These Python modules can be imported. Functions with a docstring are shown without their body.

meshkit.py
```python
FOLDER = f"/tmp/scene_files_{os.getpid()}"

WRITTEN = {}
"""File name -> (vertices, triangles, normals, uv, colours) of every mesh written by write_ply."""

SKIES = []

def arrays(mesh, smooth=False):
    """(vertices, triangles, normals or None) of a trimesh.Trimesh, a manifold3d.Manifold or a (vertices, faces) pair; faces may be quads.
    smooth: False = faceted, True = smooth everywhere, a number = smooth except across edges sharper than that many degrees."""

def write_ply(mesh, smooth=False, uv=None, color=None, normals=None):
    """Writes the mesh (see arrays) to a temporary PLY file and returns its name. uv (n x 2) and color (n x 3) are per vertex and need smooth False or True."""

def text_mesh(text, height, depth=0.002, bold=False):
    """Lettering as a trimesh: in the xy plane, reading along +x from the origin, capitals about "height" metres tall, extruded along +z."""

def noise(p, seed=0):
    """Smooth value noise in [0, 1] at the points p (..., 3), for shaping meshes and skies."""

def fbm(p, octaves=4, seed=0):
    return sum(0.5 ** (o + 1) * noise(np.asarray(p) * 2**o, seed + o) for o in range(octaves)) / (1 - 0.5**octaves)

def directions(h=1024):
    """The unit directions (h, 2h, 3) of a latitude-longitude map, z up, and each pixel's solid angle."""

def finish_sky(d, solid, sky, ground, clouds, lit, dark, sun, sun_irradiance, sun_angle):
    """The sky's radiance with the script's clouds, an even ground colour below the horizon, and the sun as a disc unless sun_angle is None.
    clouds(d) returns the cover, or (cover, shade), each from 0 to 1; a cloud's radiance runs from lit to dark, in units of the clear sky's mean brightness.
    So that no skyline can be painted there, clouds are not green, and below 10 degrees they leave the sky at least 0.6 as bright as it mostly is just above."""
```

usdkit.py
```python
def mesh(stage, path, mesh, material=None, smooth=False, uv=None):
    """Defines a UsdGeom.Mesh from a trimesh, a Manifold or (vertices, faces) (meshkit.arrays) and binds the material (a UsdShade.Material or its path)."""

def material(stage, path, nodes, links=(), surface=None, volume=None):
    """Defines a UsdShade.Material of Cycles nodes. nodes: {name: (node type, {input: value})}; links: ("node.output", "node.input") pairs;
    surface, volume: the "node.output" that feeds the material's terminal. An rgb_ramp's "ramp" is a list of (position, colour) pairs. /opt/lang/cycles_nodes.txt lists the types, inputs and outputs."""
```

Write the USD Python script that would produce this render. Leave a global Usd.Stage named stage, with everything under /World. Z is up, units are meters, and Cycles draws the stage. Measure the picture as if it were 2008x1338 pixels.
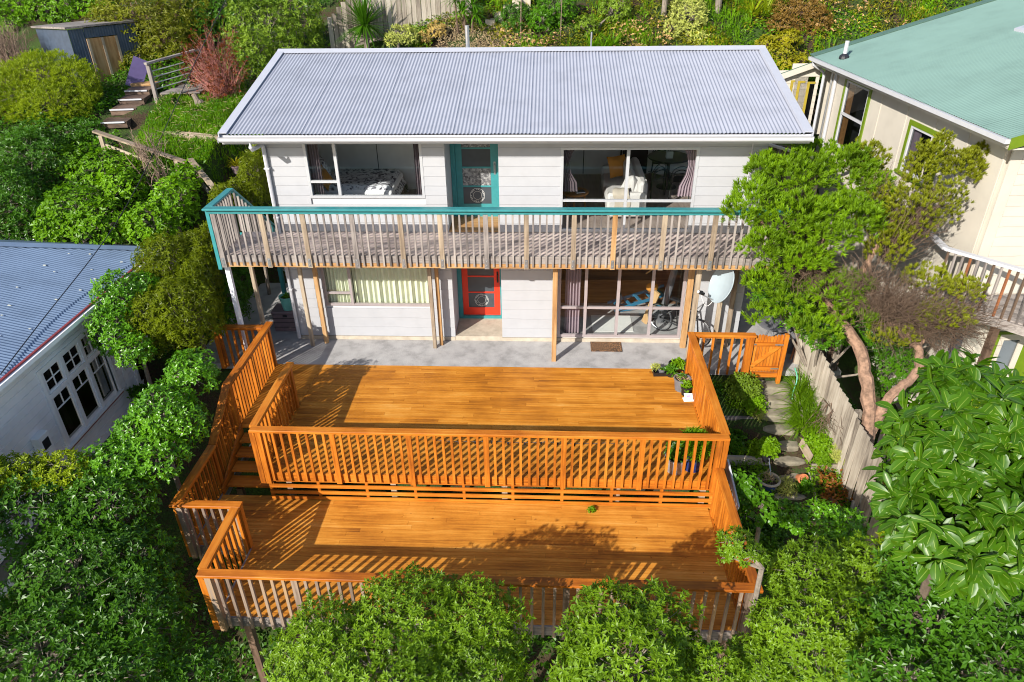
import math, numpy as np, trimesh, usdkit, meshkit
from pxr import Usd, UsdGeom, UsdLux, UsdShade, Gf, Sdf, Vt

stage = Usd.Stage.CreateInMemory()
UsdGeom.SetStageUpAxis(stage, UsdGeom.Tokens.z)
UsdGeom.SetStageMetersPerUnit(stage, 1.0)
UsdGeom.Xform.Define(stage, '/World')
UsdGeom.Scope.Define(stage, '/World/Looks')
PI = math.pi

# ---------------------------------------------------------------- camera, sky, sun, exposure
cam = UsdGeom.Camera.Define(stage, '/World/camera')
cr, cu, cf = (0.99891112, 0.04466757, -0.01346802), (-0.01112616, 0.50843198, 0.86103027), (-0.0453077, 0.85994287, -0.50837533)
ce = (0.682, -14.2135, 8.3865)
cam.AddTransformOp().Set(Gf.Matrix4d(*cr, 0, *cu, 0, *[-c for c in cf], 0, *ce, 1))
cam.CreateHorizontalApertureAttr(36.0); cam.CreateVerticalApertureAttr(36.0 * 682 / 1024)
cam.CreateFocalLengthAttr(25.13)
cam.CreateClippingRangeAttr(Gf.Vec2f(0.1, 400))
cam.CreateExposureAttr(0.66)
SUN_EL = math.radians(29.5)
SX, SY = -0.57, -0.82                       # horizontal direction towards the sun
SUN_ROT = math.atan2(SX, SY)
_h = math.hypot(SX, SY)
sdir = np.array([SX / _h * math.cos(SUN_EL), SY / _h * math.cos(SUN_EL), math.sin(SUN_EL)])
sky_mat = usdkit.material(stage, '/World/Looks/sky_light', {
    's': ('sky_texture', {'sky_type': 'single_scattering', 'sun_disc': False, 'sun_elevation': SUN_EL, 'sun_rotation': SUN_ROT, 'altitude': 100.0, 'air_density': 1.0, 'aerosol_density': 1.0, 'ozone_density': 1.0}),
    'b': ('background_shader', {'strength': 0.12})}, [('s.color', 'b.color')], surface='b.background')
dome = UsdLux.DomeLight.Define(stage, '/World/sky')
UsdShade.MaterialBindingAPI.Apply(dome.GetPrim()).Bind(sky_mat)
dome.GetPrim().SetCustomDataByKey('kind', 'structure')
sun = UsdLux.DistantLight.Define(stage, '/World/sun')
sun.CreateIntensityAttr(1.25); sun.CreateAngleAttr(0.53); sun.CreateColorAttr(Gf.Vec3f(1.0, 0.95, 0.87))
sun.CreateNormalizeAttr(True)
_z = sdir; _x = np.cross([0, 0, 1.0], _z); _x /= np.linalg.norm(_x); _y = np.cross(_z, _x)
sun.AddTransformOp().Set(Gf.Matrix4d(*_x, 0, *_y, 0, *_z, 0, 0, 0, 0, 1))

# ---------------------------------------------------------------- helpers
_used = {}
def numbered(parent, name):
    k = (parent, name); n = _used.get(k, 0); _used[k] = n + 1
    return f'{parent}/{name}' if n == 0 else f'{parent}/{name}_{n:03d}'
def tag(prim, label=None, cat=None, group=None, kind=None):
    for k, v in (('label', label), ('category', cat), ('group', group), ('kind', kind)):
        if v: prim.SetCustomDataByKey(k, v)
    return prim
def thing(name, label, cat, loc=(0, 0, 0), rotz=0.0, group=None, kind=None):
    x = UsdGeom.Xform.Define(stage, numbered('/World', name))
    if any(loc): x.AddTranslateOp().Set(Gf.Vec3d(*map(float, loc)))
    if rotz: x.AddRotateZOp().Set(math.degrees(rotz))
    tag(x.GetPrim(), label, cat, group, kind)
    return x.GetPrim()
def copy_of(src, label, loc, rotz=0.0, group=None, scale=None):
    name = src.GetName()
    x = UsdGeom.Xform.Define(stage, numbered('/World', name))
    p = x.GetPrim(); p.GetReferences().AddInternalReference(src.GetPath()); p.SetInstanceable(True)
    x.ClearXformOpOrder()
    m = Gf.Matrix4d().SetRotate(Gf.Rotation(Gf.Vec3d(0, 0, 1), math.degrees(rotz)))
    if scale: m = Gf.Matrix4d().SetScale(scale) * m
    m.SetTranslateOnly(Gf.Vec3d(*map(float, loc)))
    x.AddTransformOp(opSuffix='copy').Set(m)
    tag(p, label, src.GetCustomDataByKey('category'), group)
    return p
def ppath(parent):
    return '/World' if parent is None else str(parent.GetPath())
class MB:
    def __init__(s): s.v = []; s.f = []; s.n = 0
    def add(s, v, f):
        v = np.asarray(v, float); f = np.asarray(f, int)
        if f.ndim == 2 and f.shape[1] == 4: f = np.vstack([f[:, [0, 1, 2]], f[:, [0, 2, 3]]])
        s.v.append(v); s.f.append(f + s.n); s.n += len(v); return s
    def tm(s, m): return s.add(np.array(m.vertices), np.array(m.faces))
    def box(s, x0, x1, y0, y1, z0, z1):
        v = [(x, y, z) for z in (z0, z1) for y in (y0, y1) for x in (x0, x1)]
        return s.add(v, [(0, 2, 3, 1), (4, 5, 7, 6), (0, 1, 5, 4), (2, 6, 7, 3), (0, 4, 6, 2), (1, 3, 7, 5)])
    def bar(s, a, b, w, h, up=(0, 0, 1)):
        """A rectangular stick from a to b: w across, h along up."""
        a = np.asarray(a, float); b = np.asarray(b, float); d = b - a; d /= np.linalg.norm(d)
        up = np.asarray(up, float)
        if abs(d @ up) > 0.98: up = np.array([0, 1.0, 0]) if abs(d[1]) < .9 else np.array([1.0, 0, 0])
        x = np.cross(d, up); x /= np.linalg.norm(x); u = np.cross(x, d)
        v = [p + x * i * w / 2 + u * j * h / 2 for p in (a, b) for j in (-1, 1) for i in (-1, 1)]
        return s.add(v, [(0, 1, 3, 2), (4, 6, 7, 5), (0, 4, 5, 1), (2, 3, 7, 6), (0, 2, 6, 4), (1, 5, 7, 3)])
    def tube(s, pts, r, sides=6, cap=True):
        p = np.asarray(pts, float); n = len(p); r = np.broadcast_to(np.asarray(r, float), (n,))
        t = np.gradient(p, axis=0); t /= np.linalg.norm(t, axis=1, keepdims=True) + 1e-9
        ref = np.array([0, 0, 1.0]) if abs(t[:, 2]).mean() < .8 else np.array([1.0, 0, 0])
        a = np.cross(t, ref); a /= np.linalg.norm(a, axis=1, keepdims=True) + 1e-9; b = np.cross(t, a)
        an = np.arange(sides) * 2 * PI / sides
        v = p[:, None] + r[:, None, None] * (np.cos(an)[None, :, None] * a[:, None] + np.sin(an)[None, :, None] * b[:, None])
        i, j = np.meshgrid(np.arange(n - 1), np.arange(sides), indexing='ij')
        q = np.stack([i * sides + j, i * sides + (j + 1) % sides, (i + 1) * sides + (j + 1) % sides, (i + 1) * sides + j], -1).reshape(-1, 4)
        q = q[:, ::-1]
        base = s.n; s.add(v.reshape(-1, 3), q)
        if cap:
            for k, o in ((0, 1), (n - 1, -1)):
                ring = v[k]; c = p[k]
                vv = np.vstack([ring, c]); f = [(j, (j + 1) % sides, sides)[::o] for j in range(sides)]
                s.add(vv, f)
        return s
    def lathe(s, prof, c=(0, 0, 0), n=20, axis='z'):
        """prof: (radius, height) pairs."""
        prof = np.asarray(prof, float); an = np.arange(n) * 2 * PI / n
        v = np.stack([prof[:, None, 0] * np.cos(an), prof[:, None, 0] * np.sin(an), np.repeat(prof[:, 1:2], n, 1)], -1)
        if axis == 'y': v = v[..., [0, 2, 1]]
        if axis == 'x': v = v[..., [2, 0, 1]]
        v = v + np.asarray(c, float)
        m = len(prof); i, j = np.meshgrid(np.arange(m - 1), np.arange(n), indexing='ij')
        q = np.stack([i * n + j, i * n + (j + 1) % n, (i + 1) * n + (j + 1) % n, (i + 1) * n + j], -1).reshape(-1, 4)
        if axis == 'y': q = q[:, ::-1]
        return s.add(v.reshape(-1, 3), q)
    def prism(s, poly, a, b):
        """poly: list of 3-D points (planar, convex), extruded from +a to +b (3-D offset vectors)."""
        p = np.asarray(poly, float); n = len(p); a = np.asarray(a, float); b = np.asarray(b, float)
        v = np.vstack([p + a, p + b]); f = []
        nrm = np.cross(p[1] - p[0], p[2] - p[0]); flip = (nrm @ (b - a)) > 0
        for i in range(1, n - 1): f += [(0, i + 1, i), (n, n + i, n + i + 1)]
        for i in range(n):
            j = (i + 1) % n; f += [(i, j, n + j), (i, n + j, n + i)]
        f = np.array(f)
        return s.add(v, f if flip else f[:, ::-1])
    def quad(s, a, b, c, d): return s.add([a, b, c, d], [(0, 1, 2), (0, 2, 3)])
    def grid(s, P):
        """P: n x m x 3 array of points as one sheet."""
        P = np.asarray(P, float); n, m = P.shape[:2]
        i, j = np.meshgrid(np.arange(n - 1), np.arange(m - 1), indexing='ij')
        q = np.stack([i * m + j, (i + 1) * m + j, (i + 1) * m + j + 1, i * m + j + 1], -1).reshape(-1, 4)
        return s.add(P.reshape(-1, 3), q)
    def move(s, R, t):
        s.v = [v @ np.asarray(R).T + np.asarray(t) for v in s.v]; return s
    def mesh(s): return np.vstack(s.v), np.vstack(s.f)
    def build(s, name, mat, parent=None, smooth=False, label=None, cat=None, group=None, kind=None):
        path = numbered(ppath(parent), name)
        m = usdkit.mesh(stage, path, s.mesh(), mat, smooth=smooth)
        m.CreateDoubleSidedAttr(True)
        tag(m.GetPrim(), label, cat, group, kind)
        return m.GetPrim()
def rbox(x0, x1, y0, y1, z0, z1, r=0.006):
    """Box with chamfered edges (44 triangles)."""
    c = np.array([(x0 + x1) / 2, (y0 + y1) / 2, (z0 + z1) / 2]); e = np.array([x1 - x0, y1 - y0, z1 - z0]) / 2
    r = min(r, e.min() * .8); pts = []
    for sx in (-1, 1):
        for sy in (-1, 1):
            for sz in (-1, 1):
                s = np.array([sx, sy, sz])
                for k in range(3):
                    q = e - r; q[k] = e[k]; pts.append(c + s * q)
    m = trimesh.convex.convex_hull(np.array(pts)); return m
def rot(z=0.0, x=0.0, y=0.0):
    cz, sz, cx, sx_, cy, sy_ = math.cos(z), math.sin(z), math.cos(x), math.sin(x), math.cos(y), math.sin(y)
    return np.array([[cz, -sz, 0], [sz, cz, 0], [0, 0, 1]]) @ np.array([[cy, 0, sy_], [0, 1, 0], [-sy_, 0, cy]]) @ np.array([[1, 0, 0], [0, cx, -sx_], [0, sx_, cx]])

# ---------------------------------------------------------------- materials
M = {}
def mat(name, nodes, links, surface='p.BSDF', volume=None):
    M[name] = usdkit.material(stage, '/World/Looks/' + name, nodes, links, surface=surface, volume=volume); return M[name]
def plain(name, col, rough=.5, metal=0.0, var=.08, scale=6.0, spec=.5, bump=0.0, bscale=60.0, dirt=0.0):
    """One colour with soft mottling, and fine relief."""
    c = np.array(col)
    nodes = {'g': ('geometry', {}), 'n': ('noise_texture', {'scale': scale, 'detail': 5.0, 'roughness': .6}),
             'r': ('rgb_ramp', {'ramp': [(.3, c * (1 - var - dirt)), (.5, c), (.72, np.minimum(c * (1 + var), .95))]}),
             'p': ('principled_bsdf', {'roughness': rough, 'metallic': metal, 'specular_ior_level': spec})}
    links = [('g.position', 'n.vector'), ('n.fac', 'r.fac'), ('r.color', 'p.base_color')]
    if bump:
        nodes['bn'] = ('noise_texture', {'scale': bscale, 'detail': 4.0}); nodes['bu'] = ('bump', {'strength': bump, 'distance': .01})
        links += [('g.position', 'bn.vector'), ('bn.fac', 'bu.height'), ('bu.normal', 'p.normal')]
    return mat(name, nodes, links)
def wood(name, axis, ramp, rough=.55, grain=22.0, along=1.3, pvar=.35, bump=.25, spec=.4, blotch=None):
    """Timber: noise drawn out along the axis, each piece its own tone."""
    sc = [grain, grain, grain]; sc['xyz'.index(axis)] = along
    ramp = [(p, np.array(c)) for p, c in ramp]
    nodes = {'g': ('geometry', {}), 'o': ('object_info', {}), 'm': ('mapping', {'mapping_type': 'point', 'scale': tuple(sc)}),
             'sh': ('vector_math', {'math_type': 'multiply_add', 'vector2': (1, 1, 1)}),
             'cx': ('combine_xyz', {}), 'mul': ('math', {'math_type': 'multiply', 'value2': 37.0}),
             'n': ('noise_texture', {'scale': 1.0, 'detail': 6.0, 'roughness': .62, 'distortion': .4}),
             'big': ('noise_texture', {'scale': 1.1, 'detail': 5.0, 'roughness': .6}),
             'a': ('math', {'math_type': 'multiply_add', 'value2': pvar, 'value3': -pvar / 2}),
             'b': ('math', {'math_type': 'multiply_add', 'value2': .90, 'value3': -.45}),
             's1': ('math', {'math_type': 'add'}), 's2': ('math', {'math_type': 'add'}),
             'r': ('rgb_ramp', {'ramp': ramp}),
             'bu': ('bump', {'strength': bump, 'distance': .006}),
             'p': ('principled_bsdf', {'roughness': rough, 'specular_ior_level': spec})}
    links = [('o.random', 'mul.value1'), ('mul.value', 'cx.x'), ('mul.value', 'cx.y'), ('mul.value', 'cx.z'),
             ('g.position', 'm.vector'), ('m.vector', 'sh.vector1'), ('cx.vector', 'sh.vector3'), ('sh.vector', 'n.vector'),
             ('g.position', 'big.vector'), ('o.random', 'a.value1'), ('big.fac', 'b.value1'),
             ('n.fac', 's1.value1'), ('a.value', 's1.value2'), ('s1.value', 's2.value1'), ('b.value', 's2.value2'),
             ('s2.value', 'r.fac'), ('r.color', 'p.base_color'), ('n.fac', 'bu.height'), ('bu.normal', 'p.normal')]
    return mat(name, nodes, links)
ORANGE = [(.12, (.20, .066, .007)), (.38, (.37, .130, .011)), (.55, (.475, .180, .018)), (.72, (.555, .235, .032)), (.92, (.62, .32, .08))]
RAILC = [(.18, (.20, .052, .006)), (.42, (.37, .105, .009)), (.55, (.46, .142, .013)), (.72, (.53, .19, .022)), (.9, (.60, .27, .05))]
GREYW = [(.2, (.13, .115, .11)), (.42, (.27, .24, .225)), (.55, (.36, .325, .305)), (.75, (.46, .42, .39)), (.95, (.52, .46, .40))]
PALEW = [(.2, (.15, .11, .075)), (.42, (.26, .20, .14)), (.58, (.34, .27, .19)), (.8, (.42, .34, .24))]
NEWW = [(.2, (.22, .11, .04)), (.42, (.35, .19, .075)), (.58, (.42, .25, .11)), (.8, (.48, .32, .16))]
FENCW = [(.15, (.11, .09, .07)), (.4, (.25, .21, .165)), (.55, (.33, .285, .225)), (.75, (.41, .36, .29)), (.95, (.47, .42, .35))]
DARKW = [(.2, (.05, .03, .02)), (.5, (.12, .075, .05)), (.8, (.2, .13, .09))]
for ax in 'xyz':
    wood('orange_' + ax, ax, RAILC if ax != 'x' else RAILC, pvar=.22, rough=.5, bump=.12, spec=.25)
    wood('grey_wood_' + ax, ax, [(p, np.array(c) * [.70, .68, .66]) for p, c in GREYW], pvar=.35, rough=.75)
    wood('pale_wood_' + ax, ax, PALEW, pvar=.3, rough=.7)
    wood('fence_wood_' + ax, ax, FENCW, pvar=.45, rough=.8)
    wood('new_wood_' + ax, ax, NEWW, pvar=.2, rough=.65)
    wood('dark_wood_' + ax, ax, DARKW, pvar=.3, rough=.6)
wood('deck_board', 'x', ORANGE, pvar=.28, rough=.55, grain=26, bump=.2, spec=.22)
wood('deck_board_low', 'x', [(.12, (.17, .058, .010)), (.36, (.37, .135, .016)), (.53, (.49, .195, .024)), (.72, (.58, .26, .042)), (.9, (.64, .34, .09))], pvar=.20, rough=.55, grain=24, bump=.25, spec=.22)
wood('weathered_baluster', 'z', [(.2, (.10, .065, .045)), (.42, (.20, .145, .11)), (.6, (.27, .20, .15)), (.85, (.34, .22, .12))], pvar=.5, rough=.75)
wood('grey_deck', 'x', [(p, np.array(c) * [1.22, 1.10, 1.06]) for p, c in GREYW], pvar=.3, rough=.8)
wood('floor_oak', 'x', [(.2, (.10, .05, .028)), (.5, (.19, .10, .058)), (.8, (.27, .155, .09))], pvar=.3, rough=.4)
wood('floor_grey', 'y', [(.2, (.15, .11, .095)), (.5, (.26, .20, .17)), (.8, (.36, .29, .25))], pvar=.3, rough=.4)
plain('house_paint', (.37, .374, .39), rough=.5, var=.035, scale=3, dirt=.02)
plain('trim_white', (.47, .47, .49), rough=.4, var=.04)
plain('aluminium', (.48, .49, .51), rough=.35, metal=.25, var=.05)
plain('bronze_alu', (.36, .31, .31), rough=.4, metal=.2, var=.06)
plain('teal', (.035, .22, .23), rough=.4, var=.12, scale=8)
plain('teal_top', (.035, .20, .21), rough=.35, var=.12, scale=8)
plain('red_paint', (.72, .035, .012), rough=.35, var=.08)
plain('cream', (.52, .475, .40), rough=.6, var=.04, scale=2, dirt=.03)
plain('green_trim', (.12, .19, .008), rough=.45, var=.1)
plain('nl_paint', (.76, .765, .80), rough=.55, var=.05, scale=3, dirt=.03)
plain('nl_white', (.82, .82, .84), rough=.5, var=.04)
plain('red_sill', (.22, .03, .03), rough=.5, var=.2)
plain('plaster', (.52, .51, .5), rough=.8, var=.03)
plain('plaster_dark', (.66, .65, .62), rough=.8, var=.05)
plain('black_plastic', (.012, .012, .014), rough=.4, var=.2)
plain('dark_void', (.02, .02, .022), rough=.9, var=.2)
plain('concrete', (.335, .325, .32), rough=.9, var=.20, scale=2.6, bump=.6, bscale=45, dirt=.14)
plain('concrete_dark', (.16, .15, .14), rough=.9, var=.25, scale=2.5, bump=.5, bscale=45)
plain('plinth', (.42, .36, .28), rough=.9, var=.2, scale=5, bump=.5)
plain('stone_step', (.20, .175, .125), rough=.9, var=.32, scale=4, bump=.7, bscale=25, dirt=.1)
plain('sofa_cloth', (.50, .47, .45), rough=.9, var=.04, bump=.2, bscale=300)
plain('mustard', (.50, .21, .03), rough=.9, var=.1, bump=.2, bscale=200)
plain('throw', (.42, .36, .29), rough=.95, var=.08)
plain('curtain_dark', (.10, .075, .085), rough=.9, var=.12)
plain('curtain_pink', (.30, .22, .25), rough=.9, var=.12)
plain('curtain_cream', (.62, .63, .47), rough=.9, var=.06)
plain('honey_wood', (.33, .15, .045), rough=.45, var=.2, scale=12)
plain('pot_white', (.6, .6, .58), rough=.5, var=.1)
plain('pot_grey', (.13, .13, .14), rough=.5, var=.2)
plain('pot_blue', (.015, .03, .12), rough=.2, var=.3)
plain('pot_aqua', (.16, .45, .38), rough=.4, var=.1)
plain('pot_green', (.02, .12, .08), rough=.4, var=.2)
plain('pot_metal', (.42, .42, .44), rough=.35, metal=.6, var=.25)
plain('terracotta', (.45, .15, .06), rough=.8, var=.2)
plain('soil', (.06, .04, .028), rough=1, var=.4, scale=20, bump=.6, bscale=60)
plain('straw', (.42, .31, .17), rough=.9, var=.2, scale=20)
plain('box_brown', (.17, .12, .125), rough=.6, var=.12, scale=14)
plain('dish_grey', (.30, .36, .39), rough=.4, var=.05)
plain('steel', (.45, .46, .48), rough=.35, metal=.8, var=.1)
plain('purple_panel', (.10, .075, .19), rough=.5, var=.15)
plain('navy_steel', (.045, .065, .10), rough=.45, var=.2)
plain('roof_blue', (.135, .19, .285), rough=.4, var=.1, scale=1.5, dirt=.05)
plain('roof_teal', (.145, .235, .205), rough=.6, var=.07, scale=1.1, dirt=.06)
plain('roof_teal_dark', (.07, .13, .10), rough=.5, var=.1)
plain('roof_silver', (.31, .322, .375), rough=.5, var=.06, scale=1.6, dirt=.06, spec=.35)
plain('roof_flash', (.385, .395, .44), rough=.45, var=.04)
plain('lichen', (.62, .62, .52), rough=1, var=.2, scale=30)
plain('rust', (.24, .085, .03), rough=.8, var=.3)
plain('yellow_trim', (.36, .27, .03), rough=.5, var=.1)
plain('bark_brown', (.225, .135, .088), rough=.95, var=.55, scale=11, bump=.9, bscale=30)
plain('bark_dark', (.09, .065, .045), rough=.95, var=.4, scale=12)
plain('bark_grey', (.20, .165, .13), rough=.95, var=.3, scale=14, bump=.9, bscale=30)
mat('twig_pale', {'g': ('geometry', {}), 'r': ('rgb_ramp', {'ramp': [(0, (.12, .08, .055)), (.35, (.28, .20, .145)), (.7, (.43, .34, .26)), (1, (.58, .50, .42))]}), 'p': ('principled_bsdf', {'roughness': .9, 'specular_ior_level': .2})}, [('g.random_per_island', 'r.fac'), ('r.color', 'p.base_color')])
plain('twig_brown', (.17, .115, .08), rough=.9, var=.3, scale=10)
plain('twig_red', (.25, .09, .07), rough=.9, var=.3, scale=10)
plain('white_card', (.8, .78, .78), rough=.6, var=.02)
plain('magenta', (.55, .06, .35), rough=.6, var=.02)
plain('blue_ladder', (.015, .16, .28), rough=.4, var=.1)
plain('cable', (.015, .015, .02), rough=.5, var=.1)
plain('hose_green', (.05, .35, .22), rough=.4, var=.1)
plain('cloth_dark', (.02, .02, .03), rough=.9, var=.2)
plain('cloth_blue', (.06, .14, .34), rough=.9, var=.2)
plain('steel_dark', (.07, .075, .09), rough=.5, var=.15)
def glass(name, tint=(.9, .93, .93), ior=1.5, rough=.0):
    mat(name, {'t': ('transparent_bsdf', {'color': tint}), 'g': ('glossy_bsdf', {'color': (1, 1, 1), 'roughness': rough}),
               'f': ('layer_weight', {'blend': .5}), 'pw': ('math', {'math_type': 'power', 'value2': 4.5}), 'ma': ('math', {'math_type': 'multiply_add', 'value2': .75, 'value3': .045}), 'm': ('mix_closure', {})},
        [('f.facing', 'pw.value1'), ('pw.value', 'ma.value1'), ('ma.value', 'm.fac'), ('t.BSDF', 'm.closure1'), ('g.BSDF', 'm.closure2')], surface='m.closure')
glass('window_glass'); glass('window_dark', (.45, .48, .5), 1.6)
mat('pattern_glass', {'g': ('geometry', {}), 'm': ('mapping', {'scale': (1, .02, 1)}), 'v': ('voronoi_texture', {'scale': 28.0, 'metric': 'chebychev'}), 'r': ('rgb_ramp', {'ramp': [(.0, (.05, .05, .055)), (.5, (.16, .16, .165)), (1, (.38, .38, .37))]}),
    'bw': ('rgb_to_bw', {}), 'bu': ('bump', {'strength': .5, 'distance': .01}), 'p': ('principled_bsdf', {'roughness': .25})},
    [('g.position', 'm.vector'), ('m.vector', 'v.vector'), ('v.color', 'bw.color'), ('bw.val', 'r.fac'), ('r.color', 'p.base_color'), ('v.distance', 'bu.height'), ('bu.normal', 'p.normal')])
plain('frost_dark', (.055, .065, .075), rough=.25, var=.2, scale=3)
plain('etch', (.42, .42, .40), rough=.6, var=.1)
# patterned bedding
mat('bedding', {'g': ('geometry', {}), 'n': ('noise_texture', {'scale': 5.0, 'detail': 4.0, 'distortion': 2.2}),
    'r': ('rgb_ramp', {'ramp': [(.36, (.05, .045, .055)), (.44, (.18, .17, .2)), (.5, (.62, .62, .64)), (1, (.75, .75, .76))]}), 'p': ('principled_bsdf', {'roughness': .9})},
    [('g.position', 'n.vector'), ('n.fac', 'r.fac'), ('r.color', 'p.base_color')])
mat('mat_pattern', {'g': ('geometry', {}), 'v': ('voronoi_texture', {'scale': 22.0, 'feature': 'distance_to_edge'}), 'r': ('rgb_ramp', {'ramp': [(.0, (.025, .015, .01)), (.1, (.05, .03, .02)), (.16, (.24, .12, .05)), (1, (.3, .16, .07))]}), 'bu': ('bump', {'strength': .6, 'distance': .01}), 'p': ('principled_bsdf', {'roughness': .95})},
    [('g.position', 'v.vector'), ('v.distance', 'r.fac'), ('r.color', 'p.base_color'), ('v.distance', 'bu.height'), ('bu.normal', 'p.normal')])
LEAF_GAIN = np.array([2.35, 2.1, .55])
def leafmat(name, ramp, clump=.35, rough=.5, trans=.30, cscale=1.4, spec=.26):
    ramp = [(p, np.minimum(np.array(c) * LEAF_GAIN, .75)) for p, c in ramp]
    tc = [(p, np.minimum(np.array(c) * np.array([1.35, 1.4, .6]), .8)) for p, c in ramp]
    mat(name, {'g': ('geometry', {}), 'n': ('noise_texture', {'scale': cscale, 'detail': 2.0}),
        'a': ('math', {'math_type': 'multiply_add', 'value2': 1.0 - clump, 'value3': -.0}), 'b': ('math', {'math_type': 'multiply_add', 'value2': clump * 1.9, 'value3': -clump * .45}),
        's': ('math', {'math_type': 'add'}), 'r': ('rgb_ramp', {'ramp': ramp}), 'rt': ('rgb_ramp', {'ramp': tc}),
        'p': ('principled_bsdf', {'roughness': rough, 'specular_ior_level': spec}), 't': ('translucent_bsdf', {}), 'm': ('mix_closure', {'fac': trans})},
        [('g.random_per_island', 'a.value1'), ('g.position', 'n.vector'), ('n.fac', 'b.value1'), ('a.value', 's.value1'), ('b.value', 's.value2'),
         ('s.value', 'r.fac'), ('s.value', 'rt.fac'), ('r.color', 'p.base_color'), ('rt.color', 't.color'), ('p.BSDF', 'm.closure1'), ('t.BSDF', 'm.closure2')], surface='m.closure')
leafmat('leaf_bright', [(0, (.040, .090, .005)), (.35, (.090, .190, .008)), (.7, (.170, .300, .012)), (1, (.27, .38, .03))], trans=.36)
leafmat('leaf_mid', [(0, (.018, .058, .008)), (.35, (.040, .115, .012)), (.7, (.075, .175, .018)), (1, (.15, .25, .035))], rough=.35)
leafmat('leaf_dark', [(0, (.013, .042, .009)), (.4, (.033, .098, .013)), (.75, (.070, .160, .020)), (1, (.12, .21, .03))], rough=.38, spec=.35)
leafmat('leaf_gloss', [(0, (.024, .080, .008)), (.4, (.055, .150, .011)), (.75, (.11, .23, .016)), (1, (.20, .32, .035))], rough=.32, trans=.2, spec=.42)
leafmat('leaf_puka', [(0, (.014, .046, .004)), (.4, (.046, .112, .007)), (.75, (.105, .185, .010)), (.93, (.17, .27, .02)), (1, (.26, .28, .02))], rough=.38, trans=.22, spec=.34, clump=.12)
plain('leaf_vein', (.15, .22, .03), rough=.4)
leafmat('leaf_olive', [(0, (.045, .055, .012)), (.4, (.085, .105, .018)), (.75, (.15, .165, .026)), (1, (.27, .24, .05))])
leafmat('leaf_lime', [(0, (.07, .11, .01)), (.4, (.13, .18, .015)), (.75, (.21, .26, .03)), (1, (.33, .36, .07))])
leafmat('leaf_brown', [(0, (.055, .035, .025)), (.4, (.10, .065, .045)), (.75, (.15, .115, .07)), (1, (.20, .18, .09))], trans=.1)
leafmat('leaf_red', [(0, (.045, .012, .012)), (.4, (.095, .026, .026)), (.75, (.14, .050, .045)), (1, (.11, .085, .03))], trans=.15)
leafmat('leaf_silver', [(0, (.12, .15, .12)), (.5, (.24, .28, .24)), (1, (.42, .46, .42))], trans=.1)
leafmat('leaf_greygreen', [(0, (.06, .10, .045)), (.5, (.13, .19, .09)), (1, (.30, .36, .22))], trans=.15)
leafmat('leaf_variegated', [(0, (.04, .08, .02)), (.5, (.10, .16, .04)), (.8, (.26, .32, .12)), (1, (.5, .52, .28))])
leafmat('leaf_gold', [(0, (.08, .09, .012)), (.45, (.17, .17, .02)), (.8, (.32, .24, .03)), (1, (.5, .27, .03))])
leafmat('grass_blade', [(0, (.035, .085, .008)), (.4, (.075, .165, .012)), (.7, (.12, .22, .02)), (.88, (.20, .24, .05)), (1, (.26, .20, .09))], rough=.5, trans=.45, clump=.55)
leafmat('petal', [(0, (.20, .13, .22)), (.5, (.30, .22, .36)), (1, (.40, .36, .55))], trans=.2)
leafmat('fallen_leaf', [(0, (.06, .025, .015)), (.45, (.14, .055, .02)), (.75, (.24, .12, .04)), (1, (.26, .20, .12))], trans=.1)
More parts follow.
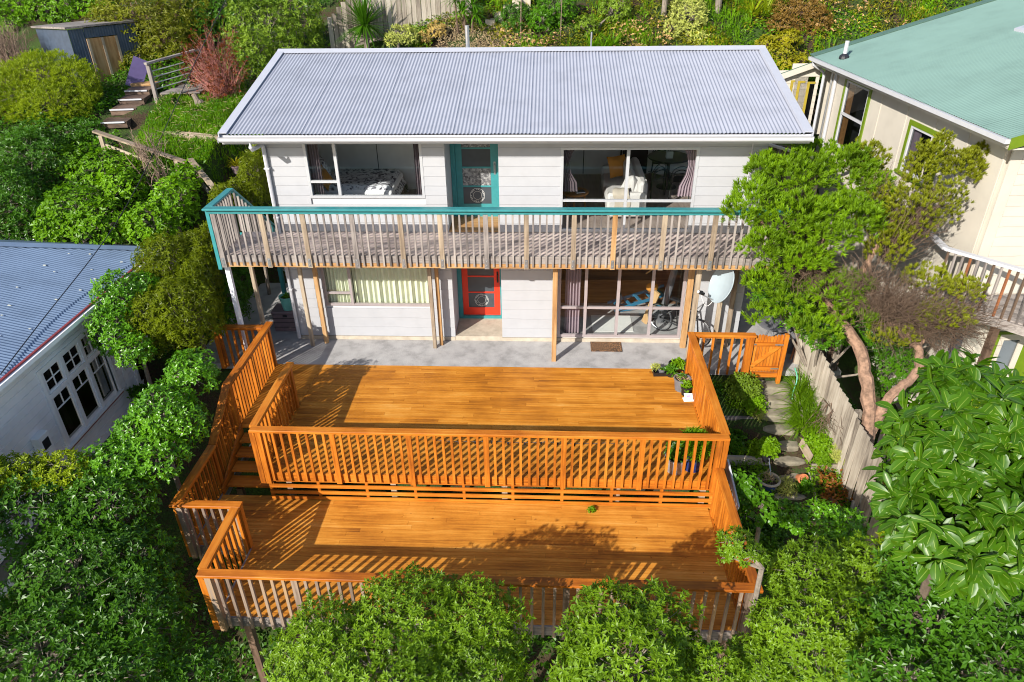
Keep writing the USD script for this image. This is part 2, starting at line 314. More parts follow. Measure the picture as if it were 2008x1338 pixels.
mat('earth', {'g': ('geometry', {}), 'n': ('noise_texture', {'scale': .9, 'detail': 6.0, 'roughness': .65}), 'n2': ('noise_texture', {'scale': 26.0, 'detail': 4.0}),
    's': ('math', {'math_type': 'multiply_add', 'value2': .4, 'value3': -.2}), 's2': ('math', {'math_type': 'add'}),
    'r': ('rgb_ramp', {'ramp': [(.3, (.030, .020, .013)), (.42, (.055, .038, .022)), (.5, (.035, .055, .015)), (.62, (.045, .085, .014)), (.75, (.07, .11, .02))]}),
    'bu': ('bump', {'strength': .8, 'distance': .05}), 'p': ('principled_bsdf', {'roughness': 1.0, 'specular_ior_level': .15})},
    [('g.position', 'n.vector'), ('g.position', 'n2.vector'), ('n2.fac', 's.value1'), ('n.fac', 's2.value1'), ('s.value', 's2.value2'), ('s2.value', 'r.fac'), ('r.color', 'p.base_color'), ('n2.fac', 'bu.height'), ('bu.normal', 'p.normal')])
# ---------------------------------------------------------------- terrain
def sstep(a, b, x):
    t = np.clip((x - a) / (b - a), 0, 1); return t * t * (3 - 2 * t)
def H(x, y):
    x = np.asarray(x, float); y = np.asarray(y, float)
    front = np.interp(y, [-40, -12, -9, -1.25], [-16, -5.6, -4.6, -.12])
    ctr = np.interp(y, [-1.25, 7.0, 7.7, 9, 12, 20, 60], [-.12, -.12, 4.5, 5.15, 6.6, 10.5, 24])
    left = np.interp(y, [-40, -12, -7, -4, -1, .3, 1.4, 2.4, 3.3, 4.6, 7, 9, 12, 20, 60], [-16, -5.2, -2.6, -1.2, -.95, .7, 2.4, 3.15, 3.75, 4.2, 4.35, 5.0, 6.4, 10.5, 24])
    lpath = np.interp(y, [-1.25, 3.0, 3.5, 5.0, 7, 9, 12, 20, 60], [-.12, -.12, 2.9, 4.1, 4.4, 5.1, 6.6, 10.5, 24])
    rside = np.interp(y, [-1.25, 3.0, 4.6, 7.7, 9, 12, 20, 60], [-.12, -.12, 2.3, 4.4, 5.1, 6.6, 10.5, 24])
    nr = np.interp(y, [-40, -12, -6, -2, 3, 5, 8, 12, 20, 60], [-16, -5.6, -3.4, -1.7, -.9, 1.2, 4.2, 6.4, 10.5, 24])
    ctr = np.where(y < -1.25, front, ctr); lpath = np.where(y < -1.25, front, lpath); rside = np.where(y < -1.25, front, rside)
    w = sstep(-7.6, -7.0, x); z = left * (1 - w) + lpath * w
    w = sstep(-5.6, -5.0, x); z = z * (1 - w) + ctr * w
    w = sstep(5.4, 6.0, x); z = z * (1 - w) + rside * w
    w = sstep(6.7, 8.2, x); z = z * (1 - w) + nr * w
    return z
def Hn(x, y):
    """Ground with its small lumps (kept flat round the house)."""
    p = np.stack([np.asarray(x, float).ravel(), np.asarray(y, float).ravel(), np.zeros(np.size(x))], 1)
    bump = meshkit.fbm(p * .9).reshape(np.shape(x)) if hasattr(meshkit, 'fbm') else 0
    z = H(x, y); flat = ((np.asarray(x) > -7.1) & (np.asarray(x) < 6.6) & (np.asarray(y) > -2.2) & (np.asarray(y) < 7.5))
    return z + np.where(flat, -.03, (bump - .5) * .5)
def axis_pts(lo, hi, a, b, fine):
    return np.unique(np.concatenate([np.linspace(lo, a, 14), np.arange(a, b, fine), np.linspace(b, hi, 18)]))
gx = axis_pts(-60, 60, -19, 16, .22); gy = axis_pts(-60, 80, -13, 16, .22)
GX, GY = np.meshgrid(gx, gy, indexing='ij')
MB().grid(np.stack([GX, GY, Hn(GX, GY)], -1)).build('ground', M['earth'], None, smooth=True, kind='structure')
# concrete yard in front of and beside the house
c = MB(); c.box(-5.02, 5.0, -1.15, .05, -.13, 0.0); c.box(-7.12, -5.024, -1.15, 3.2, -.13, -.004); c.box(5.004, 7.0, -1.15, 3.2, -.13, -.004)
c.build('concrete_yard', M['concrete'], None, kind='structure')

# ---------------------------------------------------------------- the house
house = thing('house', 'two storey pale grey weatherboard house with corrugated silver roof', 'house')
XL, XR = -5.025, 5.025
def boards(x0, x1, z0, z1, y, pitch, holes, mt, parent, proud=.026, first=True):
    z = z0
    while z < z1 - .03:
        t = min(z + pitch, z1); spans = [(x0, x1)]
        for (a, b, c0, c1) in holes:
            if c0 < t - .02 and c1 > z + .02:
                new = []
                for s, e in spans:
                    if b <= s or a >= e: new.append((s, e))
                    else:
                        if a > s + .02: new.append((s, a))
                        if b < e - .02: new.append((b, e))
                spans = new
        for s, e in spans:
            MB().prism([(s, y - proud, z + .002), (s, y - proud * .7, t - .005), (s, y + .010, t - .005), (s, y + .010, z + .002)], (0, 0, 0), (e - s, 0, 0)).build('weatherboard', mt, parent)
        z += pitch
REC = (-1.37, -.285)
W1 = (-4.235, -1.822, 3.415, 4.605)      # bedroom window
SL1 = (.97, 3.705, 2.70, 4.475)          # upper sliding door
W2 = (-4.275, -1.845, .885, 2.02)
SL2 = (.975, 3.75, .13, 2.06)
holes_up = [W1, SL1, (REC[0], REC[1], 2.6, 4.7)]
holes_lo = [W2, SL2, (REC[0], REC[1], 0, 2.42)]
boards(XL, XR, 2.68, 4.7, 0.0, .2, holes_up, M['house_paint'], house)
boards(XL, XR, .10, 2.42, 0.0, .24, holes_lo, M['house_paint'], house)
def wall_with_holes(x0, x1, y0, y1, z0, z1, holes, mt, parent, name='wall'):
    xs = sorted({x0, x1} | {min(max(h[i], x0), x1) for h in holes for i in (0, 1)}); m = MB()
    for a, b in zip(xs[:-1], xs[1:]):
        mid = (a + b) / 2; cuts = sorted([(max(h[2], z0), min(h[3], z1)) for h in holes if h[0] < mid < h[1]]); z = z0
        for c0, c1 in cuts:
            if c0 > z + .002: m.box(a, b, y0, y1, z, c0)
            z = max(z, c1)
        if z < z1 - .002: m.box(a, b, y0, y1, z, z1)
    return m.build(name, mt, parent)
wall_with_holes(XL, XR, .014, .11, 2.46, 4.72, holes_up, M['plaster'], house)
wall_with_holes(XL, XR, .014, .11, 0.0, 2.45, [W2, SL2, (REC[0], REC[1], -1, 2.42)], M['plaster'], house)
# concrete plinth strips under the cladding
pl = MB(); pl.box(XL, REC[0], -.03, .012, 0, .088); pl.box(REC[1], XR, -.03, .012, 0, .088); pl.build('plinth', M['plinth'], house)
# other outside walls, ceilings and floors of the shell
MB().box(XL, XL + .1, .112, 6.9, 0, 4.72).build('wall', M['house_paint'], house)
for xs_ in (XR - .1,):        # right side wall with a window on each floor
    sw_ = MB(); wins = ((1.5, 3.5, 3.3, 4.5), (1.4, 3.4, .9, 2.1))
    for (za, zb_, wn) in ((2.45, 4.72, wins[0]), (0, 2.45, wins[1])):
        sw_.box(xs_, xs_ + .1, .112, wn[0], za, zb_); sw_.box(xs_, xs_ + .1, wn[1], 6.9, za, zb_); sw_.box(xs_, xs_ + .1, wn[0], wn[1], za, wn[2]); sw_.box(xs_, xs_ + .1, wn[0], wn[1], wn[3], zb_)
    sw_.build('wall', M['house_paint'], house)
    for wn in wins:
        xp = xs_ + .05; MB().quad((xp, wn[0], wn[2]), (xp, wn[1], wn[2]), (xp, wn[1], wn[3]), (xp, wn[0], wn[3])).build('side_pane', M['window_glass'], house)
MB().box(XL + .102, XR - .102, 6.8, 6.9, 0, 4.72).build('wall', M['house_paint'], house)
sh = MB(); sh.box(XL + .102, XR - .102, .112, 6.79, 2.425, 2.66); sh.box(XL + .102, XR - .102, .112, 6.79, 4.725, 4.78); sh.build('ceiling', M['plaster'], house)
# inner walls: bedroom back, partition, living back, recess
iw = MB()
for z0, z1 in ((.01, 2.42), (2.67, 4.72)):
    iw.box(REC[0] - .10, REC[0] - .004, .115, 4.2, z0, z1); iw.box(REC[1] + .004, REC[1] + .10, .115, 4.2, z0, z1)
iw.build('inner_wall', M['house_paint'], house)
iw = MB(); iw.box(XL + .11, REC[0] - .11, 2.75, 2.83, 2.67, 4.72); iw.box(REC[1] + .11, XR - .11, 3.95, 4.03, 2.68, 4.72)
iw.box(XL + .11, REC[0] - .11, 1.6, 1.68, .02, 2.42); iw.box(REC[1] + .11, XR - .11, 4.2, 4.28, .02, 2.42)
iw.build('inner_wall', M['plaster_dark'], house)
# wardrobe joint lines and panels on the inner walls
iw = MB(); iw.box(-3.4, -3.385, 2.735, 2.748, 2.7, 4.7); iw.box(-2.2, -2.185, 2.735, 2.748, 2.7, 4.7); iw.box(1.62, 1.64, 3.93, 3.948, 2.7, 4.7); iw.box(2.55, 2.6, 3.92, 3.948, 2.7, 4.7)
iw.build('panel_joint', M['dark_void'], house)
MB().box(2.62, 3.25, 3.93, 3.948, 2.7, 4.6).build('doorway', M['dark_void'], house)
# floors
fl = MB(); fl.box(REC[1] + .101, XR - .101, .02, 3.95, 2.662, 2.68); fl.build('living_room_floor', M['floor_grey'], house)
MB().box(XL + .101, REC[0] - .101, .12, 2.75, 2.662, 2.68).build('bedroom_floor', M['floor_grey'], house)
nb = 24
for k in range(nb):
    y0 = 1.75 + k * .1; MB().box(REC[1] + .101, XR - .101, y0, y0 + .097, .06, .082).build('floor_board', M['floor_oak'], house)
MB().box(REC[1] + .101, XR - .101, .112, 1.745, .06, .082).build('lower_room_floor', M['concrete'], house)
MB().box(XL + .101, REC[0] - .101, .112, 1.6, .06, .082).build('lower_room_floor', M['concrete'], house)
# recessed entrances
RY = .88
for (z0, z1, red) in ((2.67, 4.72, False), (.02, 2.42, True)):
    pz = z0 + (.0 if not red else .10)
    if red: MB().box(REC[0] + .002, REC[1] - .002, -.02, RY + .1, 0.0, .115).build('door_step', M['plinth'], house)
    else: MB().box(REC[0] + .002, REC[1] - .002, .0, RY + .1, 2.665, 2.70).build('door_step', M['new_wood_x'], house)
    b = .115 if red else 2.70
    top = z1
    d = thing('front_door', 'red front door with glass panels and etched ring, teal frame, ground floor' if red else 'teal front door with patterned glass panels opening onto the balcony', 'door', (0, 0, 0))
    col = M['red_paint'] if red else M['teal']
    fr = MB(); w = .10
    fr.box(REC[0] + .003, REC[0] + w, RY - .05, RY + .06, b, top); fr.box(REC[1] - w * .9, REC[1] - .003, RY - .05, RY + .06, b, top)
    fr.box(REC[0] + w, REC[1] - w * .9, RY - .05, RY + .06, b, b + .07); fr.box(REC[0] + w, REC[1] - w * .9, RY - .05, RY + .06, b + 2.04, top)
    fr.build('frame', M['teal'], d)
    x0, x1 = REC[0] + w + .004, REC[1] - w * .9 - .004; zb, zt = b + .075, b + 2.035
    lf = MB(); st = .135
    lf.box(x0, x0 + st, RY, RY + .045, zb, zt); lf.box(x1 - st, x1, RY, RY + .045, zb, zt)
    rails = [zb, zb + .20]; gh = (zt - .13 - (zb + .20) - 3 * .035) / 4
    lf.box(x0 + st, x1 - st, RY, RY + .045, zb, zb + .20); lf.box(x0 + st, x1 - st, RY, RY + .045, zt - .13, zt)
    panes = []
    z = zb + .20
    for k in range(4):
        panes.append((z, z + gh)); z += gh
        if k < 3: lf.box(x0 + st, x1 - st, RY + .002, RY + .043, z, z + .035); z += .035
    lf.build('door_leaf', col, d)
    for k, (a, c_) in enumerate(panes):
        pm = M['pattern_glass'] if k in (1, 3) and not red else M['frost_dark']
        MB().box(x0 + st, x1 - st, RY + .016, RY + .026, a, c_).build('glass_panel', pm, d)
    cx, cz = (x0 + x1) / 2, (panes[0][0] + panes[0][1]) / 2
    em = MB()
    for r0, r1 in ((.155, .165), (.125, .150), (.088, .096)):
        an = np.linspace(0, 2 * PI, 49); P = np.stack([np.stack([cx + r * np.cos(an), np.full(49, RY + .013), cz + r * np.sin(an)], -1) for r in (r0, r1)])
        if r1 == .150:
            for k in range(24):
                if k % 4 == 3: continue
                em.grid(P[:, 2 * k:2 * k + 2])
        else: em.grid(P)
    em.build('etched_ring', M['etch'], d)
    h = MB(); h.tube([(x1 - .05, RY - .01, b + .98), (x1 - .05, RY - .055, b + 1.0), (x1 - .05, RY - .055, b + 1.16), (x1 - .05, RY - .01, b + 1.18)], .009, 6); h.box(x1 - .07, x1 - .03, RY - .006, RY + .002, b + .94, b + 1.22)
    h.build('handle', M['black_plastic' if red else 'steel'], d)
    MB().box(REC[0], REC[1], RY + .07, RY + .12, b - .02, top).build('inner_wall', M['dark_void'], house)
    if not red: MB().box(REC[0], REC[1], .02, RY + .12, 4.735, 4.76).build('recess_ceiling', M['house_paint'], house)

# windows: aluminium frames with panes
def window(name, label, cat, x0, x1, z0, z1, bars_v, bars_h, mt, gm, y=-.03, fw=.05, depth=.07):
    w = thing(name, label, cat)
    f = MB(); f.box(x0, x1, y, y + depth, z0, z0 + fw); f.box(x0, x1, y, y + depth, z1 - fw, z1)
    f.box(x0, x0 + fw, y, y + depth, z0 + fw, z1 - fw); f.box(x1 - fw, x1, y, y + depth, z0 + fw, z1 - fw)
    f.build('frame', mt, w)
    xs = [x0 + fw] + [v for v in bars_v] + [x1 - fw]
    for v in bars_v: MB().box(v - fw * .55, v + fw * .55, y - .004, y + depth - .006, z0 + fw, z1 - fw).build('mullion', mt, w)
    for k, (a, b) in enumerate(zip(xs[:-1], xs[1:])):
        a2 = a + (fw * .55 if k else 0); b2 = b - (fw * .55 if k < len(xs) - 2 else 0)
        zs = [z0 + fw] + list(bars_h.get(k, [])) + [z1 - fw]
        for h in bars_h.get(k, []): MB().box(a2, b2, y + .004, y + depth - .012, h - fw * .45, h + fw * .45).build('transom', mt, w)
        for q, (c0, c1) in enumerate(zip(zs[:-1], zs[1:])):
            c0 += fw * .45 if q else 0; c1 -= fw * .45 if q < len(zs) - 2 else 0
            yy = y + depth * .5
            MB().quad((a2, yy, c0), (b2, yy, c0), (b2, yy, c1), (a2, yy, c1)).build('pane', gm, w)
    return w
window('window', 'wide bedroom window beside the teal door, upper floor', 'window', W1[0], W1[1], W1[2], W1[3], [-3.60], {0: [3.765]}, M['aluminium'], M['window_glass'], fw=.055)
window('window', 'lower window with closed cream curtains below the balcony', 'window', W2[0], W2[1], W2[2], W2[3], [-3.66], {0: [1.20]}, M['bronze_alu'], M['window_glass'], fw=.05)
window('sliding_door', 'upper glass sliding door of the living room with sofa inside', 'glass door', SL1[0], SL1[1], SL1[2], SL1[3], [2.31], {0: [3.37], 1: [3.37]}, M['aluminium'], M['window_glass'], fw=.055)
sd = window('sliding_door', 'lower four panel glass sliding door facing the timber deck', 'glass door', SL2[0], SL2[1], SL2[2], SL2[3], [1.585, 2.30, 3.04], {0: [.88], 1: [.88], 2: [.88], 3: [.88]}, M['bronze_alu'], M['window_glass'], fw=.06)
MB().box(2.335, 2.375, -.055, -.03, 1.02, 1.22).build('handle', M['black_plastic'], sd)
MB().box(.80, 3.86, -.03, -.002, 4.48, 4.56).build('door_head', M['house_paint'], house)
# corner cover boards
# roof: corrugated sheets, ridge, barge flashings, gutter, fascia, soffit, downpipe
RX0, RX1, YE, ZE, YR, ZR = -5.60, 5.59, -.64, 4.90, 3.40, 5.80
def corrugated(x0, x1, pitch, amp, samples=6):
    n = int(round((x1 - x0) / pitch * samples)); x = np.linspace(x0, x1, n + 1); return x, amp * np.cos((x - x0) / pitch * 2 * PI)
ns = 15; sw = (RX1 - RX0 - .24) / ns
for k in range(ns):
    a = RX0 + .12 + k * sw; x, z = corrugated(a, a + sw + .002, sw / 10, .0105)
    dz = .004 * (k % 2)
    P = np.stack([np.stack([x, np.full_like(x, y0), zz + z + dz], -1) for y0, zz in ((YE, ZE), (YE * .35 + YR * .65, ZE * .35 + ZR * .65), (YR - .02, ZR - .01))])
    MB().grid(P.transpose(1, 0, 2)).build('roof_sheet', M['roof_silver'], house, smooth=60)
x, z = corrugated(RX0 + .1, RX1 - .1, .0762, .0105, 4)
MB().grid(np.stack([np.stack([x, np.full_like(x, y0), zz + z], -1) for y0, zz in ((YR + .02, ZR - .01), (7.6, ZE))]).transpose(1, 0, 2)).build('roof_sheet', M['roof_silver'], house, smooth=60)
MB().prism([(RX0 - .02, YR - .19, ZR - .022), (RX0 - .02, YR, ZR + .045), (RX0 - .02, YR + .19, ZR - .022), (RX0 - .02, YR, ZR + .035)], (0, 0, 0), (RX1 - RX0 + .04, 0, 0)).build('ridge_cap', M['roof_flash'], house)
def slope(y): return ZE + (ZR - ZE) * (y - YE) / (YR - YE)
for x0, x1 in ((RX0 - .02, RX0 + .15), (RX1 - .15, RX1 + .02)):
    b = MB(); P = [(x0, YE - .02, slope(YE) + .022), (x1, YE - .02, slope(YE) + .022), (x1, YR - .15, slope(YR - .15) + .022), (x0, YR - .15, slope(YR - .15) + .022)]
    b.prism(P, (0, 0, 0), (0, 0, .012)); xo = x0 if x0 < 0 else x1 - .018
    b.prism([(xo, YE - .02, ZE - .15), (xo, YE - .02, ZE + .02), (xo, YR, ZR + .02), (xo, YR, ZR - .15)], (0, 0, 0), (.018, 0, 0))
    b.prism([(xo, YR, ZR - .15), (xo, YR, ZR + .02), (xo, 7.6, ZE + .02), (xo, 7.6, ZE - .15)], (0, 0, 0), (.018, 0, 0))
    b.build('barge_flashing', M['roof_flash'], house)
MB().box(RX0, RX1, -.60, -.575, 4.70, 4.87).build('fascia', M['trim_white'], house)
MB().box(RX0 + .02, RX1 - .02, -.574, -.002, 4.705, 4.72).build('soffit', M['trim_white'], house)
MB().box(RX0 + .02, RX1 - .02, 6.9, 7.5, 4.705, 4.72).build('soffit', M['trim_white'], house)
g = [(RX0 - .01, -.602, 4.85), (RX0 - .01, -.602, 4.765), (RX0 - .01, -.70, 4.755), (RX0 - .01, -.74, 4.79), (RX0 - .01, -.74, 4.845), (RX0 - .01, -.752, 4.862)]
P = np.array(g); Q = P + np.array([RX1 - RX0 + .02, 0, 0]); gm = MB().grid(np.stack([P, Q])); inn = P + np.array([0, .006, .006]) ; gm.grid(np.stack([inn, inn + np.array([RX1 - RX0 + .02, 0, 0])]))
gm.box(RX0 - .012, RX0 - .004, -.75, -.602, 4.757, 4.855); gm.box(RX1 + .004, RX1 + .012, -.75, -.602, 4.757, 4.855)
gm.build('gutter', M['trim_white'], house)
dp = MB(); dp.tube([(-5.02, -.68, 4.76), (-5.02, -.68, 4.66), (-5.02, -.62, 4.60), (-5.02, -.13, 4.56), (-5.02, -.075, 4.5), (-5.02, -.07, .05)], .042, 8)
for zz in (4.05, 3.0, 1.3): dp.box(-5.075, -4.965, -.12, -.02, zz, zz + .03)
dp.build('downpipe', M['trim_white'], house)
MB().tube([(4.72, -.02, 4.70), (4.72, -.025, 2.7)], .012, 5).build('conduit', M['trim_white'], house)
vp = MB(); vp.tube([(-1.22, 3.95, 5.55), (-1.22, 3.95, 6.25)], .05, 8); vp.build('vent_pipe', M['steel'], house)
vp = MB(); vp.tube([(1.72, 4.2, 5.55), (1.72, 4.2, 6.05)], .02, 6); vp.build('vent_pipe', M['steel'], house)
MB().box(3.86, 4.30, -.10, -.03, .18, .30).build('meter_box', M['trim_white'], house)
MB().lathe([(.0, 0), (.05, 0), (.06, -.03), (.04, -.07), (0, -.08)], (4.78, -.2, 4.70), 10).build('soffit_light', M['steel'], house)

# ---------------------------------------------------------------- balcony
bal = thing('balcony', 'weathered grey timber balcony with teal handrail across the upper floor', 'balcony')
BX0, BX1, BY, BZ = -5.82, 5.25, -1.2, 2.655
w = .125; n = 9
for k in range(n):
    y0 = BY + .005 + k * (1.19 / n)
    cuts = [BX0, BX0 + 3.2 + (k * 1.37) % 2.0, BX0 + 7.0 + (k * .83) % 1.8, BX1]
    for a, b in zip(cuts[:-1], cuts[1:]): MB().box(a + .002, b - .002, y0, y0 + 1.19 / n - .008, BZ - .025, BZ).build('deck_board', M['grey_deck'], bal)
MB().box(BX0, BX1, BY - .045, BY, BZ - .16, BZ - .004).build('fascia_board', M['grey_wood_x'], bal)
MB().box(BX0, BX1, BY - .045, BY + .05, BZ - .26, BZ - .165).build('beam', M['new_wood_x'], bal)
for k in range(19):
    x = BX0 + .05 + k * (BX1 - BX0 - .1) / 18; MB().box(x - .022, x + .022, BY + .052, -.02, BZ - .19, BZ - .027).build('joist', M['pale_wood_y'], bal)
MB().box(BX0, BX1, -.075, -.025, BZ - .235, BZ - .19).build('ledger', M['pale_wood_x'], bal)
yb = BY - .046
bposts = [-5.79, -4.85, -4.03, -3.066, -2.128, -1.354, -.473, .31, 1.226, 2.0, 2.939, 3.89, 4.8]
RT = BZ + 1.0
for i, x in enumerate(bposts):
    p = MB().box(x - .047, x + .047, yb - .045, yb - .001, BZ - .255, RT - .05).build('post', M['new_wood_z' if i == 9 else ('pale_wood_z' if i % 3 else 'grey_wood_z')], bal)
    bl = MB()
    for dz in (-.09, -.19): bl.lathe([(0, -.01), (.014, -.01), (.014, 0)], (x, yb - .046, BZ + dz), 8, axis='y')
    bl.box(x - .03, x + .03, yb - .0485, yb - .0455, BZ - .23, BZ - .05); bl.build('bolt_plate', M['steel'], p)
for a, b in zip(bposts[:-1], bposts[1:]):
    m = max(4, int(round((b - a) / .135)) - 1)
    for k in range(1, m + 1):
        x = a + (b - a) * k / (m + 1)
        MB().box(x - .0175, x + .0175, yb - .036, yb - .001, BZ - .215, RT - .052).build('baluster', M['grey_wood_z'], bal)
for k in range(1, 4): MB().box(4.8 + k * .13 - .0175, 4.8 + k * .13 + .0175, yb - .036, yb - .001, BZ - .215, RT - .052).build('baluster', M['grey_wood_z'], bal)
hr = MB(); hr.tm(rbox(BX0 - .12, BX1, yb - .13, yb + .045, RT - .035, RT + .008, .01)); hr.box(BX0 - .05, BX1, yb - .062, yb - .047, RT - .11, RT - .036); hr.box(BX0 - .05, BX1, yb + .0, yb + .02, RT - .09, RT - .036)
hr.build('handrail', M['teal_top'], bal)
# left end: teal post, sloping balusters, rail
MB().box(BX0 - .10, BX0 - .03, yb - .05, yb + .05, BZ - .30, RT - .036).build('corner_post', M['teal'], bal)
hr = MB(); hr.tm(rbox(BX0 - .12, BX0 + .03, yb + .047, -.12, RT - .035, RT + .008, .01)); hr.build('handrail', M['teal_top'], bal)
for k in range(9):
    y = yb + .12 + k * .115; MB().box(BX0 - .062, BX0 - .022, y - .021, y + .021, BZ - .21, RT - .036).build('baluster', M['grey_wood_z'], bal)
MB().box(BX0 - .02, BX0 + .026, BY, .0, BZ - .19, BZ - .027).build('fascia_board', M['grey_wood_y'], bal)
# posts carrying the balcony
for (x, y, mt, w_) in ((-4.63, -.335, 'pale_wood_z', .08), (-4.35, -.19, 'new_wood_z', .09), (-1.80, -.36, 'pale_wood_z', .08), (-1.67, -.225, 'new_wood_z', .08), (.893, -.85, 'new_wood_z', .10), (.885, -.20, 'pale_wood_z', .08), (3.80, -.20, 'new_wood_z', .12), (3.83, -.75, 'pale_wood_z', .10), (4.50, -.17, 'pale_wood_z', .09), (4.76, -.17, 'pale_wood_z', .09), (-5.60, -.52, 'pale_wood_z', .08)):
    MB().tm(rbox(x - w_ / 2, x + w_ / 2, y - w_ / 2, y + w_ / 2, -.02, BZ - .195, .006)).build('support_post', M[mt], bal)
MB().box(-5.86, -5.77, -1.17, -1.08, -.6, BZ - .262).build('support_post', M['nl_paint'], bal, label='blue grey painted support post')
# stair down the left side of the house
st = thing('side_stair', 'teal timber stair dropping from the balcony along the left wall', 'stair')
nr_ = 13
for k in range(nr_):
    z = BZ - (k + 1) * BZ / (nr_ + 1); y = .02 + k * .22
    MB().box(-5.86, -5.15, y, y + .25, z - .035, z).build('tread', M['grey_wood_x'], st)
for x in (-5.90, -5.125):
    MB().prism([(x, .0, BZ - .26), (x, .0, BZ - .02), (x, 3.1, -.02 + .12), (x, 3.1, -.1)], (-.02, 0, 0), (.02, 0, 0)).build('stringer', M['teal'], st)
MB().bar((-5.87, -.10, RT - .02), (-5.87, 3.05, 1.02), .10, .045).build('handrail', M['teal_top'], st)
for k in range(20):
    y = .02 + k * .155; z = RT - .04 - (y + .10) * .81; MB().box(-5.89, -5.85, y - .02, y + .02, z - .85, z).build('baluster', M['grey_wood_z'], st)
for y in (1.68, 3.0): MB().box(-5.935, -5.845, y - .045, y + .045, -.02, RT - .06 - (y + .10) * .81).build('post', M['teal'], st)
# ---------------------------------------------------------------- stained timber decks
rng = np.random.default_rng(5)
def deck_floor(parent, x0, x1, y0, y1, z, pitch=.0955, joint=2.4, mt='deck_board'):
    n = int(round((y1 - y0) / pitch)); pitch = (y1 - y0) / n
    for k in range(n):
        a = x0; ya = y0 + k * pitch; cut = [x0]; c = x0 + rng.uniform(.7, joint)
        while c < x1 - .5: cut.append(c); c += rng.choice([1.35, 1.8, 2.25, 2.7]) + rng.uniform(-.05, .05)
        cut.append(x1); dz = rng.uniform(-.0015, .0015)
        for a, b in zip(cut[:-1], cut[1:]):
            MB().box(a + .0015, b - .0015, ya + .0022, ya + pitch - .0022, z - .028, z + dz + rng.uniform(-.001, .001)).build('deck_board', M[mt], parent)
UX0, UX1, UY0, UY1, UZ = -4.215, 3.65, -4.69, -1.155, .013
LX0, LX1, LY0, LZ = -4.167, 3.60, -7.23, -.62
up = thing('upper_deck', 'upper orange stained timber deck meeting the concrete yard', 'deck')
deck_floor(up, UX0, UX1, UY0, UY1, UZ)
deck_floor(up, -5.19, UX0, -3.42, UY1, UZ, joint=3)
MB().box(UX0, UX1, UY0 - .03, UY0 - .001, UZ - .15, UZ - .001).build('fascia_board', M['orange_x'], up)
MB().box(UX0 - .03, UX0 - .001, UY0, -3.5, UZ - .2, UZ - .03).build('fascia_board', M['orange_y'], up)
MB().box(UX1 + .001, UX1 + .03, UY0, -1.4, UZ - .2, UZ - .001).build('fascia_board', M['orange_y'], up)
MB().box(UX0, UX1, UY0 - .026, UY0 + .02, UZ - .205, UZ - .155).build('bearer', M['orange_x'], up)
for k in range(17):
    x = UX0 + .05 + k * (UX1 - UX0 - .1) / 16; MB().box(x - .022, x + .022, UY0 + .01, UY1 - .05, UZ - .15, UZ - .03).build('joist', M['pale_wood_y'], up)
# open slatted skirt between the decks
for k, (za, zb) in enumerate(((-.335, -.265), (-.48, -.41), (-.605, -.54))):
    MB().box(UX0, UX1, UY0 - .022, UY0, za, zb).build('skirt_slat', M['orange_x'], up)
for k in range(10):
    x = UX0 + .02 + k * (UX1 - UX0 - .04) / 9; MB().box(x - .025, x + .025, UY0 + .001, UY0 + .05, -.70, UZ - .21).build('skirt_post', M['orange_z'], up)
for x in (-3.9, -2.0, 0, 2.0, 3.5):
    MB().box(x - .05, x + .05, UY0 + .1, UY0 + .2, -3.3, UZ - .16).build('support_post', M['pale_wood_z'], up)
lo = thing('lower_deck', 'lower orange stained timber deck stepping out above the bushes', 'deck')
deck_floor(lo, LX0, LX1, LY0, -5.84, LZ, joint=2.2, mt='deck_board_low')
deck_floor(lo, -5.17, LX1, -5.84, -4.62, LZ, joint=2.2, mt='deck_board_low')
MB().box(LX0, LX1, LY0 - .03, LY0 - .001, LZ - .19, LZ - .001).build('fascia_board', M['grey_wood_x'], lo)
MB().box(-5.17, LX0, -5.87, -5.841, LZ - .19, LZ - .001).build('fascia_board', M['grey_wood_x'], lo)
MB().box(LX0 - .03, LX0 - .001, LY0, -5.872, LZ - .19, LZ - .001).build('fascia_board', M['grey_wood_y'], lo)
MB().box(-5.2, -5.171, -5.84, -3.0, LZ - .19, LZ - .001).build('fascia_board', M['grey_wood_y'], lo)
MB().box(LX1 + .001, LX1 + .03, LY0, -4.75, LZ - .19, LZ - .001).build('fascia_board', M['orange_y'], lo)
for k in range(17):
    x = LX0 + .05 + k * (LX1 - LX0 - .1) / 16; MB().box(x - .022, x + .022, LY0, -4.65, LZ - .19, LZ - .03).build('joist', M['pale_wood_y'], lo)
for x, y in ((-3.98, -6.9), (-2.0, -6.9), (0, -6.9), (2.0, -6.9), (3.5, -7.0), (-5.0, -5.6), (-5.05, -4.2)):
    MB().box(x - .055, x + .055, y - .055, y + .055, -5.2, LZ - .192).build('support_post', M['dark_wood_z'], lo)
# deck stair between the two
ds = thing('deck_stair', 'short orange timber stair linking the upper and lower decks', 'stair')
for k, (z, y) in enumerate(((-.115, -3.47), (-.24, -3.74), (-.365, -4.01), (-.49, -4.28))):
    MB().box(-5.10, -4.26, y - .24, y + .04, z - .035, z).build('tread', M['orange_x'], ds)
for x in (-5.15, -4.245):
    MB().prism([(x, -3.40, -.20), (x, -3.40, .08), (x, -4.62, -.48), (x, -4.62, LZ), (x, -4.3, LZ)], (-.018, 0, 0), (.018, 0, 0)).build('stringer', M['orange_y'], ds)

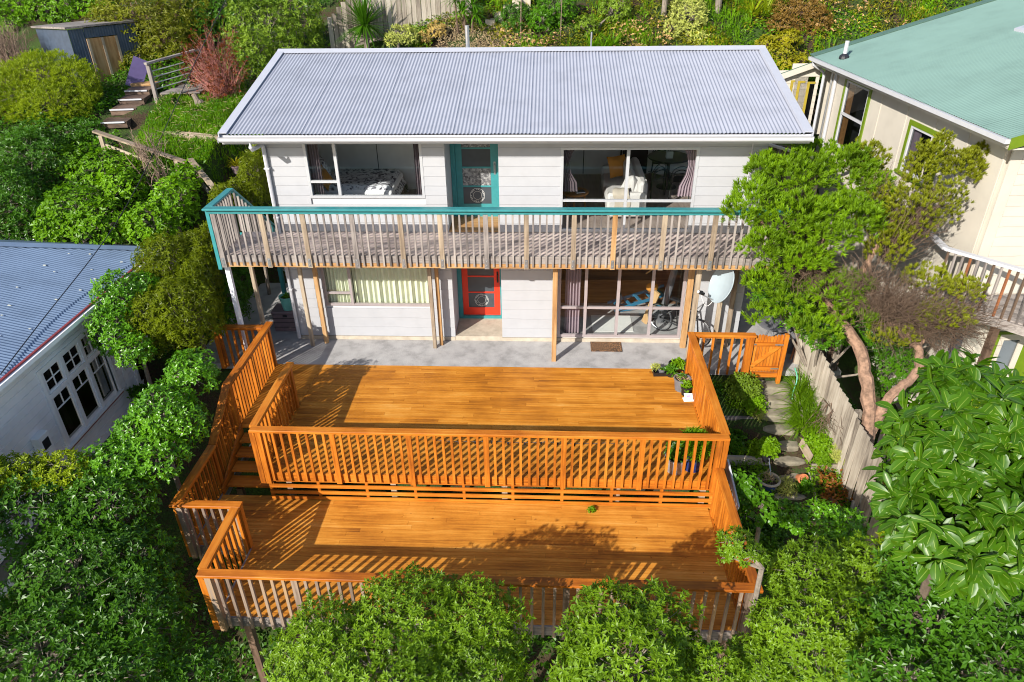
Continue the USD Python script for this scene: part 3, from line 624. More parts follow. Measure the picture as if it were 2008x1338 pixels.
# ---------------------------------------------------------------- railings of the decks
def railing(label, pts, ztop, zbot, posts=1.27, sp=.141, cap=.145, out=(0, 0), bmat='orange_z', pmat='orange_z', group='stained timber railings of the decks', capmat=None, endposts=(1, 1), top_end=None, zbot_end=None, ext=(0, 0), board=False):
    """One straight run: capped rail, posts and balusters. out: unit vector towards the outer side."""
    r = thing('deck_railing', label, 'railing', group=group)
    a = np.array([*pts[0], 0.0]); b = np.array([*pts[1], 0.0]); L = np.linalg.norm(b - a); d = (b - a) / L
    ax = 'x' if abs(d[0]) > abs(d[1]) else 'y'; o = np.array([*out, 0.0])
    te = ztop if top_end is None else top_end; be = zbot if zbot_end is None else zbot_end
    zt = lambda s: ztop + (te - ztop) * s / L
    zb_ = lambda s: zbot + (be - zbot) * s / L
    cm = M[capmat] if capmat else M['orange_' + ax]
    A = a - d * ext[0] + np.array([0, 0, zt(-ext[0]) - .022]); B = b + d * ext[1] + np.array([0, 0, zt(L + ext[1]) - .022])
    # capping plank with slightly eased edges
    wv = np.cross(d, [0, 0, 1.0]); pr = []
    hw, hh, e = cap / 2, .022, .006
    for (p, q) in ((-hw, -hh), (hw, -hh), (hw, hh - e), (hw - e, hh), (-hw + e, hh), (-hw, hh - e)):
        pr.append(A + o * .02 + wv * p + np.array([0, 0, q]))
    MB().prism(pr, (0, 0, 0), B - A).build('cap_rail', cm, r)
    nP = max(1, int(round(L / posts))); Sp = [L * k / nP for k in range(nP + 1)]
    for i, s in enumerate(Sp):
        if (i == 0 and not endposts[0]) or (i == nP and not endposts[1]): continue
        s = min(max(s, .05), L - .05); p = a + d * s + o * .022
        m = MB().bar(p + [0, 0, zb_(s) - .04], p + [0, 0, zt(s) - .046], .09, .045 if i not in (0, nP) else .09, up=d if ax == 'y' else (0, 1, 0)); m.build('post', M[pmat], r)
    for s0, s1 in zip(Sp[:-1], Sp[1:]):
        m = max(1, int(round((s1 - s0) / sp)) - 1)
        for k in range(1, m + 1):
            s = s0 + (s1 - s0) * k / (m + 1); p = a + d * s + o * .02
            MB().bar(p + [0, 0, zb_(s)], p + [0, 0, zt(s) - .046], .042, .04, up=(0, 1, 0)).build('baluster', M[bmat], r)
    # flat rail under the cap
    q0, q1 = a + o * -.006 + [0, 0, zt(0) - .085], b + o * -.006 + [0, 0, zt(L) - .085]
    MB().bar(q0, q1, .016, .07).build('under_rail', M['orange_' + ax], r)
    return r
UT, LT = UZ + 1.0, LZ + 1.0
railing('long front railing of the upper deck, between the two deck levels', ((UX0, UY0 - .032), (UX1, UY0 - .032)), UT, UZ - .15, out=(0, -1), ext=(.075, .09))
railing('short left railing of the upper deck beside the deck stair', ((UX0 - .03, -2.70), (UX0 - .03, UY0 - .10)), UT, UZ - .15, out=(-1, 0), ext=(.06, -.121), posts=1.0)
railing('right railing of the upper deck, by the potted plants and garden steps', ((UX1 + .03, -1.36), (UX1 + .03, UY0 - .10)), UT, UZ - .15, out=(1, 0), ext=(.0725, -.121), sp=.118, posts=1.12)
railing('short railing on the concrete between the deck corner and the picket gate', ((UX1 + .12, -1.34), (4.93, -1.34)), UT, .03, out=(0, -1), ext=(-.005, .07), sp=.19, posts=2.0)
railing('short railing at the far left, in front of the tall hedge', ((-6.40, -1.22), (-5.26, -1.22)), UT, .0, out=(0, -1), ext=(.02, -.041), sp=.15, posts=1.2)
railing('left railing of the upper landing above the deck stair', ((-5.205, -1.16), (-5.205, -3.42)), UT, UZ - .15, out=(-1, 0), ext=(.13, .0), sp=.125, posts=1.1)
railing('sloping railing on the left of the deck stair', ((-5.205, -3.43), (-5.205, -4.42)), UT - .004, UZ - .15, out=(-1, 0), top_end=LT + .004, zbot_end=LZ - .15, sp=.13, posts=.99, endposts=(0, 0))
railing('left railing of the lower deck, ending at the stepped corner', ((-5.205, -4.43), (-5.205, -5.93)), LT, LZ - .16, out=(-1, 0), ext=(.0, -.108), sp=.13, posts=1.5)
GB = 'weathered_baluster'
railing('short railing across the stepped front left corner of the lower deck', ((-5.22, -5.875), (LX0 - .05, -5.875)), LT, LZ - .17, out=(0, -1), ext=(.075, .075), sp=.15, posts=1.1, bmat=GB, pmat=GB)
railing('short railing running forward from the stepped corner of the lower deck', ((LX0 - .03, -5.80), (LX0 - .03, LY0 - .09)), LT, LZ - .17, out=(-1, 0), ext=(-.168, -.111), sp=.15, posts=1.4)
railing('front railing of the lower deck with greyed balusters above the bushes', ((LX0, LY0 - .032), (LX1 + .03, LY0 - .032)), LT, LZ - .19, out=(0, -1), ext=(.085, .10), sp=.155, posts=1.29, bmat=GB, pmat=GB)
railing('right railing of the lower deck, next to the garden beds', ((LX1 + .03, -4.82), (LX1 + .03, LY0 - .09)), LT, LZ - .17, out=(1, 0), ext=(.06, -.111), sp=.115, posts=1.2)
# string of small lights on the upper front railing
sl = thing('light_string', 'string of small dark bulbs hung along the upper deck front railing', 'light string')
xs = np.linspace(-1.2, 2.1, 60); ys = np.full(60, UY0 - .015); zs = UZ + .79 - .03 * np.abs(np.sin((xs + 1.2) * 3.2))
MB().tube(np.stack([xs, ys, zs], 1), .006, 4).build('wire', M['cable'], sl)
for k in range(3, 58, 5): MB().lathe([(0, .01), (.014, 0), (.018, -.03), (.012, -.05), (0, -.055)], (xs[k], ys[k] - .002, zs[k]), 8).build('bulb', M['black_plastic'], sl)

# ---------------------------------------------------------------- picket gate
gt = thing('picket_gate', 'orange picket gate with rounded tops and a diagonal brace above the garden steps', 'gate')
gx0, gx1, gy_ = 4.985, 5.58, -1.36
MB().tm(rbox(4.895, 4.98, gy_ - .05, gy_ + .05, -.3, .98, .008)).build('post', M['orange_z'], gt)
MB().tm(rbox(5.59, 5.67, gy_ - .05, gy_ + .05, -.5, 1.02, .008)).build('post', M['orange_z'], gt)
for k in range(9):
    x = gx0 + .02 + k * (gx1 - gx0 - .02) / 9; w_ = .056; hz = .95 + .02 * math.sin(k)
    an = np.linspace(0, PI, 7); poly = [(x, gy_ + .012, .10), (x + w_, gy_ + .012, .10)] + [(x + w_ / 2 + w_ / 2 * math.cos(t), gy_ + .012, hz + w_ / 2 * math.sin(t)) for t in an]
    MB().prism(poly, (0, 0, 0), (0, .018, 0)).build('picket', M['orange_z'], gt)
for z in (.20, .78): MB().box(gx0 + .01, gx1 - .005, gy_ - .02, gy_ + .0115, z - .04, z + .04).build('rail', M['orange_x'], gt)
MB().bar((gx0 + .03, gy_ - .006, .235), (gx1 - .05, gy_ - .006, .75), .028, .07, up=(0, 0, 1)).build('brace', M['orange_x'], gt)
for z in (.20, .78): MB().box(gx1 - .16, gx1 + .03, gy_ - .027, gy_ - .021, z - .015, z + .015).build('hinge', M['steel'], gt)
MB().box(4.99, 5.04, gy_ - .03, gy_ - .021, .77, .80).build('latch', M['steel'], gt)
MB().box(4.983, 5.585, gy_ - .02, gy_ + .02, -.02, .085).build('threshold_board', M['orange_x'], gt)
# ---------------------------------------------------------------- left neighbour
nl = thing('neighbour_house', 'pale blue grey weatherboard villa with blue corrugated roof, on the left', 'house')
EX, EZ, WX = -8.30, 1.935, -8.60
def nl_roof_y(x): return .67 + (x - EX) * .5             # skewed top edge
pitch = .0762
P = []
for y in np.arange(-11.0, .67, pitch / 5):
    w_ = .0105 * math.cos(y / pitch * 2 * PI); xr = min(EX - 9.0, EX - 9.0)
    xe = xr if y <= nl_roof_y(xr) else EX + (y - .67) / .5
    P.append([(xe, y, EZ + (EX - xe) * .25 + w_), (EX + .02, y, EZ - .005 + w_)])
MB().grid(np.array(P)).build('roof', M['roof_blue'], nl, smooth=60)
d_ = np.array([-1, -.5, .25]); A = np.array([EX + .02, .68, EZ + .02]); B = A + d_ * 9
MB().prism([A + [0, -.14, .005], A + [0, .0, .045], A + [0, .10, .0], A + [0, -.02, .03]], (0, 0, 0), B - A).build('hip_cap', M['roof_blue'], nl)
MB().grid(np.array([[A + [0, .1, 0], A + [0, .1, 0] + d_ * 9], [A + [0, 1.6, -.6], A + [0, 1.6, -.6] + d_ * 9]])).build('roof', M['roof_blue'], nl)
gt_ = MB(); gt_.box(EX - .02, EX + .09, -11, .66, EZ - .10, EZ - .02); gt_.build('gutter', M['nl_white'], nl)
MB().box(EX - .01, EX + .03, -11, .67, EZ - .018, EZ + .012).build('eave_flashing', M['red_sill'], nl)
MB().box(WX + .02, EX - .025, -11, .5, EZ - .12, EZ - .08).build('soffit', M['nl_white'], nl)
def boards_x(x, y0, y1, z0, z1, pitch, holes, mt, parent):
    z = z0
    while z < z1 - .03:
        t = min(z + pitch, z1); spans = [(y0, y1)]
        for (a, b, c0, c1) in holes:
            if c0 < t - .02 and c1 > z + .02:
                new = []
                for s, e in spans:
                    if b <= s or a >= e: new.append((s, e))
                    else:
                        if a > s + .02: new.append((s, a))
                        if b < e - .02: new.append((b, e))
                spans = new
        for s, e in spans:
            MB().prism([(x + .024, s, z), (x + .024, s, t - .022), (x + .002, s, t - .001), (x - .012, s, t - .001), (x - .012, s, z)], (0, 0, 0), (0, e - s, 0)).build('weatherboard', mt, parent)
        z += pitch
NW = (-3.62, -1.76, -.33, 1.30); NW2 = (-.98, -.30, -.75, .75)
boards_x(WX, -11, -1.45, -1.0, 1.80, .155, [NW], M['nl_paint'], nl)
boards_x(WX, -1.30, .45, -1.0, 1.80, .155, [NW2], M['nl_paint'], nl)
MB().box(WX - .1, WX + .032, -1.44, -1.31, -1.05, 1.80).build('corner_board', M['nl_white'], nl)
inn = MB()
for (a, b, c, d2) in ((-11, NW[0], -1.6, 1.8), (NW[1], NW2[0], -1.6, 1.8), (NW2[1], .45, -1.6, 1.8)): inn.box(WX - .12, WX - .013, a, b, c, d2)
for q in (NW, NW2): inn.box(WX - .12, WX - .013, q[0], q[1], -1.6, q[2]); inn.box(WX - .12, WX - .013, q[0], q[1], q[3], 1.8)
inn.box(-17, WX - .013, .35, .45, -1.6, 1.8)
inn.build('wall', M['nl_paint'], nl)
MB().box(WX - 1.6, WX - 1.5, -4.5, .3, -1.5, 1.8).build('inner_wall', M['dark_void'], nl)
MB().box(WX - .04, WX + .05, -11, .45, -1.35, -1.02).build('plinth', M['concrete_dark'], nl)
def cross_window(y0, y1, z0, z1, n, split, label, cross=True):
    w = thing('window', label, 'window'); x = WX; fr = MB(); t = .085
    fr.box(x - .02, x + .05, y0 - t, y0, z0 - .02, z1 + t); fr.box(x - .02, x + .05, y1, y1 + t, z0 - .02, z1 + t); fr.box(x - .02, x + .05, y0, y1, z1, z1 + t)
    fr.build('frame', M['nl_white'], w)
    sl_ = MB(); sl_.box(x - .02, x + .09, y0 - t - .02, y1 + t + .02, z0 - .06, z0 - .022); sl_.build('sill', M['nl_white'], w)
    MB().box(x + .026, x + .075, y0 - t, y1 + t, z0 - .10, z0 - .062).build('sill_trim', M['red_sill'], w)
    wd = (y1 - y0) / n
    if cross: MB().box(x - .015, x + .045, y0, y1, split - .045, split + .045).build('transom', M['nl_white'], w)
    for k in range(n):
        a, b = y0 + k * wd, y0 + (k + 1) * wd
        if k: MB().box(x - .015, x + .043, a - .04, a + .04, z0 - .02, z1).build('mullion', M['nl_white'], w)
        for (c0, c1, top) in ((z0 - .02, split - .045, False), (split + .045, z1, True)):
            s = MB(); e = .045; a2, b2 = a + .04, b - .04
            s.box(x - .01, x + .02, a2, a2 + e, c0, c1); s.box(x - .01, x + .02, b2 - e, b2, c0, c1); s.box(x - .01, x + .02, a2 + e, b2 - e, c0, c0 + e * (1 if top else 1.8)); s.box(x - .01, x + .02, a2 + e, b2 - e, c1 - e, c1)
            m = (a2 + b2) / 2
            if top: s.box(x - .004, x + .014, m - .012, m + .012, c0 + e, c1 - e); mz = (c0 + c1) / 2; s.box(x - .003, x + .013, a2 + e, b2 - e, mz - .012, mz + .012)
            else: mz = c1 - .30; s.box(x - .004, x + .014, m - .012, m + .012, mz, c1 - e); s.box(x - .003, x + .015, a2 + e, b2 - e, mz - .013, mz + .013)
            s.build('sash', M['nl_white'], w)
            MB().quad((x + .004, a2, c0), (x + .004, b2, c0), (x + .004, b2, c1), (x + .004, a2, c1)).build('pane', M['window_dark'], w)
    return w
cross_window(NW[0], NW[1], NW[2], NW[3], 3, .78, 'white villa window of three lights with small square fanlights and red sill')
cross_window(NW2[0], NW2[1], NW2[2], NW2[3], 1, .25, 'narrow white villa window half hidden behind the glossy tree')
cu_ = MB(); ys = np.linspace(-2.05, -1.80, 12); cu_.grid(np.stack([np.stack([np.full(12, WX - .12) + .025 * np.sin(np.arange(12) * 2.2), ys, np.full(12, z)], -1) for z in (-.3, 1.25)])).build('curtain', M['nl_white'], nl)
mb = thing('meter_box', 'white metal meter box fixed to the villa wall', 'meter box')
MB().tm(rbox(WX + .028, WX + .18, -4.42, -4.12, -.12, .42, .01)).build('case', M['nl_white'], mb)
MB().box(WX + .181, WX + .186, -4.36, -4.18, .12, .32).build('meter_glass', M['black_plastic'], mb)
pr = MB(); pr.prism([(-8.25, .66, 1.72), (-7.80, .66, 1.72), (-8.25, -.05, 1.66), (-8.45, .1, 1.66)], (0, 0, -.02), (0, 0, .02)); pr.build('porch_roof', M['rust'], nl)
pr = MB(); pr.bar((-7.78, .70, 1.72), (-8.24, -.07, 1.66), .05, .14); pr.build('barge_board', M['nl_white'], nl)
# (lichen spots on the blue roof)
rl = np.random.default_rng(8); ml = MB()
for k in range(34):
    y = rl.uniform(-5.0, .3); x = EX - rl.uniform(.1, 3.4)
    if y > nl_roof_y(x) - .1: continue
    r = rl.choice([.02, .03, .06], p=[.5, .32, .18]); an = np.linspace(0, 2 * PI, 9)[:-1]; rr = r * rl.uniform(.7, 1.2, 8)
    zc = EZ + (EX - x) * .25 + .014
    pts = [(x + q * math.cos(t), y + q * math.sin(t) * .8, zc - q * math.cos(t) * .25) for q, t in zip(rr, an)]
    ml.prism(pts, (0, 0, 0), (0, 0, .004))
ml.build('lichen', M['lichen'], nl, kind='stuff')
rt = thing('villa_rear_roof', 'small brown flat roof with white edge behind the blue villa roof', 'roof')
MB().prism([(-11.06, .80, 2.09), (-13.8, .80, 2.12), (-13.8, .05, 2.04), (-11.45, .05, 2.03)], (0, 0, -.03), (0, 0, .0)).build('roof', M['dark_wood_x'], rt)
MB().bar((-11.03, .83, 2.085), (-11.43, .02, 2.03), .05, .06).build('barge_board', M['nl_white'], rt)
MB().bar((-11.03, .84, 2.085), (-13.8, .84, 2.115), .04, .04).build('edge_board', M['nl_white'], rt)
MB().box(-13.7, -11.5, .1, .75, .5, 1.98).build('wall', M['nl_paint'], rt)

# ---------------------------------------------------------------- right neighbour
NRL = (8.5, -1.743, 0.0); NRA = math.radians(4.6); TN = .285
nr = thing('neighbour_house', 'cream house with teal iron roof and green window trim, on the right', 'house', NRL, NRA)
def zr(x): return 5.11 + TN * x
def cor2(y0, y1, x0, x1, off=0):
    n = int((y1 - y0) / .0762 * 5); y = np.linspace(y0, y1, n + 1); w_ = .009 * np.cos(y / .0762 * 2 * PI)
    return np.stack([np.stack([np.full_like(y, x), y, zr(x) + w_ + off], -1) for x in (x0, (x0 + x1) / 2, x1)]).transpose(1, 0, 2)
k = 0; y = -.06
while y < 8.4:
    y2 = min(y + .84, 8.42); MB().grid(cor2(y, y2 + .01, -.05, 6.2, .003 * (k % 2))).build('roof_sheet', M['roof_teal'], nr, smooth=60); y = y2; k += 1
MB().prism([(-.06, 8.22, zr(-.06) + .02), (6.2, 8.22, zr(6.2) + .02), (6.2, 8.46, zr(6.2) + .03), (-.06, 8.46, zr(-.06) + .03)], (0, 0, 0), (0, 0, .02)).build('verge_flashing', M['roof_teal_dark'], nr)
MB().prism([(-.03, -.075, zr(0) - .2), (-.03, -.075, zr(0) + .0), (6.2, -.075, zr(6.2)), (6.2, -.075, zr(6.2) - .2)], (0, 0, 0), (0, .025, 0)).build('barge_board', M['green_trim'], nr)
MB().box(-.11, .0, -.04, 8.4, 5.005, 5.085).build('gutter', M['trim_white'], nr)
MB().box(-.0, .02, -.04, 8.4, 4.93, 5.06).build('fascia', M['cream'], nr)
MB().box(.022, .40, -.04, 8.4, 4.90, 4.93).build('soffit', M['cream'], nr)
MB().box(.42, 6.3, 8.38, 8.42, 3.0, zr(.4)).build('wall', M['cream'], nr)
# west wall: flat sheets with battens
Wn1 = (5.72, 6.95, 3.12, 4.74); Wn2 = (2.45, 3.62, 3.45, 4.42)
xs = sorted({.5, 7.95, Wn1[0], Wn1[1], Wn2[0], Wn2[1]}); m = MB()
for a, b in zip(xs[:-1], xs[1:]):
    h = [w_ for w_ in (Wn1, Wn2) if w_[0] < (a + b) / 2 < w_[1]]
    if h: m.box(.40, .5, a, b, -2.2, h[0][2]); m.box(.40, .5, a, b, h[0][3], 4.9)
    else: m.box(.40, .5, a, b, -2.2, 4.9)
m.build('wall', M['cream'], nr)
for y in (7.95 - .05, 5.1, 3.93, 2.79, 1.65, .55): MB().box(.388, .399, y - .02, y + .02, -2.0, 4.9).build('batten', M['cream'], nr)
def green_window(w_, label, mid=True):
    t = thing('window', label, 'window', NRL, NRA); y0, y1, z0, z1 = w_; g = MB(); x = .40; q = .10
    g.box(x - .03, x - .001, y0 - q, y0, z0 - .02, z1 + q); g.box(x - .03, x - .001, y1, y1 + q, z0 - .02, z1 + q); g.box(x - .031, x - .001, y0, y1, z1, z1 + q); g.box(x - .07, x - .001, y0 - q - .03, y1 + q + .03, z0 - .09, z0 - .021)
    g.build('frame', M['green_trim'], t)
    s = MB(); e = .05
    s.box(x - .02, x + .04, y0, y0 + e, z0 - .02, z1); s.box(x - .02, x + .04, y1 - e, y1, z0 - .02, z1); s.box(x - .02, x + .04, y0 + e, y1 - e, z1 - e, z1); s.box(x - .02, x + .04, y0 + e, y1 - e, z0 - .02, z0 + e)
    zm = (z0 + z1) / 2
    if mid: s.box(x - .025, x + .03, y0 + e, y1 - e, zm - .03, zm + .03)
    s.build('sash', M['trim_white'], t)
    MB().quad((x + .012, y0, z0), (x + .012, y1, z0), (x + .012, y1, z1), (x + .012, y0, z1)).build('pane', M['window_dark'], t)
    c = MB(); n = 14; yy = np.linspace(y1 - .34, y1 - .06, n); c.grid(np.stack([np.stack([x + .06 + .02 * np.sin(np.arange(n) * 1.9), yy, np.full(n, z)], -1) for z in (z0, z1)])); c.build('curtain', M['honey_wood'] if mid else M['curtain_pink'], t)
    return t
green_window(Wn1, 'tall green trimmed sash window near the rear downpipes of the cream house')
green_window(Wn2, 'shorter green trimmed window of the cream house behind the upright shrub', False)
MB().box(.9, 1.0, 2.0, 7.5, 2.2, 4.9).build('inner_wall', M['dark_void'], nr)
MB().box(.45, 6.3, .6, 8.2, 4.92, 4.95).build('ceiling', M['plaster'], nr)
# front wall with wide boards
Dr = (1.36, 2.9, -1.2, 1.06)
def boards_f(x0, x1, z0, z1, y, p, parent, hole=None):
    z = z0
    while z < z1 - .03:
        t_ = min(z + p, z1); sp = [(x0, x1)]
        if hole and hole[2] < t_ - .02 and hole[3] > z + .02: sp = [(x0, hole[0]), (hole[1], x1)]
        for s, e in sp: MB().prism([(s, y - .022, z - .01), (s, y - .008, t_ - .004), (s, y + .012, t_ - .004), (s, y + .012, z - .01)], (0, 0, 0), (e - s, 0, 0)).build('weatherboard', M['cream'], parent)
        z += p
boards_f(.62, 6.2, 1.95, 5.0, .40, .2, nr)
boards_f(.62, 6.2, -1.8, 1.60, .40, .2, nr, Dr)
MB().box(.405, .61, .375, .41, -2.2, 4.95).build('corner_board', M['cream'], nr)
MB().box(.61, 6.2, .416, .5, 1.06, 4.98).build('wall', M['cream'], nr); MB().box(.51, 1.36, .416, .5, -2.2, 1.058).build('wall', M['cream'], nr); MB().box(2.9, 6.2, .416, .5, -2.2, 1.058).build('wall', M['cream'], nr)
gd = thing('glazed_door', 'lime green and cream glazed door under the neighbouring deck', 'door', NRL, NRA)
g = MB(); g.box(Dr[0], Dr[0] + .10, .37, .45, Dr[2], Dr[3]); g.box(Dr[0] + .1, Dr[1], .37, .45, Dr[3] - .06, Dr[3]); g.box(2.02, Dr[1], .385, .44, Dr[2], Dr[3] - .061); g.build('frame', M['green_trim'], gd)
g = MB(); a, b = Dr[0] + .101, 2.018
g.box(a, a + .11, .38, .44, Dr[2], Dr[3] - .06); g.box(b - .11, b, .38, .44, Dr[2], Dr[3] - .06); g.box(a + .11, b - .11, .38, .44, Dr[3] - .2, Dr[3] - .06); g.box(a + .11, b - .11, .38, .44, Dr[2], Dr[2] + .3)
g.build('door_leaf', M['cream'], gd)
MB().quad((a, .41, Dr[2]), (b, .41, Dr[2]), (b, .41, Dr[3]), (a, .41, Dr[3])).build('pane', M['window_dark'], gd)
MB().box(a, b, .47, .48, Dr[2], Dr[3]).build('blind', M['nl_paint'], gd)
# rear lean-to with yellow windows
Yw = [(-.44, -.30), (-.10 - .14, -.0 - .03), (.03, .26)]
ly = 8.55; holes = [(a, b, 3.2, 4.5 - .35 * (a + .8) * .34) for a, b in ((-.42, -.31), (-.22, -.02), (.05, .27))]
z = 2.0
while z < 4.95:
    t_ = z + .17; sp = [(-1.6, .36)]
    for (a, b, c0, c1) in holes:
        if c0 < t_ and c1 > z: sp = [q for s, e in sp for q in ((s, a), (b, e)) if q[1] > q[0] + .01] if any(s < a < e for s, e in sp) else sp
    for s, e in sp:
        # stay below the sloping barge
        zt = 4.92 + .34 * s
        if zt < z + .04: s = (z + .05 - 4.92) / .34
        if e > s + .03: MB().prism([(s, ly - .02, z - .01), (s, ly - .006, t_ - .004), (s, ly + .012, t_ - .004), (s, ly + .012, z - .01)], (0, 0, 0), (e - s, 0, 0)).build('weatherboard', M['cream'], nr)
    z += .17
for k_, (a, b, c0, c1) in enumerate(holes):
    w_ = thing('yellow_window', ['narrow yellow framed window nearest our silver roof edge', 'middle narrow yellow framed window of the cream lean-to', 'yellow framed window of the cream lean-to next to the white downpipe'][k_], 'window', NRL, NRA)
    f = MB(); f.box(a, a + .07, ly - .03, ly + .03, c0, c1); f.box(a + .07, b, ly - .03, ly + .03, c1 - .05, c1); f.box(a + .07, b, ly - .03, ly + .03, c0, c0 + .05); f.build('frame', M['yellow_trim'], w_)
    MB().quad((a + .07, ly, c0), (b, ly, c0), (b, ly, c1), (a + .07, ly, c1)).build('pane', M['window_dark'], w_)
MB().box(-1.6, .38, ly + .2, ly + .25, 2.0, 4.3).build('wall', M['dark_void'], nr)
MB().prism([(.36, ly - .16, 5.03), (.36, ly + 1.6, 4.25), (-1.7, ly + 1.6, 4.25 - 2.06 * .34), (-1.7, ly - .16, 5.03 - 2.06 * .34)], (0, 0, 0), (0, 0, .035)).build('lean_to_roof', M['roof_teal_dark'], nr)
MB().prism([(.30, ly - .17, 4.86), (.30, ly - .17, 5.02), (-1.7, ly - .17, 5.02 - 2.0 * .34), (-1.7, ly - .17, 4.86 - 2.0 * .34)], (0, 0, 0), (0, .02, 0)).build('barge_board', M['cream'], nr)
dp = MB(); dp.tube([(-.05, 8.2, 5.02), (-.02, 8.2, 4.9), (.25, 8.2, 4.75), (.32, 8.2, 4.65), (.33, 8.2, 2.0)], .04, 7); dp.build('downpipe', M['trim_white'], nr)
for x, y, r, mt in ((.345, 7.52, .045, 'trim_white'), (.36, 7.78, .025, 'steel')):
    dp = MB(); dp.tube([(x, y, 4.95), (x, y, 2.0)], r, 7); dp.build('downpipe', M[mt], nr)
vp = MB(); vp.tube([(.34, 7.3, 5.2), (.34, 7.3, 5.62)], .05, 8); vp.build('vent_pipe', M['trim_white'], nr)
vp = MB(); vp.lathe([(.13, -.02), (.12, .04), (.055, .10)], (.34, 7.3, 5.22), 10); vp.build('vent_collar', M['cable'], nr)
s = MB(); P = [(3.24, 4.5, zr(3.24) + .06), (3.24, 5.42, zr(3.24) + .06), (4.2, 5.42, zr(4.2) + .06), (4.2, 4.5, zr(4.2) + .06)]
s.prism(P, (0, 0, -.08), (0, 0, 0)); s.build('skylight', M['roof_flash'], nr); s = MB(); s.prism([np.array(p) + q for p, q in zip(P, ((.08, .08, .023), (.08, -.08, .023), (-.08, -.08, -.023), (-.08, .08, -.023)))], (0, 0, 0), (0, 0, .006)); s.build('skylight_glass', M['dish_grey'], nr)
# its raised deck with flaking balusters
nd = thing('neighbour_deck', 'raised deck of the cream house with flaking rust red balusters', 'deck')
rail = [np.array(p) for p in ((8.33, -.2, 2.9), (8.26, -1.3, 2.9), (9.18, -2.24, 2.88), (11.0, -4.0, 2.86))]
for a, b in zip(rail[:-1], rail[1:]): MB().bar(a, b, .12, .05).build('handrail', M['trim_white'], nd)
for a, b in zip(rail[1:-1], rail[2:]):
    L = np.linalg.norm(b - a); n = int(L / .125)
    for k in range(n):
        p = a + (b - a) * (k + .5) / n; MB().bar(p - [0, 0, 1.0], p - [0, 0, .03], .035, .035, up=(0, 1, 0)).build('baluster', M['rust' if (k * 7) % 5 == 1 else ('grey_wood_z' if k % 3 else 'twig_pale')], nd)
poly = [(8.3, -1.28), (9.2, -2.2), (11.0, -3.96), (12.4, -2.0), (8.75, -1.0)]
dd = (rail[3] - rail[1])[:2]; dd = dd / np.linalg.norm(dd); nn = np.array([dd[1], -dd[0]]) * -1
for k in range(16):
    o = .06 + k * .125; a = rail[1][:2] + nn * o + dd * (.05 + .0 * o); b = a + dd * 3.6
    a = a + dd * max(0, .45 * 0)
    MB().bar((*a, 1.885), (*b, 1.885), .118, .03).build('deck_board', M['grey_wood_x'], nd)
f = MB(); f.bar((8.26, -1.33, 1.78), (11.0, -4.03, 1.78), .05, .18); f.build('fascia_board', M['grey_wood_x'], nd)
for k in range(5):
    a = rail[1][:2] + dd * (.4 + k * .75) + nn * .05; MB().bar((*a, 1.8), (*(a + nn * 1.4), 1.8), .05, .12).build('joist', M['dark_wood_y'], nd)
for t_ in (1.2, 3.2):
    a = rail[1][:2] + dd * t_ + nn * .12; MB().box(a[0] - .06, a[0] + .06, a[1] - .06, a[1] + .06, -3, 1.73).build('support_post', M['dark_wood_z'], nd)
# power cable from the hillside down to the villa
ca = thing('power_cable', 'black overhead cable crossing the garden to the blue villa roof', 'cable')
pts = np.array([(-6.6, 14, 10.9), (-8.03, 6.5, 6.63), (-8.584, 3.3, 4.25), (-8.84, 1.3, 3.0), (-8.86, -.4, 2.42), (-8.73, -2.6, 2.10), (-8.35, -4.65, 1.98)]); t_ = np.linspace(0, 1, 7); tt = np.linspace(0, 1, 40)
pts = np.stack([np.interp(tt, t_, pts[:, k]) for k in range(3)], 1)
for _ in range(12): pts[1:-1] = (pts[:-2] + 2 * pts[1:-1] + pts[2:]) / 4
MB().tube(pts, .010, 5).build('wire', M['cable'], ca)
# ---------------------------------------------------------------- rooms seen through the glass
def curtain(label, x0, x1, z0, z1, y, n, amp, mt, gather=None):
    k = n * 6; x = np.linspace(x0, x1, k + 1); w_ = amp * np.sin(np.linspace(0, n * 2 * PI, k + 1)) * (1 + .3 * np.sin(np.arange(k + 1) * .7))
    rows = []
    for i, z in enumerate(np.linspace(z0, z1, 6)):
        xx = x if gather is None else gather + (x - gather) * (1 - .55 * math.sin(PI * min(1, (1 - i / 5) * 1.2)) ** 1)
        rows.append(np.stack([xx, y + w_, np.full(k + 1, z)], -1))
    o = MB().grid(np.array(rows)).build('curtain', M[mt], None, smooth=True); tag(o, label, 'curtain', 'curtains in the house windows'); return o
curtain('dark curtain at the left edge of the bedroom window', -4.20, -3.98, 3.30, 4.66, .16, 4, .03, 'curtain_dark')
curtain('dark curtain at the right edge of the bedroom window', -2.02, -1.80, 3.30, 4.66, .16, 4, .03, 'curtain_dark')
curtain('dark curtain tied back at the left of the upper sliding door', .98, 1.34, 3.5, 4.5, .18, 6, .022, 'curtain_dark', gather=.98)
curtain('mauve curtain tied back at the right of the upper sliding door', 3.38, 3.68, 3.4, 4.5, .18, 5, .03, 'curtain_pink', gather=3.68)
curtain('cream curtain covering the narrow pane of the lower window', -4.26, -3.66, .80, 2.1, .17, 8, .032, 'curtain_cream')
curtain('pair of cream curtains closed across the wide pane of the lower window', -3.64, -1.80, .80, 2.1, .17, 15, .04, 'curtain_cream')
curtain('grey mauve curtain bunched at the left of the lower sliding door', 1.14, 1.48, .10, 2.2, .22, 5, .04, 'curtain_pink')
so = thing('sofa', 'pale grey sofa with low arms inside the upper living room', 'sofa', (2.42, .62, 2.68))
MB().tm(rbox(-.42, .42, .0, .20, .08, .62, .05)).build('arm', M['sofa_cloth'], so, smooth=40)
MB().tm(rbox(-.42, .42, 1.95, 2.13, .08, .62, .05)).build('arm', M['sofa_cloth'], so, smooth=40)
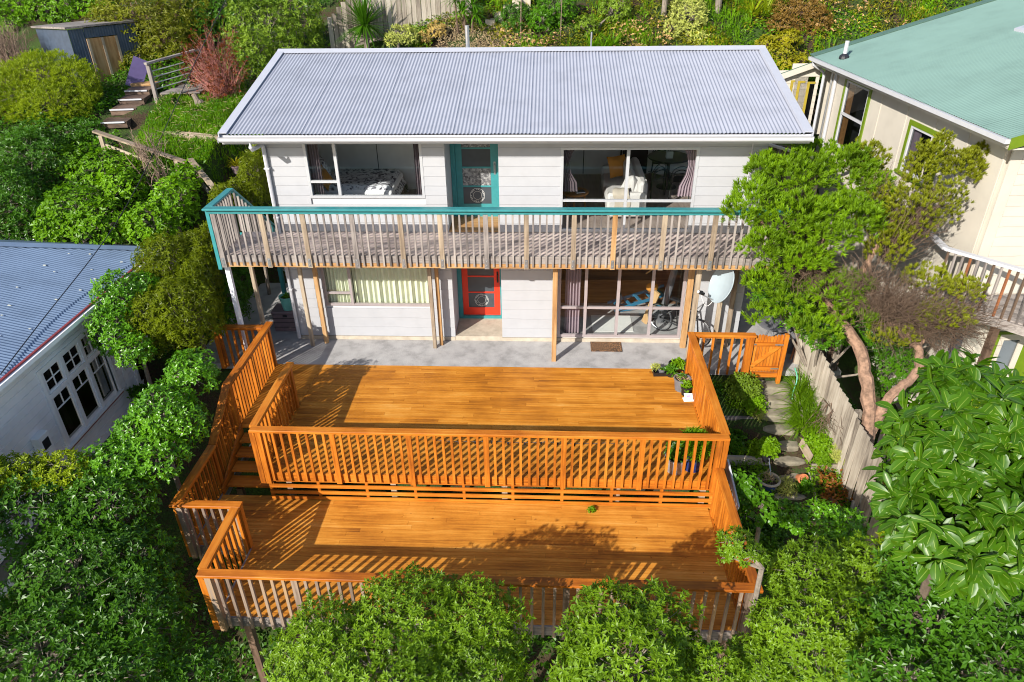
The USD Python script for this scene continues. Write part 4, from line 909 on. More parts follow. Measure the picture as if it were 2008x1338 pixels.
MB().tm(rbox(-.42, .42, .2, 1.95, .10, .32, .04)).build('base', M['sofa_cloth'], so, smooth=40)
for y in (.21, 1.08): MB().tm(rbox(-.44, .18, y, y + .86, .32, .47, .06)).build('seat_cushion', M['sofa_cloth'], so, smooth=40)
MB().tm(rbox(.22, .44, .1, 2.05, .10, .84, .07)).build('backrest', M['sofa_cloth'], so, smooth=40)
for y in (.24, 1.08): MB().tm(rbox(.04, .22, y, y + .80, .47, .90, .08)).build('back_cushion', M['sofa_cloth'], so, smooth=40)
for x, y in ((-.36, .08), (.36, .08), (-.36, 2.0), (.36, 2.0)): MB().box(x - .02, x + .02, y - .02, y + .02, 0, .10).build('leg', M['dark_wood_z'], so)
def cushion(label, c, s, R, mt):
    n = 9; u = np.linspace(-1, 1, n); U, V = np.meshgrid(u, u, indexing='ij'); th = (1 - U ** 4) * (1 - V ** 4)
    X = U * s * (1 - .08 * (1 - V * V)); Y = V * s * (1 - .08 * (1 - U * U)); m = MB()
    m.grid(np.stack([X, Y, th * s * .35], -1)); m.grid(np.stack([X, Y, -th * s * .35], -1)); m.move(R, c)
    o = m.build('cushion', M[mt], None, smooth=True); tag(o, label, 'cushion')
cushion('mustard cushion at the far end of the pale sofa', (2.33, 2.2, 3.42), .25, rot(.5, 1.15, 0), 'mustard')
cushion('white cushion leaning on the near arm of the sofa', (2.56, 1.0, 3.36), .23, rot(-.4, 1.1, .3), 'sofa_cloth')
th_ = MB(); u = np.linspace(0, 1, 12); v = np.linspace(-.17, .17, 6); G = []
for a in u:
    zz = .635 + .05 * math.sin(a * PI) if a < .5 else .665 - (a - .5) * .7; yy = .34 - .5 * min(a, .5) if a < .5 else .09 - .11 * (a > .5)
    G.append([(-.12 + b + .03 * math.sin(a * 9), yy, zz + .012 * math.sin(b * 40)) for b in v])
th_.grid(np.array(G)); th_.move(np.eye(3), (2.42, .62, 2.68)); tag(th_.build('throw_blanket', M['throw'], None, smooth=True), 'cream throw blanket draped over the near arm of the sofa', 'blanket')
tb = thing('side_table', 'round honey wood side table in the living room', 'table', (1.33, 1.25, 2.68))
MB().lathe([(0, .42), (.29, .42), (.30, .435), (.30, .455), (.29, .465), (0, .465)], n=24).build('tabletop', M['honey_wood'], tb, smooth=40)
for k in range(3):
    a = k * 2.1 + .4; MB().tube([(.23 * math.cos(a), .23 * math.sin(a), .42), (.26 * math.cos(a), .26 * math.sin(a), 0)], .018, 6).build('leg', M['honey_wood'], tb)
bk = thing('book', 'book with dark cover lying on the round side table', 'book', (1.43, 1.18, 3.147), .3)
MB().box(-.10, .10, -.075, .075, .0, .018).build('pages', M['white_card'], bk); MB().box(-.105, .105, -.08, .08, .018, .024).build('cover', M['steel_dark'], bk)
hp = thing('potted_plant', 'small leafy plant in a white pot on the round side table', 'potted plant', (1.22, 1.27, 3.147))
MB().lathe([(0, 0), (.05, 0), (.07, .12), (.06, .12), (.05, .10), (0, .10)], n=16).build('pot', M['pot_white'], hp, smooth=40)
PLANTS_IN_POTS = [(hp, (0, 0, .12), .14, 60, .09, .05, 'leaf_dark')]
# dining set in black
dt = thing('dining_table', 'dark round dining table at the back right of the living room', 'table', (3.62, 2.95, 2.68))
MB().lathe([(0, .72), (.50, .72), (.51, .74), (.50, .755), (0, .755)], n=24).build('tabletop', M['black_plastic'], dt, smooth=40)
MB().lathe([(.25, 0), (.24, .02), (.04, .06), (.035, .72)], n=14).build('pedestal', M['black_plastic'], dt, smooth=40)
ch = thing('dining_chair', 'black dining chair standing left of the dark round table', 'chair', (3.16, 2.35, 2.68), .7, group='black chairs around the dining table')
def curve(m, pts, r=.014): m.tube(pts, r, 6)
MB().tm(rbox(-.23, .23, -.22, .22, .43, .455, .02)).build('seat', M['black_plastic'], ch)
for x, y in ((-.2, -.19), (.2, -.19), (-.2, .19), (.2, .19)): MB().tube([(x, y, .43), (x * 1.18, y * 1.2, 0)], .013, 6).build('leg', M['black_plastic'], ch)
bm = MB()
t_ = np.linspace(0, PI, 12)
for zt, rr in ((.82, 1.0), (.74, .85), (.66, .95)): bm.tube(np.stack([.23 * rr * np.cos(t_), -.20 + -.0 * t_ - .05 * np.sin(t_), .45 + (zt - .45) * np.sin(t_) ** .6], -1), .012, 5)
bm.tube(np.stack([.25 * np.cos(t_), -.1 - .12 * np.sin(t_), np.full(12, .64)], -1), .012, 5); bm.build('backrest', M['black_plastic'], ch)
copy_of(ch, 'black dining chair in front of the dark round table, nearest the glass', (3.75, 2.15, 2.68), .05, 'black chairs around the dining table')
copy_of(ch, 'black dining chair behind the dark round table', (3.55, 3.6, 2.68), 3.0, 'black chairs around the dining table')
bx = MB().tm(rbox(3.52, 3.68, 2.75, 2.88, 3.437, 3.60, .008)).build('paper_box', M['dish_grey'], None); tag(bx, 'small pale blue box on the dark round dining table', 'box')
bd = thing('bed', 'bed with black and white patterned cover in the upper bedroom', 'bed', (-3.75, 1.75, 2.68))
MB().box(-1.08, 1.02, -.72, .72, .12, .34).build('base', M['dark_wood_x'], bd)
MB().tm(rbox(-1.07, 1.0, -.71, .71, .34, .54, .05)).build('mattress', M['white_card'], bd, smooth=40)
n = 26; u = np.linspace(-.55, 1.08, n); v = np.linspace(-.80, .80, 18); U, V = np.meshgrid(u, v, indexing='ij')
zz = .60 + .05 * meshkit.fbm(np.stack([U * 2.2, V * 2.2, U * 0], -1)) - .34 * sstep(.62, .80, abs(V)) - .34 * sstep(.90, 1.08, U)
MB().grid(np.stack([U, V, zz], -1)).build('duvet', M['bedding'], bd, smooth=True)
cushion('mustard pillow at the head of the bed', (-4.28, 1.25, 3.44), .24, rot(.2, .3, 1.05), 'mustard')
cushion('patterned pillow behind the mustard pillow', (-4.45, 1.75, 3.50), .27, rot(.1, .1, 1.15), 'bedding')
sk = MB().box(-4.92, -4.80, 2.0, 2.5, 3.2, 3.9); 
# lower room
ld = thing('step_ladder', 'blue aluminium step ladder lying on the floor of the lower room', 'ladder', (2.35, 1.15, .09), .30)
for y in (0, .42):
    MB().bar((0, y, .10), (1.5, y + .03, .36), .03, .07).build('stile', M['blue_ladder'], ld)
for k in range(5): MB().bar((.15 + k * .28, .0, .13 + k * .048), (.15 + k * .28, .44, .13 + k * .048), .07, .03).build('step', M['blue_ladder'], ld)
for y in (.06, .38): MB().bar((.2, y, .03), (1.3, y, .03), .03, .03).build('rear_leg', M['blue_ladder'], ld)
bi = thing('bicycle', 'black bicycle standing just inside the right pane of the lower sliding door', 'bicycle', (3.34, .42, .082), -.75)
for x in (0, 1.02):
    wl = MB(); an = np.linspace(0, 2 * PI, 33); wl.tube(np.stack([x + .33 * np.cos(an), 0 * an, .34 + .33 * np.sin(an)], -1), .016, 6, cap=False); w_ = wl.build('tyre', M['black_plastic'], bi)
    sp = MB()
    for k in range(14): a = k * 2 * PI / 14; sp.tube([(x, 0, .34), (x + .32 * math.cos(a), 0, .34 + .32 * math.sin(a))], .002, 3, cap=False)
    sp.tube(np.stack([x + .305 * np.cos(an), 0 * an, .34 + .305 * np.sin(an)], -1), .008, 5, cap=False); sp.build('rim', M['steel'], w_)
fm = MB()
for a, b in (((1.02, .34), (.92, .86)), ((.92, .84), (.42, .80)), ((.90, .72), (.48, .30)), ((.48, .30), (.38, .90)), ((.42, .80), (0, .34)), ((0, .34), (.48, .30))): fm.tube([(a[0], 0, a[1]), (b[0], 0, b[1])], .017, 6)
fm.build('frame', M['black_plastic'], bi); MB().tube([(.93, -.26, .95), (.92, 0, .90), (.93, .26, .95)], .014, 6).build('handlebar', M['steel'], bi); MB().tm(rbox(.24, .50, -.07, .07, .90, .95, .02)).build('saddle', M['black_plastic'], bi)
o = MB().bar((3.05, .75, .09), (3.25, .55, 1.0), .05, .16).bar((3.05, .95, 1.3), (3.62, .5, 2.05), .16, .03).build('leaning_plank', M['new_wood_z'], None); tag(o, 'brown planks leaning behind the right pane of the lower sliding door', 'plank')
o = MB().tube([(3.42, .8, .09), (3.66, .55, 2.1)], .08, 10).build('rolled_mat', M['pot_grey'], None); tag(o, 'grey rolled mat leaning in the lower room corner', 'mat')
sb = MB(); sb.tm(trimesh.creation.icosphere(2, .15)); sb.v = [v * np.array([1.0, .8, .75]) * (1 + .18 * (meshkit.fbm(v * 9)[:, None] - .5) * 2) + [3.19, .95, .92] for v in sb.v]; tag(sb.build('orange_bag', M['mustard'], None, smooth=True), 'crumpled orange bag on a stand inside the lower room', 'bag')
st_ = thing('stand', 'slim pale stand holding the orange bag', 'stand', (3.19, .95, .082)); MB().lathe([(.12, 0), (.10, .03), (.04, .06), (.04, .70), (.10, .72), (0, .73)], n=12).build('column', M['twig_pale'], st_, smooth=40)
ac = MB().tm(rbox(1.85, 2.55, 2.4, 2.7, 1.0, 1.35, .02)).build('white_cabinet', M['white_card'], None); tag(ac, 'white box on the back wall of the lower room', 'box')
o = MB().tm(rbox(1.80, 2.75, .30, 1.1, .083, .094, .004)).build('floor_mat', M['plaster_dark'], None); tag(o, 'grey mat on the lower room floor inside the sliding door', 'mat')

# ---------------------------------------------------------------- yard and deck objects
o = MB().tm(rbox(1.73, 2.43, -.46, -.04, .002, .017, .004)).build('doormat', M['mat_pattern'], None); tag(o, 'brown patterned rubber doormat on the concrete at the sliding door', 'doormat')
bx = thing('storage_box', 'brown plastic storage box with lid beside the left corner of the house', 'storage box', (-5.42, .52, 0), .02)
MB().tm(rbox(-.31, .31, -.22, .22, .0, .46, .015)).build('box_body', M['box_brown'], bx)
for z in (.12, .24, .36): MB().box(-.305, .305, -.226, -.221, z - .006, z + .006).build('groove', M['dark_void'], bx)
MB().tm(rbox(-.33, .33, -.24, .24, .462, .53, .02)).build('lid', M['box_brown'], bx); MB().box(-.05, .05, -.245, -.236, .40, .45).build('latch', M['black_plastic'], bx)
def pot(name, label, loc, prof, mt, plant=None, soil=None, cat='potted plant', grp=None):
    t = thing(name, label, cat, loc, group=grp); MB().lathe(prof, n=22).build('pot', M[mt], t, smooth=40)
    if soil: MB().lathe([(0, soil[1]), (soil[0], soil[1])], n=16).build('soil', M['soil'], t)
    if plant: PLANTS_IN_POTS.append((t,) + plant)
    return t
def P_(r0, r1, h, lip=.012): return [(0, 0), (r0, 0), (r1, h - .03), (r1 + lip, h - .028), (r1 + lip, h), (r1 - .012, h), (r1 - .02, h - .05), (0, h - .05)]
pot('potted_plant', 'aqua green pot with a small plant on top of the brown storage box', (-5.36, .46, .532), P_(.12, .17, .34), 'pot_aqua', ((0, 0, .30), .08, 30, .08, .03, 'leaf_mid'), (.15, .292))
dsh = thing('satellite_dish', 'pale grey oval satellite dish under the balcony beam near the right corner', 'satellite dish')
nrm = np.array([-.86, -.33, .36]); nrm /= np.linalg.norm(nrm); cx_ = np.cross([0, 0, 1.0], nrm); cx_ /= np.linalg.norm(cx_); cy_ = np.cross(nrm, cx_); dc = np.array([4.30, -.98, 1.95])
m = MB(); nr_, na = 7, 36; rr = np.linspace(0, 1, nr_); an = np.linspace(0, 2 * PI, na + 1)
for off, sg in ((0, 1), (-.012, 1)):
    G = np.array([[dc + cx_ * (.335 * r * math.cos(a)) + cy_ * (.40 * r * math.sin(a)) + nrm * (.075 * r * r + off) for a in an] for r in rr]); m.grid(G)
rim = np.array([dc + cx_ * (.335 * math.cos(a)) + cy_ * (.40 * math.sin(a)) + nrm * .07 for a in an]); m.tube(rim, .009, 5, cap=False)
m.build('dish', M['dish_grey'], dsh, smooth=50)
lnb = dc + nrm * .46 - cy_ * .27; base = dc - cy_ * .37 + nrm * .06
m = MB(); m.tube([base, lnb - cy_ * .03], .013, 6); m.build('arm', M['steel'], dsh)
m = MB(); m.tube([lnb - nrm * .05 , lnb + nrm * .05], .035, 10); m.tube([lnb + cx_ * .06 - nrm * .05, lnb + cx_ * .06 + nrm * .05], .032, 10); m.build('receiver', M['black_plastic'], dsh)
m = MB(); m.tube([lnb + nrm * .05, lnb + nrm * .056], .03, 10); m.build('receiver_cap', M['white_card'], dsh)
t_ = np.linspace(0, 1, 10); cb = np.stack([lnb * (1 - s) + base * s + np.array([0, 0, -.22 * math.sin(PI * s)]) for s in t_]); MB().tube(cb, .005, 5).build('cable', M['white_card'], dsh)
m = MB(); back = dc - nrm * .02; m.tube([back, back - nrm * .14, (4.5, -.55, 2.12), (4.5, -.26, 2.2)], .022, 8); m.build('bracket', M['steel'], dsh)
m = MB(); top = dc + cy_ * .38; m.tube([top, top + [.02, .0, .09]], .016, 6); m.box(top[0] - .02, top[0] + .06, top[1] - .03, top[1] + .03, top[2] + .05, top[2] + .10); m.build('clamp', M['steel'], dsh)
# plants and pots at the right edge of the upper deck
tr = thing('seedling_tray', 'black plastic tray on the edge of the deck, holding small pots', 'tray', (3.14, -1.34, UZ + .002), .05)
m = MB(); m.box(-.15, .15, -.12, .12, 0, .012)
for x0, x1, y0, y1 in ((-.15, .15, -.12, -.108), (-.15, .15, .108, .12), (-.15, -.138, -.108, .108), (.138, .15, -.108, .108)): m.box(x0, x1, y0, y1, .012, .085)
for x in (-.05, .05): m.box(x - .004, x + .004, -.126, -.121, .005, .08)
m.build('tray_body', M['black_plastic'], tr)
pot('potted_plant', 'small grey pot standing in the black tray', (3.18, -1.35, UZ + .018), P_(.055, .075, .11, .006), 'pot_grey', ((0, 0, .08), .04, 16, .05, .02, 'leaf_mid'), (.06, .065))
pot('potted_plant', 'blue green succulent rising from the back of the black tray', (3.06, -1.28, UZ + .018), P_(.05, .06, .08, .005), 'black_plastic', ((0, 0, .10), .07, 40, .09, .016, 'leaf_silver'), (.05, .04))
pot('potted_plant', 'shallow dark pot with leafy plant by the deck edge and the right railing', (3.50, -1.20, UZ + .002), P_(.13, .16, .17), 'black_plastic', ((.03, -.05, .18), .13, 60, .10, .055, 'leaf_bright'), (.14, .125))
pot('potted_plant', 'low pot of broad bright leaves next to the black tray', (3.36, -1.42, UZ + .002), P_(.08, .10, .12), 'black_plastic', ((0, 0, .13), .10, 40, .10, .055, 'leaf_mid'), (.09, .07))
pot('potted_plant', 'large black pot with dry straw and bare stems', (3.50, -1.92, UZ + .002), P_(.13, .165, .28), 'pot_grey', ((0, 0, .27), .10, 14, .07, .025, 'leaf_mid'), (.145, .24))
stw = MB(); rs = np.random.default_rng(2)
for k in range(60): a, r = rs.uniform(0, 2 * PI), .13 * math.sqrt(rs.uniform()); q = np.array([3.50 + r * math.cos(a), -1.92 + r * math.sin(a), UZ + .25]); stw.tube([q, q + rs.normal(0, .05, 3) * [1, 1, .3] + [0, 0, .02]], .004, 3, cap=False)
tag(stw.build('straw', M['straw'], None, kind='stuff'), 'dry straw mulch filling the large black pot', 'straw')
pot('potted_plant', 'black pot of fresh green leaves in front of the straw filled pot', (3.56, -2.10, UZ + .002), P_(.085, .105, .20), 'black_plastic', ((0, 0, .20), .09, 46, .085, .045, 'leaf_bright'), (.09, .15))
wc = thing('plant_card', 'white plant card lying folded on the deck by the pots', 'card', (3.58, -2.30, UZ + .002), .1)
MB().bar((-.10, 0, .012), (.10, 0, .012), .13, .016).build('front', M['white_card'], wc); MB().quad((-.07, .02, .022), (.10, .02, .022), (.10, .10, .09), (-.07, .10, .09)).build('back', M['white_card'], wc)
MB().quad((-.02, .045, .046), (.05, .045, .046), (.05, .065, .062), (-.02, .065, .062)).build('print', M['magenta'], wc)
pot('potted_plant', 'tall dark blue pot with a feathery conifer in the deck corner', (3.30, -4.36, UZ + .002), P_(.15, .17, .42), 'pot_blue', ((0, 0, .50), .27, 520, .16, .018, 'leaf_bright'), (.15, .37))
pot('potted_plant', 'round galvanised pot with loose leafy plant left of the blue pot', (3.0, -4.42, UZ + .002), P_(.16, .19, .30), 'pot_metal', ((0, 0, .42), .19, 120, .11, .04, 'leaf_dark'), (.17, .25))
# little leaf clump pushing up between the deck boards
pot('weed', 'tiny green weed on the lower deck below the slatted skirt', (1.55, -4.84, LZ + .002), [(0, 0), (.01, 0), (.006, .02), (0, .02)], 'twig_brown', ((0, 0, .02), .07, 36, .05, .025, 'leaf_bright'), cat='weed')

# ---------------------------------------------------------------- yard behind the gate
rt = thing('round_table', 'round grey outdoor table behind the picket gate', 'table', (5.72, -.35, 0))
MB().lathe([(0, .70), (.38, .70), (.40, .715), (.38, .73), (0, .735)], n=26).build('tabletop', M['pot_grey'], rt, smooth=40)
for k in range(3): a = k * 2.1; MB().tube([(.08 * math.cos(a), .08 * math.sin(a), .7), (.3 * math.cos(a), .3 * math.sin(a), 0)], .02, 6).build('leg', M['pot_grey'], rt)
pl = thing('planter', 'large grey planter with white flowering shrub behind the gate', 'planter', (6.15, -.25, 0)); MB().lathe(P_(.2, .30, .62), n=22).build('pot', M['pot_grey'], pl, smooth=40); PLANTS_IN_POTS.append((pl, (0, 0, .85), .38, 420, .08, .03, 'leaf_variegated'))
wb = thing('wooden_planter', 'long weathered timber planter box at the head of the paling fence', 'planter', (6.62, -.62, 0), -.35)
for k in range(7): MB().box(-.42 + k * .12, -.42 + k * .12 + .112, -.40, -.375, -.2, .86).build('plank', M['dark_wood_z' if k % 3 else 'fence_wood_z'], wb)
for x in (-.43, .43): MB().box(x - .012, x + .012, -.37, .37, .0, .86).build('side_panel', M['dark_wood_y'], wb)
MB().box(-.44, .44, -.42, .40, .862, .89).build('top_frame', M['grey_wood_x'], wb); MB().box(-.36, .36, -.34, .34, .892, .90).build('liner', M['black_plastic'], wb)
tu = thing('oval_tub', 'green oval tub with a red lid on the timber planter', 'tub', (6.62, -.66, .905)); tbm = MB(); tbm.lathe([(0, 0), (.20, 0), (.27, .09), (.28, .10), (.26, .10), (.2, .02)], n=24); tbm.v = [v * [1.15, .8, 1] for v in tbm.v]; tbm.build('tub_body', M['pot_green'], tu, smooth=40)
lm = MB(); lm.lathe([(0, .11), (.12, .11), (.13, .09)], (-.06, .04, 0), 16); lm.build('lid', M['red_paint'], tu)
fs = MB(); fs.bar((6.0, -.85, .1), (6.28, -.55, 1.02), .03, .05); tag(fs.build('prop_stick', M['rust'], None), 'rusty brown stick leaning behind the picket gate', 'stick')

# ---------------------------------------------------------------- garden on the right: steps, beds, fence
ss = [(5.56, -1.42, -.16), (5.55, -1.68, -.33), (5.50, -1.95, -.49), (5.49, -2.22, -.66), (5.52, -2.52, -.83), (5.60, -2.80, -1.0), (5.56, -3.10, -1.18), (5.52, -3.42, -1.36), (5.58, -3.75, -1.55)]
sl_ = ['topmost stone step just under the picket gate', 'second stone step below the picket gate', 'third stone step, level with the timber bed edge', 'fourth stone step, mossy front', 'fifth stone step down the garden', 'sixth stone step beside the parsley pot', 'seventh stone step next to the pale upright board', 'eighth stone step beside the blue glazed pot', 'lowest stone step in the shade of the bushes']
rs = np.random.default_rng(12)
for (x, y, z), lb in zip(ss, sl_):
    t = trimesh.creation.box((.66, .32, .20)); t = t.subdivide().subdivide().subdivide(); v = np.array(t.vertices); e = np.array([.33, .16, .10]); v = np.sign(v) * np.minimum(abs(v), e); q = np.abs(v) / e
    v *= 1 - .10 * (np.sort(q, 1)[:, 1:2] ** 6); v += (meshkit.fbm(v * 5 + rs.uniform(0, 50, 3))[:, None] - .5) * .06 * np.sign(v); a = rs.uniform(-.08, .08)
    m = MB().add(v @ rot(a).T + [x, y, z - .10], np.array(t.faces)); o = m.build('stone_step', M['stone_step'], None, smooth=40); tag(o, lb, 'step', 'stone steps down the side garden')
def board_thing(label, a, b, h, t, mt, name='bed_edging', cat='timber edging'):
    o = MB().bar(a, b, t, h).build(name, M[mt], None); tag(o, label, cat); return o
bd1 = thing('garden_bed', 'upper garden bed with two stacked grey timbers, left of the stone steps', 'garden bed')
MB().box(3.95, 5.12, -2.10, -2.03, -.72, -.56).build('timber', M['grey_wood_x'], bd1); MB().box(3.95, 5.14, -2.095, -2.028, -.95, -.735).build('timber', M['fence_wood_x'], bd1)
MB().box(3.86, 5.12, -2.025, -1.45, -1.0, -.60).build('soil', M['soil'], bd1)
bd2 = thing('garden_bed', 'second garden bed with a weathered timber edge and herbs', 'garden bed')
MB().bar((3.95, -2.93, -.98), (5.18, -2.96, -1.0), .06, .22).build('timber', M['fence_wood_x'], bd2); MB().box(3.86, 5.15, -2.90, -2.11, -1.4, -1.0).build('soil', M['soil'], bd2)
MB().bar((5.17, -2.15, -.9), (5.19, -2.9, -1.05), .04, .16).build('timber', M['fence_wood_y'], bd2)
bd3 = thing('garden_bed', 'lower garden bed edge in deep shade near the deck rail', 'garden bed')
MB().bar((4.2, -4.0, -1.55), (5.1, -4.0, -1.58), .06, .16).build('timber', M['fence_wood_x'], bd3); MB().box(3.86, 5.1, -3.96, -3.0, -2.1, -1.62).build('soil', M['soil'], bd3)
board_thing('thin timber edge along the right of the upper stone steps', (5.93, -1.38, -.12), (5.98, -2.15, -.52), .16, .03, 'fence_wood_y')
board_thing('pale upright board at the bend of the stone steps', (5.86, -2.62, -.75), (5.95, -3.02, -.85), .22, .035, 'pale_wood_y')
board_thing('white painted board leaning on the outside of the lower deck rail', (3.86, -4.45, .22), (3.92, -5.25, -.12), .22, .03, 'trim_white', 'leaning_board', 'board')
cb_ = thing('compost_bin', 'compost bin of rough timber boards full of autumn leaves', 'compost bin')
for k in range(6): x = 5.98 + k * .125; MB().box(x, x + .115, -3.06, -3.03, -1.55, -.98 + .03 * math.sin(k * 2.3)).build('board', M['pale_wood_z' if k % 2 else 'fence_wood_z'], cb_)
MB().box(5.97, 6.74, -3.095, -3.062, -1.02, -.93).build('rail', M['fence_wood_x'], cb_)
MB().bar((5.93, -3.02, -1.25), (5.98, -3.85, -1.6), .03, .30).build('side_board', M['fence_wood_y'], cb_); MB().bar((6.8, -3.05, -1.25), (6.86, -3.8, -1.55), .03, .3).build('side_board', M['fence_wood_y'], cb_)
MB().bar((5.98, -3.86, -1.62), (6.86, -3.82, -1.58), .03, .18).build('front_board', M['pale_wood_x'], cb_); MB().bar((6.22, -3.35, -1.36), (6.30, -3.72, -1.38), .09, .03).build('loose_board', M['grey_wood_y'], cb_)
MB().prism([(5.98, -3.10, -1.42), (6.80, -3.10, -1.42), (6.85, -3.80, -1.60), (5.99, -3.83, -1.62)], (0, 0, -.2), (0, 0, 0)).build('heap', M['soil'], cb_)
for i, (x, y, z, h, lb) in enumerate(((6.58, -3.88, -1.75, .50, 'short leaning post at the lower end of the compost bin'), (6.72, -3.92, -1.8, .42, 'stubby grey post next to the leaning post by the fence'), (6.84, -3.75, -1.6, .60, 'post between compost bin and paling fence'))):
    o = MB().bar((x, y, z - .3), (x + .05 * (1 - i), y + .12, z + h), .10, .05, up=(0, 1, 0)).build('garden_post', M['fence_wood_z'], None); tag(o, lb, 'post')
bp = thing('blue_pot', 'dark blue glazed pot with cream rim and dry stems on the garden path', 'pot', (5.10, -3.34, -1.38))
MB().lathe([(0, 0), (.13, 0), (.185, .16), (.19, .24), (.20, .25)], n=24).build('pot', M['pot_blue'], bp, smooth=40); MB().lathe([(.195, .245), (.222, .25), (.225, .275), (.19, .285), (.175, .26), (.17, .20)], n=24).build('rim', M['throw'], bp, smooth=40); MB().lathe([(0, .225), (.175, .215)], n=16).build('soil', M['soil'], bp)
dm = MB(); rs = np.random.default_rng(4)
for k in range(34):
    a = rs.uniform(0, 2 * PI); r = .10 * rs.uniform(); p = np.array([r * math.cos(a), r * math.sin(a), .22]); q = p + np.array([rs.normal(0, .06), rs.normal(0, .06), rs.uniform(.03, .16)]); dm.tube([p, q, q + rs.normal(0, .05, 3) * [1, 1, .4]], .005, 3, cap=False)
dm.build('dry_stems', M['straw'], bp)
sk_ = thing('parsley_pot', 'parsley bush in a dark pot on a pole beside the steps', 'potted plant', (5.10, -2.98, -.95)); MB().lathe(P_(.07, .10, .22), n=16).build('pot', M['black_plastic'], sk_, smooth=40); MB().tube([(.02, -.02, .2), (.06, -.42, -.32)], .012, 6).build('pole', M['steel'], sk_); PLANTS_IN_POTS.append((sk_, (0, 0, .34), .20, 260, .09, .06, 'leaf_bright'))
tp = thing('terracotta_pot', 'terracotta pot tipped over beside the compost bin', 'pot'); m = MB(); m.lathe(P_(.07, .10, .17), n=16); m.move(rot(.3, 1.1, 0), (5.72, -3.20, -1.18)); m.build('pot', M['terracotta'], tp, smooth=40)
bb = thing('blue_bowl', 'small bright blue bowl on the ground in front of the compost bin', 'bowl', (5.84, -3.55, -1.56)); m = MB(); m.lathe([(0, 0), (.10, 0), (.15, .09), (.16, .10), (.14, .095), (.09, .02), (0, .02)], n=18); m.build('bowl_body', M['blue_ladder'], bb, smooth=40)
hs = MB(); t_ = np.linspace(0, 1, 14); tag(hs.tube(np.stack([5.90 + .05 * np.sin(t_ * 5), -1.42 - .35 * t_, .25 - .55 * t_], -1), .012, 6).build('garden_hose', M['hose_green'], None), 'green garden hose hanging beside the gate post', 'hose')
# paling fence
pf = thing('paling_fence', 'weathered timber paling fence stepping down the garden on the right', 'fence')
rs = np.random.default_rng(21); fa, fb = np.array([6.10, -1.10]), np.array([6.86, -4.85]); fd = (fb - fa) / np.linalg.norm(fb - fa); L = np.linalg.norm(fb - fa); n = int(L / .118)
ang = math.atan2(fd[1], fd[0]); hl = []
for k in range(n):
    s = k * .118; p = fa + fd * (s + .059); zt = 1.02 - .345 * s + rs.uniform(-.025, .025); zb = float(H(p[0], p[1])) - .15
    R_ = rot(ang + rs.uniform(-.02, .02)) @ rot(0, rs.uniform(-.03, .03)); m = MB().box(-.055, .055, -.010, .010, zb, zt); m.move(R_, (p[0], p[1], 0)); m.build('paling', M['fence_wood_z'], pf)
for dz in (.25, .95):
    a, b = fa - [-.035, 0], fb + [.035, 0]; MB().bar((a[0], a[1], 1.0 - dz), (b[0], b[1], 1.0 - .345 * L - dz), .05, .075).build('rail', M['fence_wood_y'], pf)
for s in (.2, 2.0, 3.6): p = fa + fd * s + np.array([.09, 0]); MB().box(p[0] - .05, p[0] + .05, p[1] - .05, p[1] + .05, -3, 1.05 - .345 * s).build('post', M['fence_wood_z'], pf)
bf = thing('dark_fence', 'dark old paling fence behind the right corner of the silver roofed house', 'fence')
for k in range(16): x = 5.75 + k * .12; MB().box(x, x + .11, 3.95 + .02 * (k % 2), 3.97 + .02 * (k % 2), 1.2, 3.55 - .02 * k).build('paling', M['dark_wood_z' if k % 3 else 'fence_wood_z'], bf)
MB().bar((5.7, 3.93, 3.60), (7.4, 3.5, 3.20), .10, .05).build('top_rail', M['cream'], bf)
MB().bar((7.4, 3.5, 3.2), (8.2, 3.4, 3.15), .10, .05).build('top_rail', M['cream'], bf)
# things by the cream house
lf_ = thing('low_fence', 'short slatted brown fence below the forked tree', 'fence')
for k in range(7): MB().bar((7.75 + k * .13, -2.05 - k * .05, -2.4), (7.75 + k * .13, -2.0 - k * .05, -.75), .10, .022, up=(0, 1, 0)).build('slat', M['pale_wood_z'], lf_)
board_thing('white plank propped across the slatted fence', (7.75, -2.05, -.35), (8.35, -2.55, -.70), .14, .03, 'grey_wood_x', 'leaning_plank', 'plank')
board_thing('dark grey timber standing against the cream wall corner', (8.72, -1.75, -1.6), (8.86, -1.62, 1.15), .10, .16, 'steel_dark', 'dark_post', 'post')
cl = thing('washing', 'dark and blue clothes hanging on a line below the neighbouring deck', 'clothes')
MB().tube([(8.80, -1.60, .30), (9.4, -1.75, .12), (10.3, -1.9, .15)], .006, 4).build('line', M['white_card'], cl)
for k, (x, w_, h_, mt) in enumerate(((9.22, .13, .5, 'cloth_dark'), (9.38, .12, .42, 'cloth_blue'), (9.55, .12, .4, 'cloth_blue'), (9.72, .14, .45, 'throw'))):
    xx = np.linspace(x, x + w_, 7); MB().grid(np.stack([np.stack([xx, -1.76 + .02 * np.sin(np.arange(7) * 1.7 + z * 3), np.full(7, .14 - z)], -1) for z in (0, h_ / 2, h_)])).build('garment', M[mt], cl)

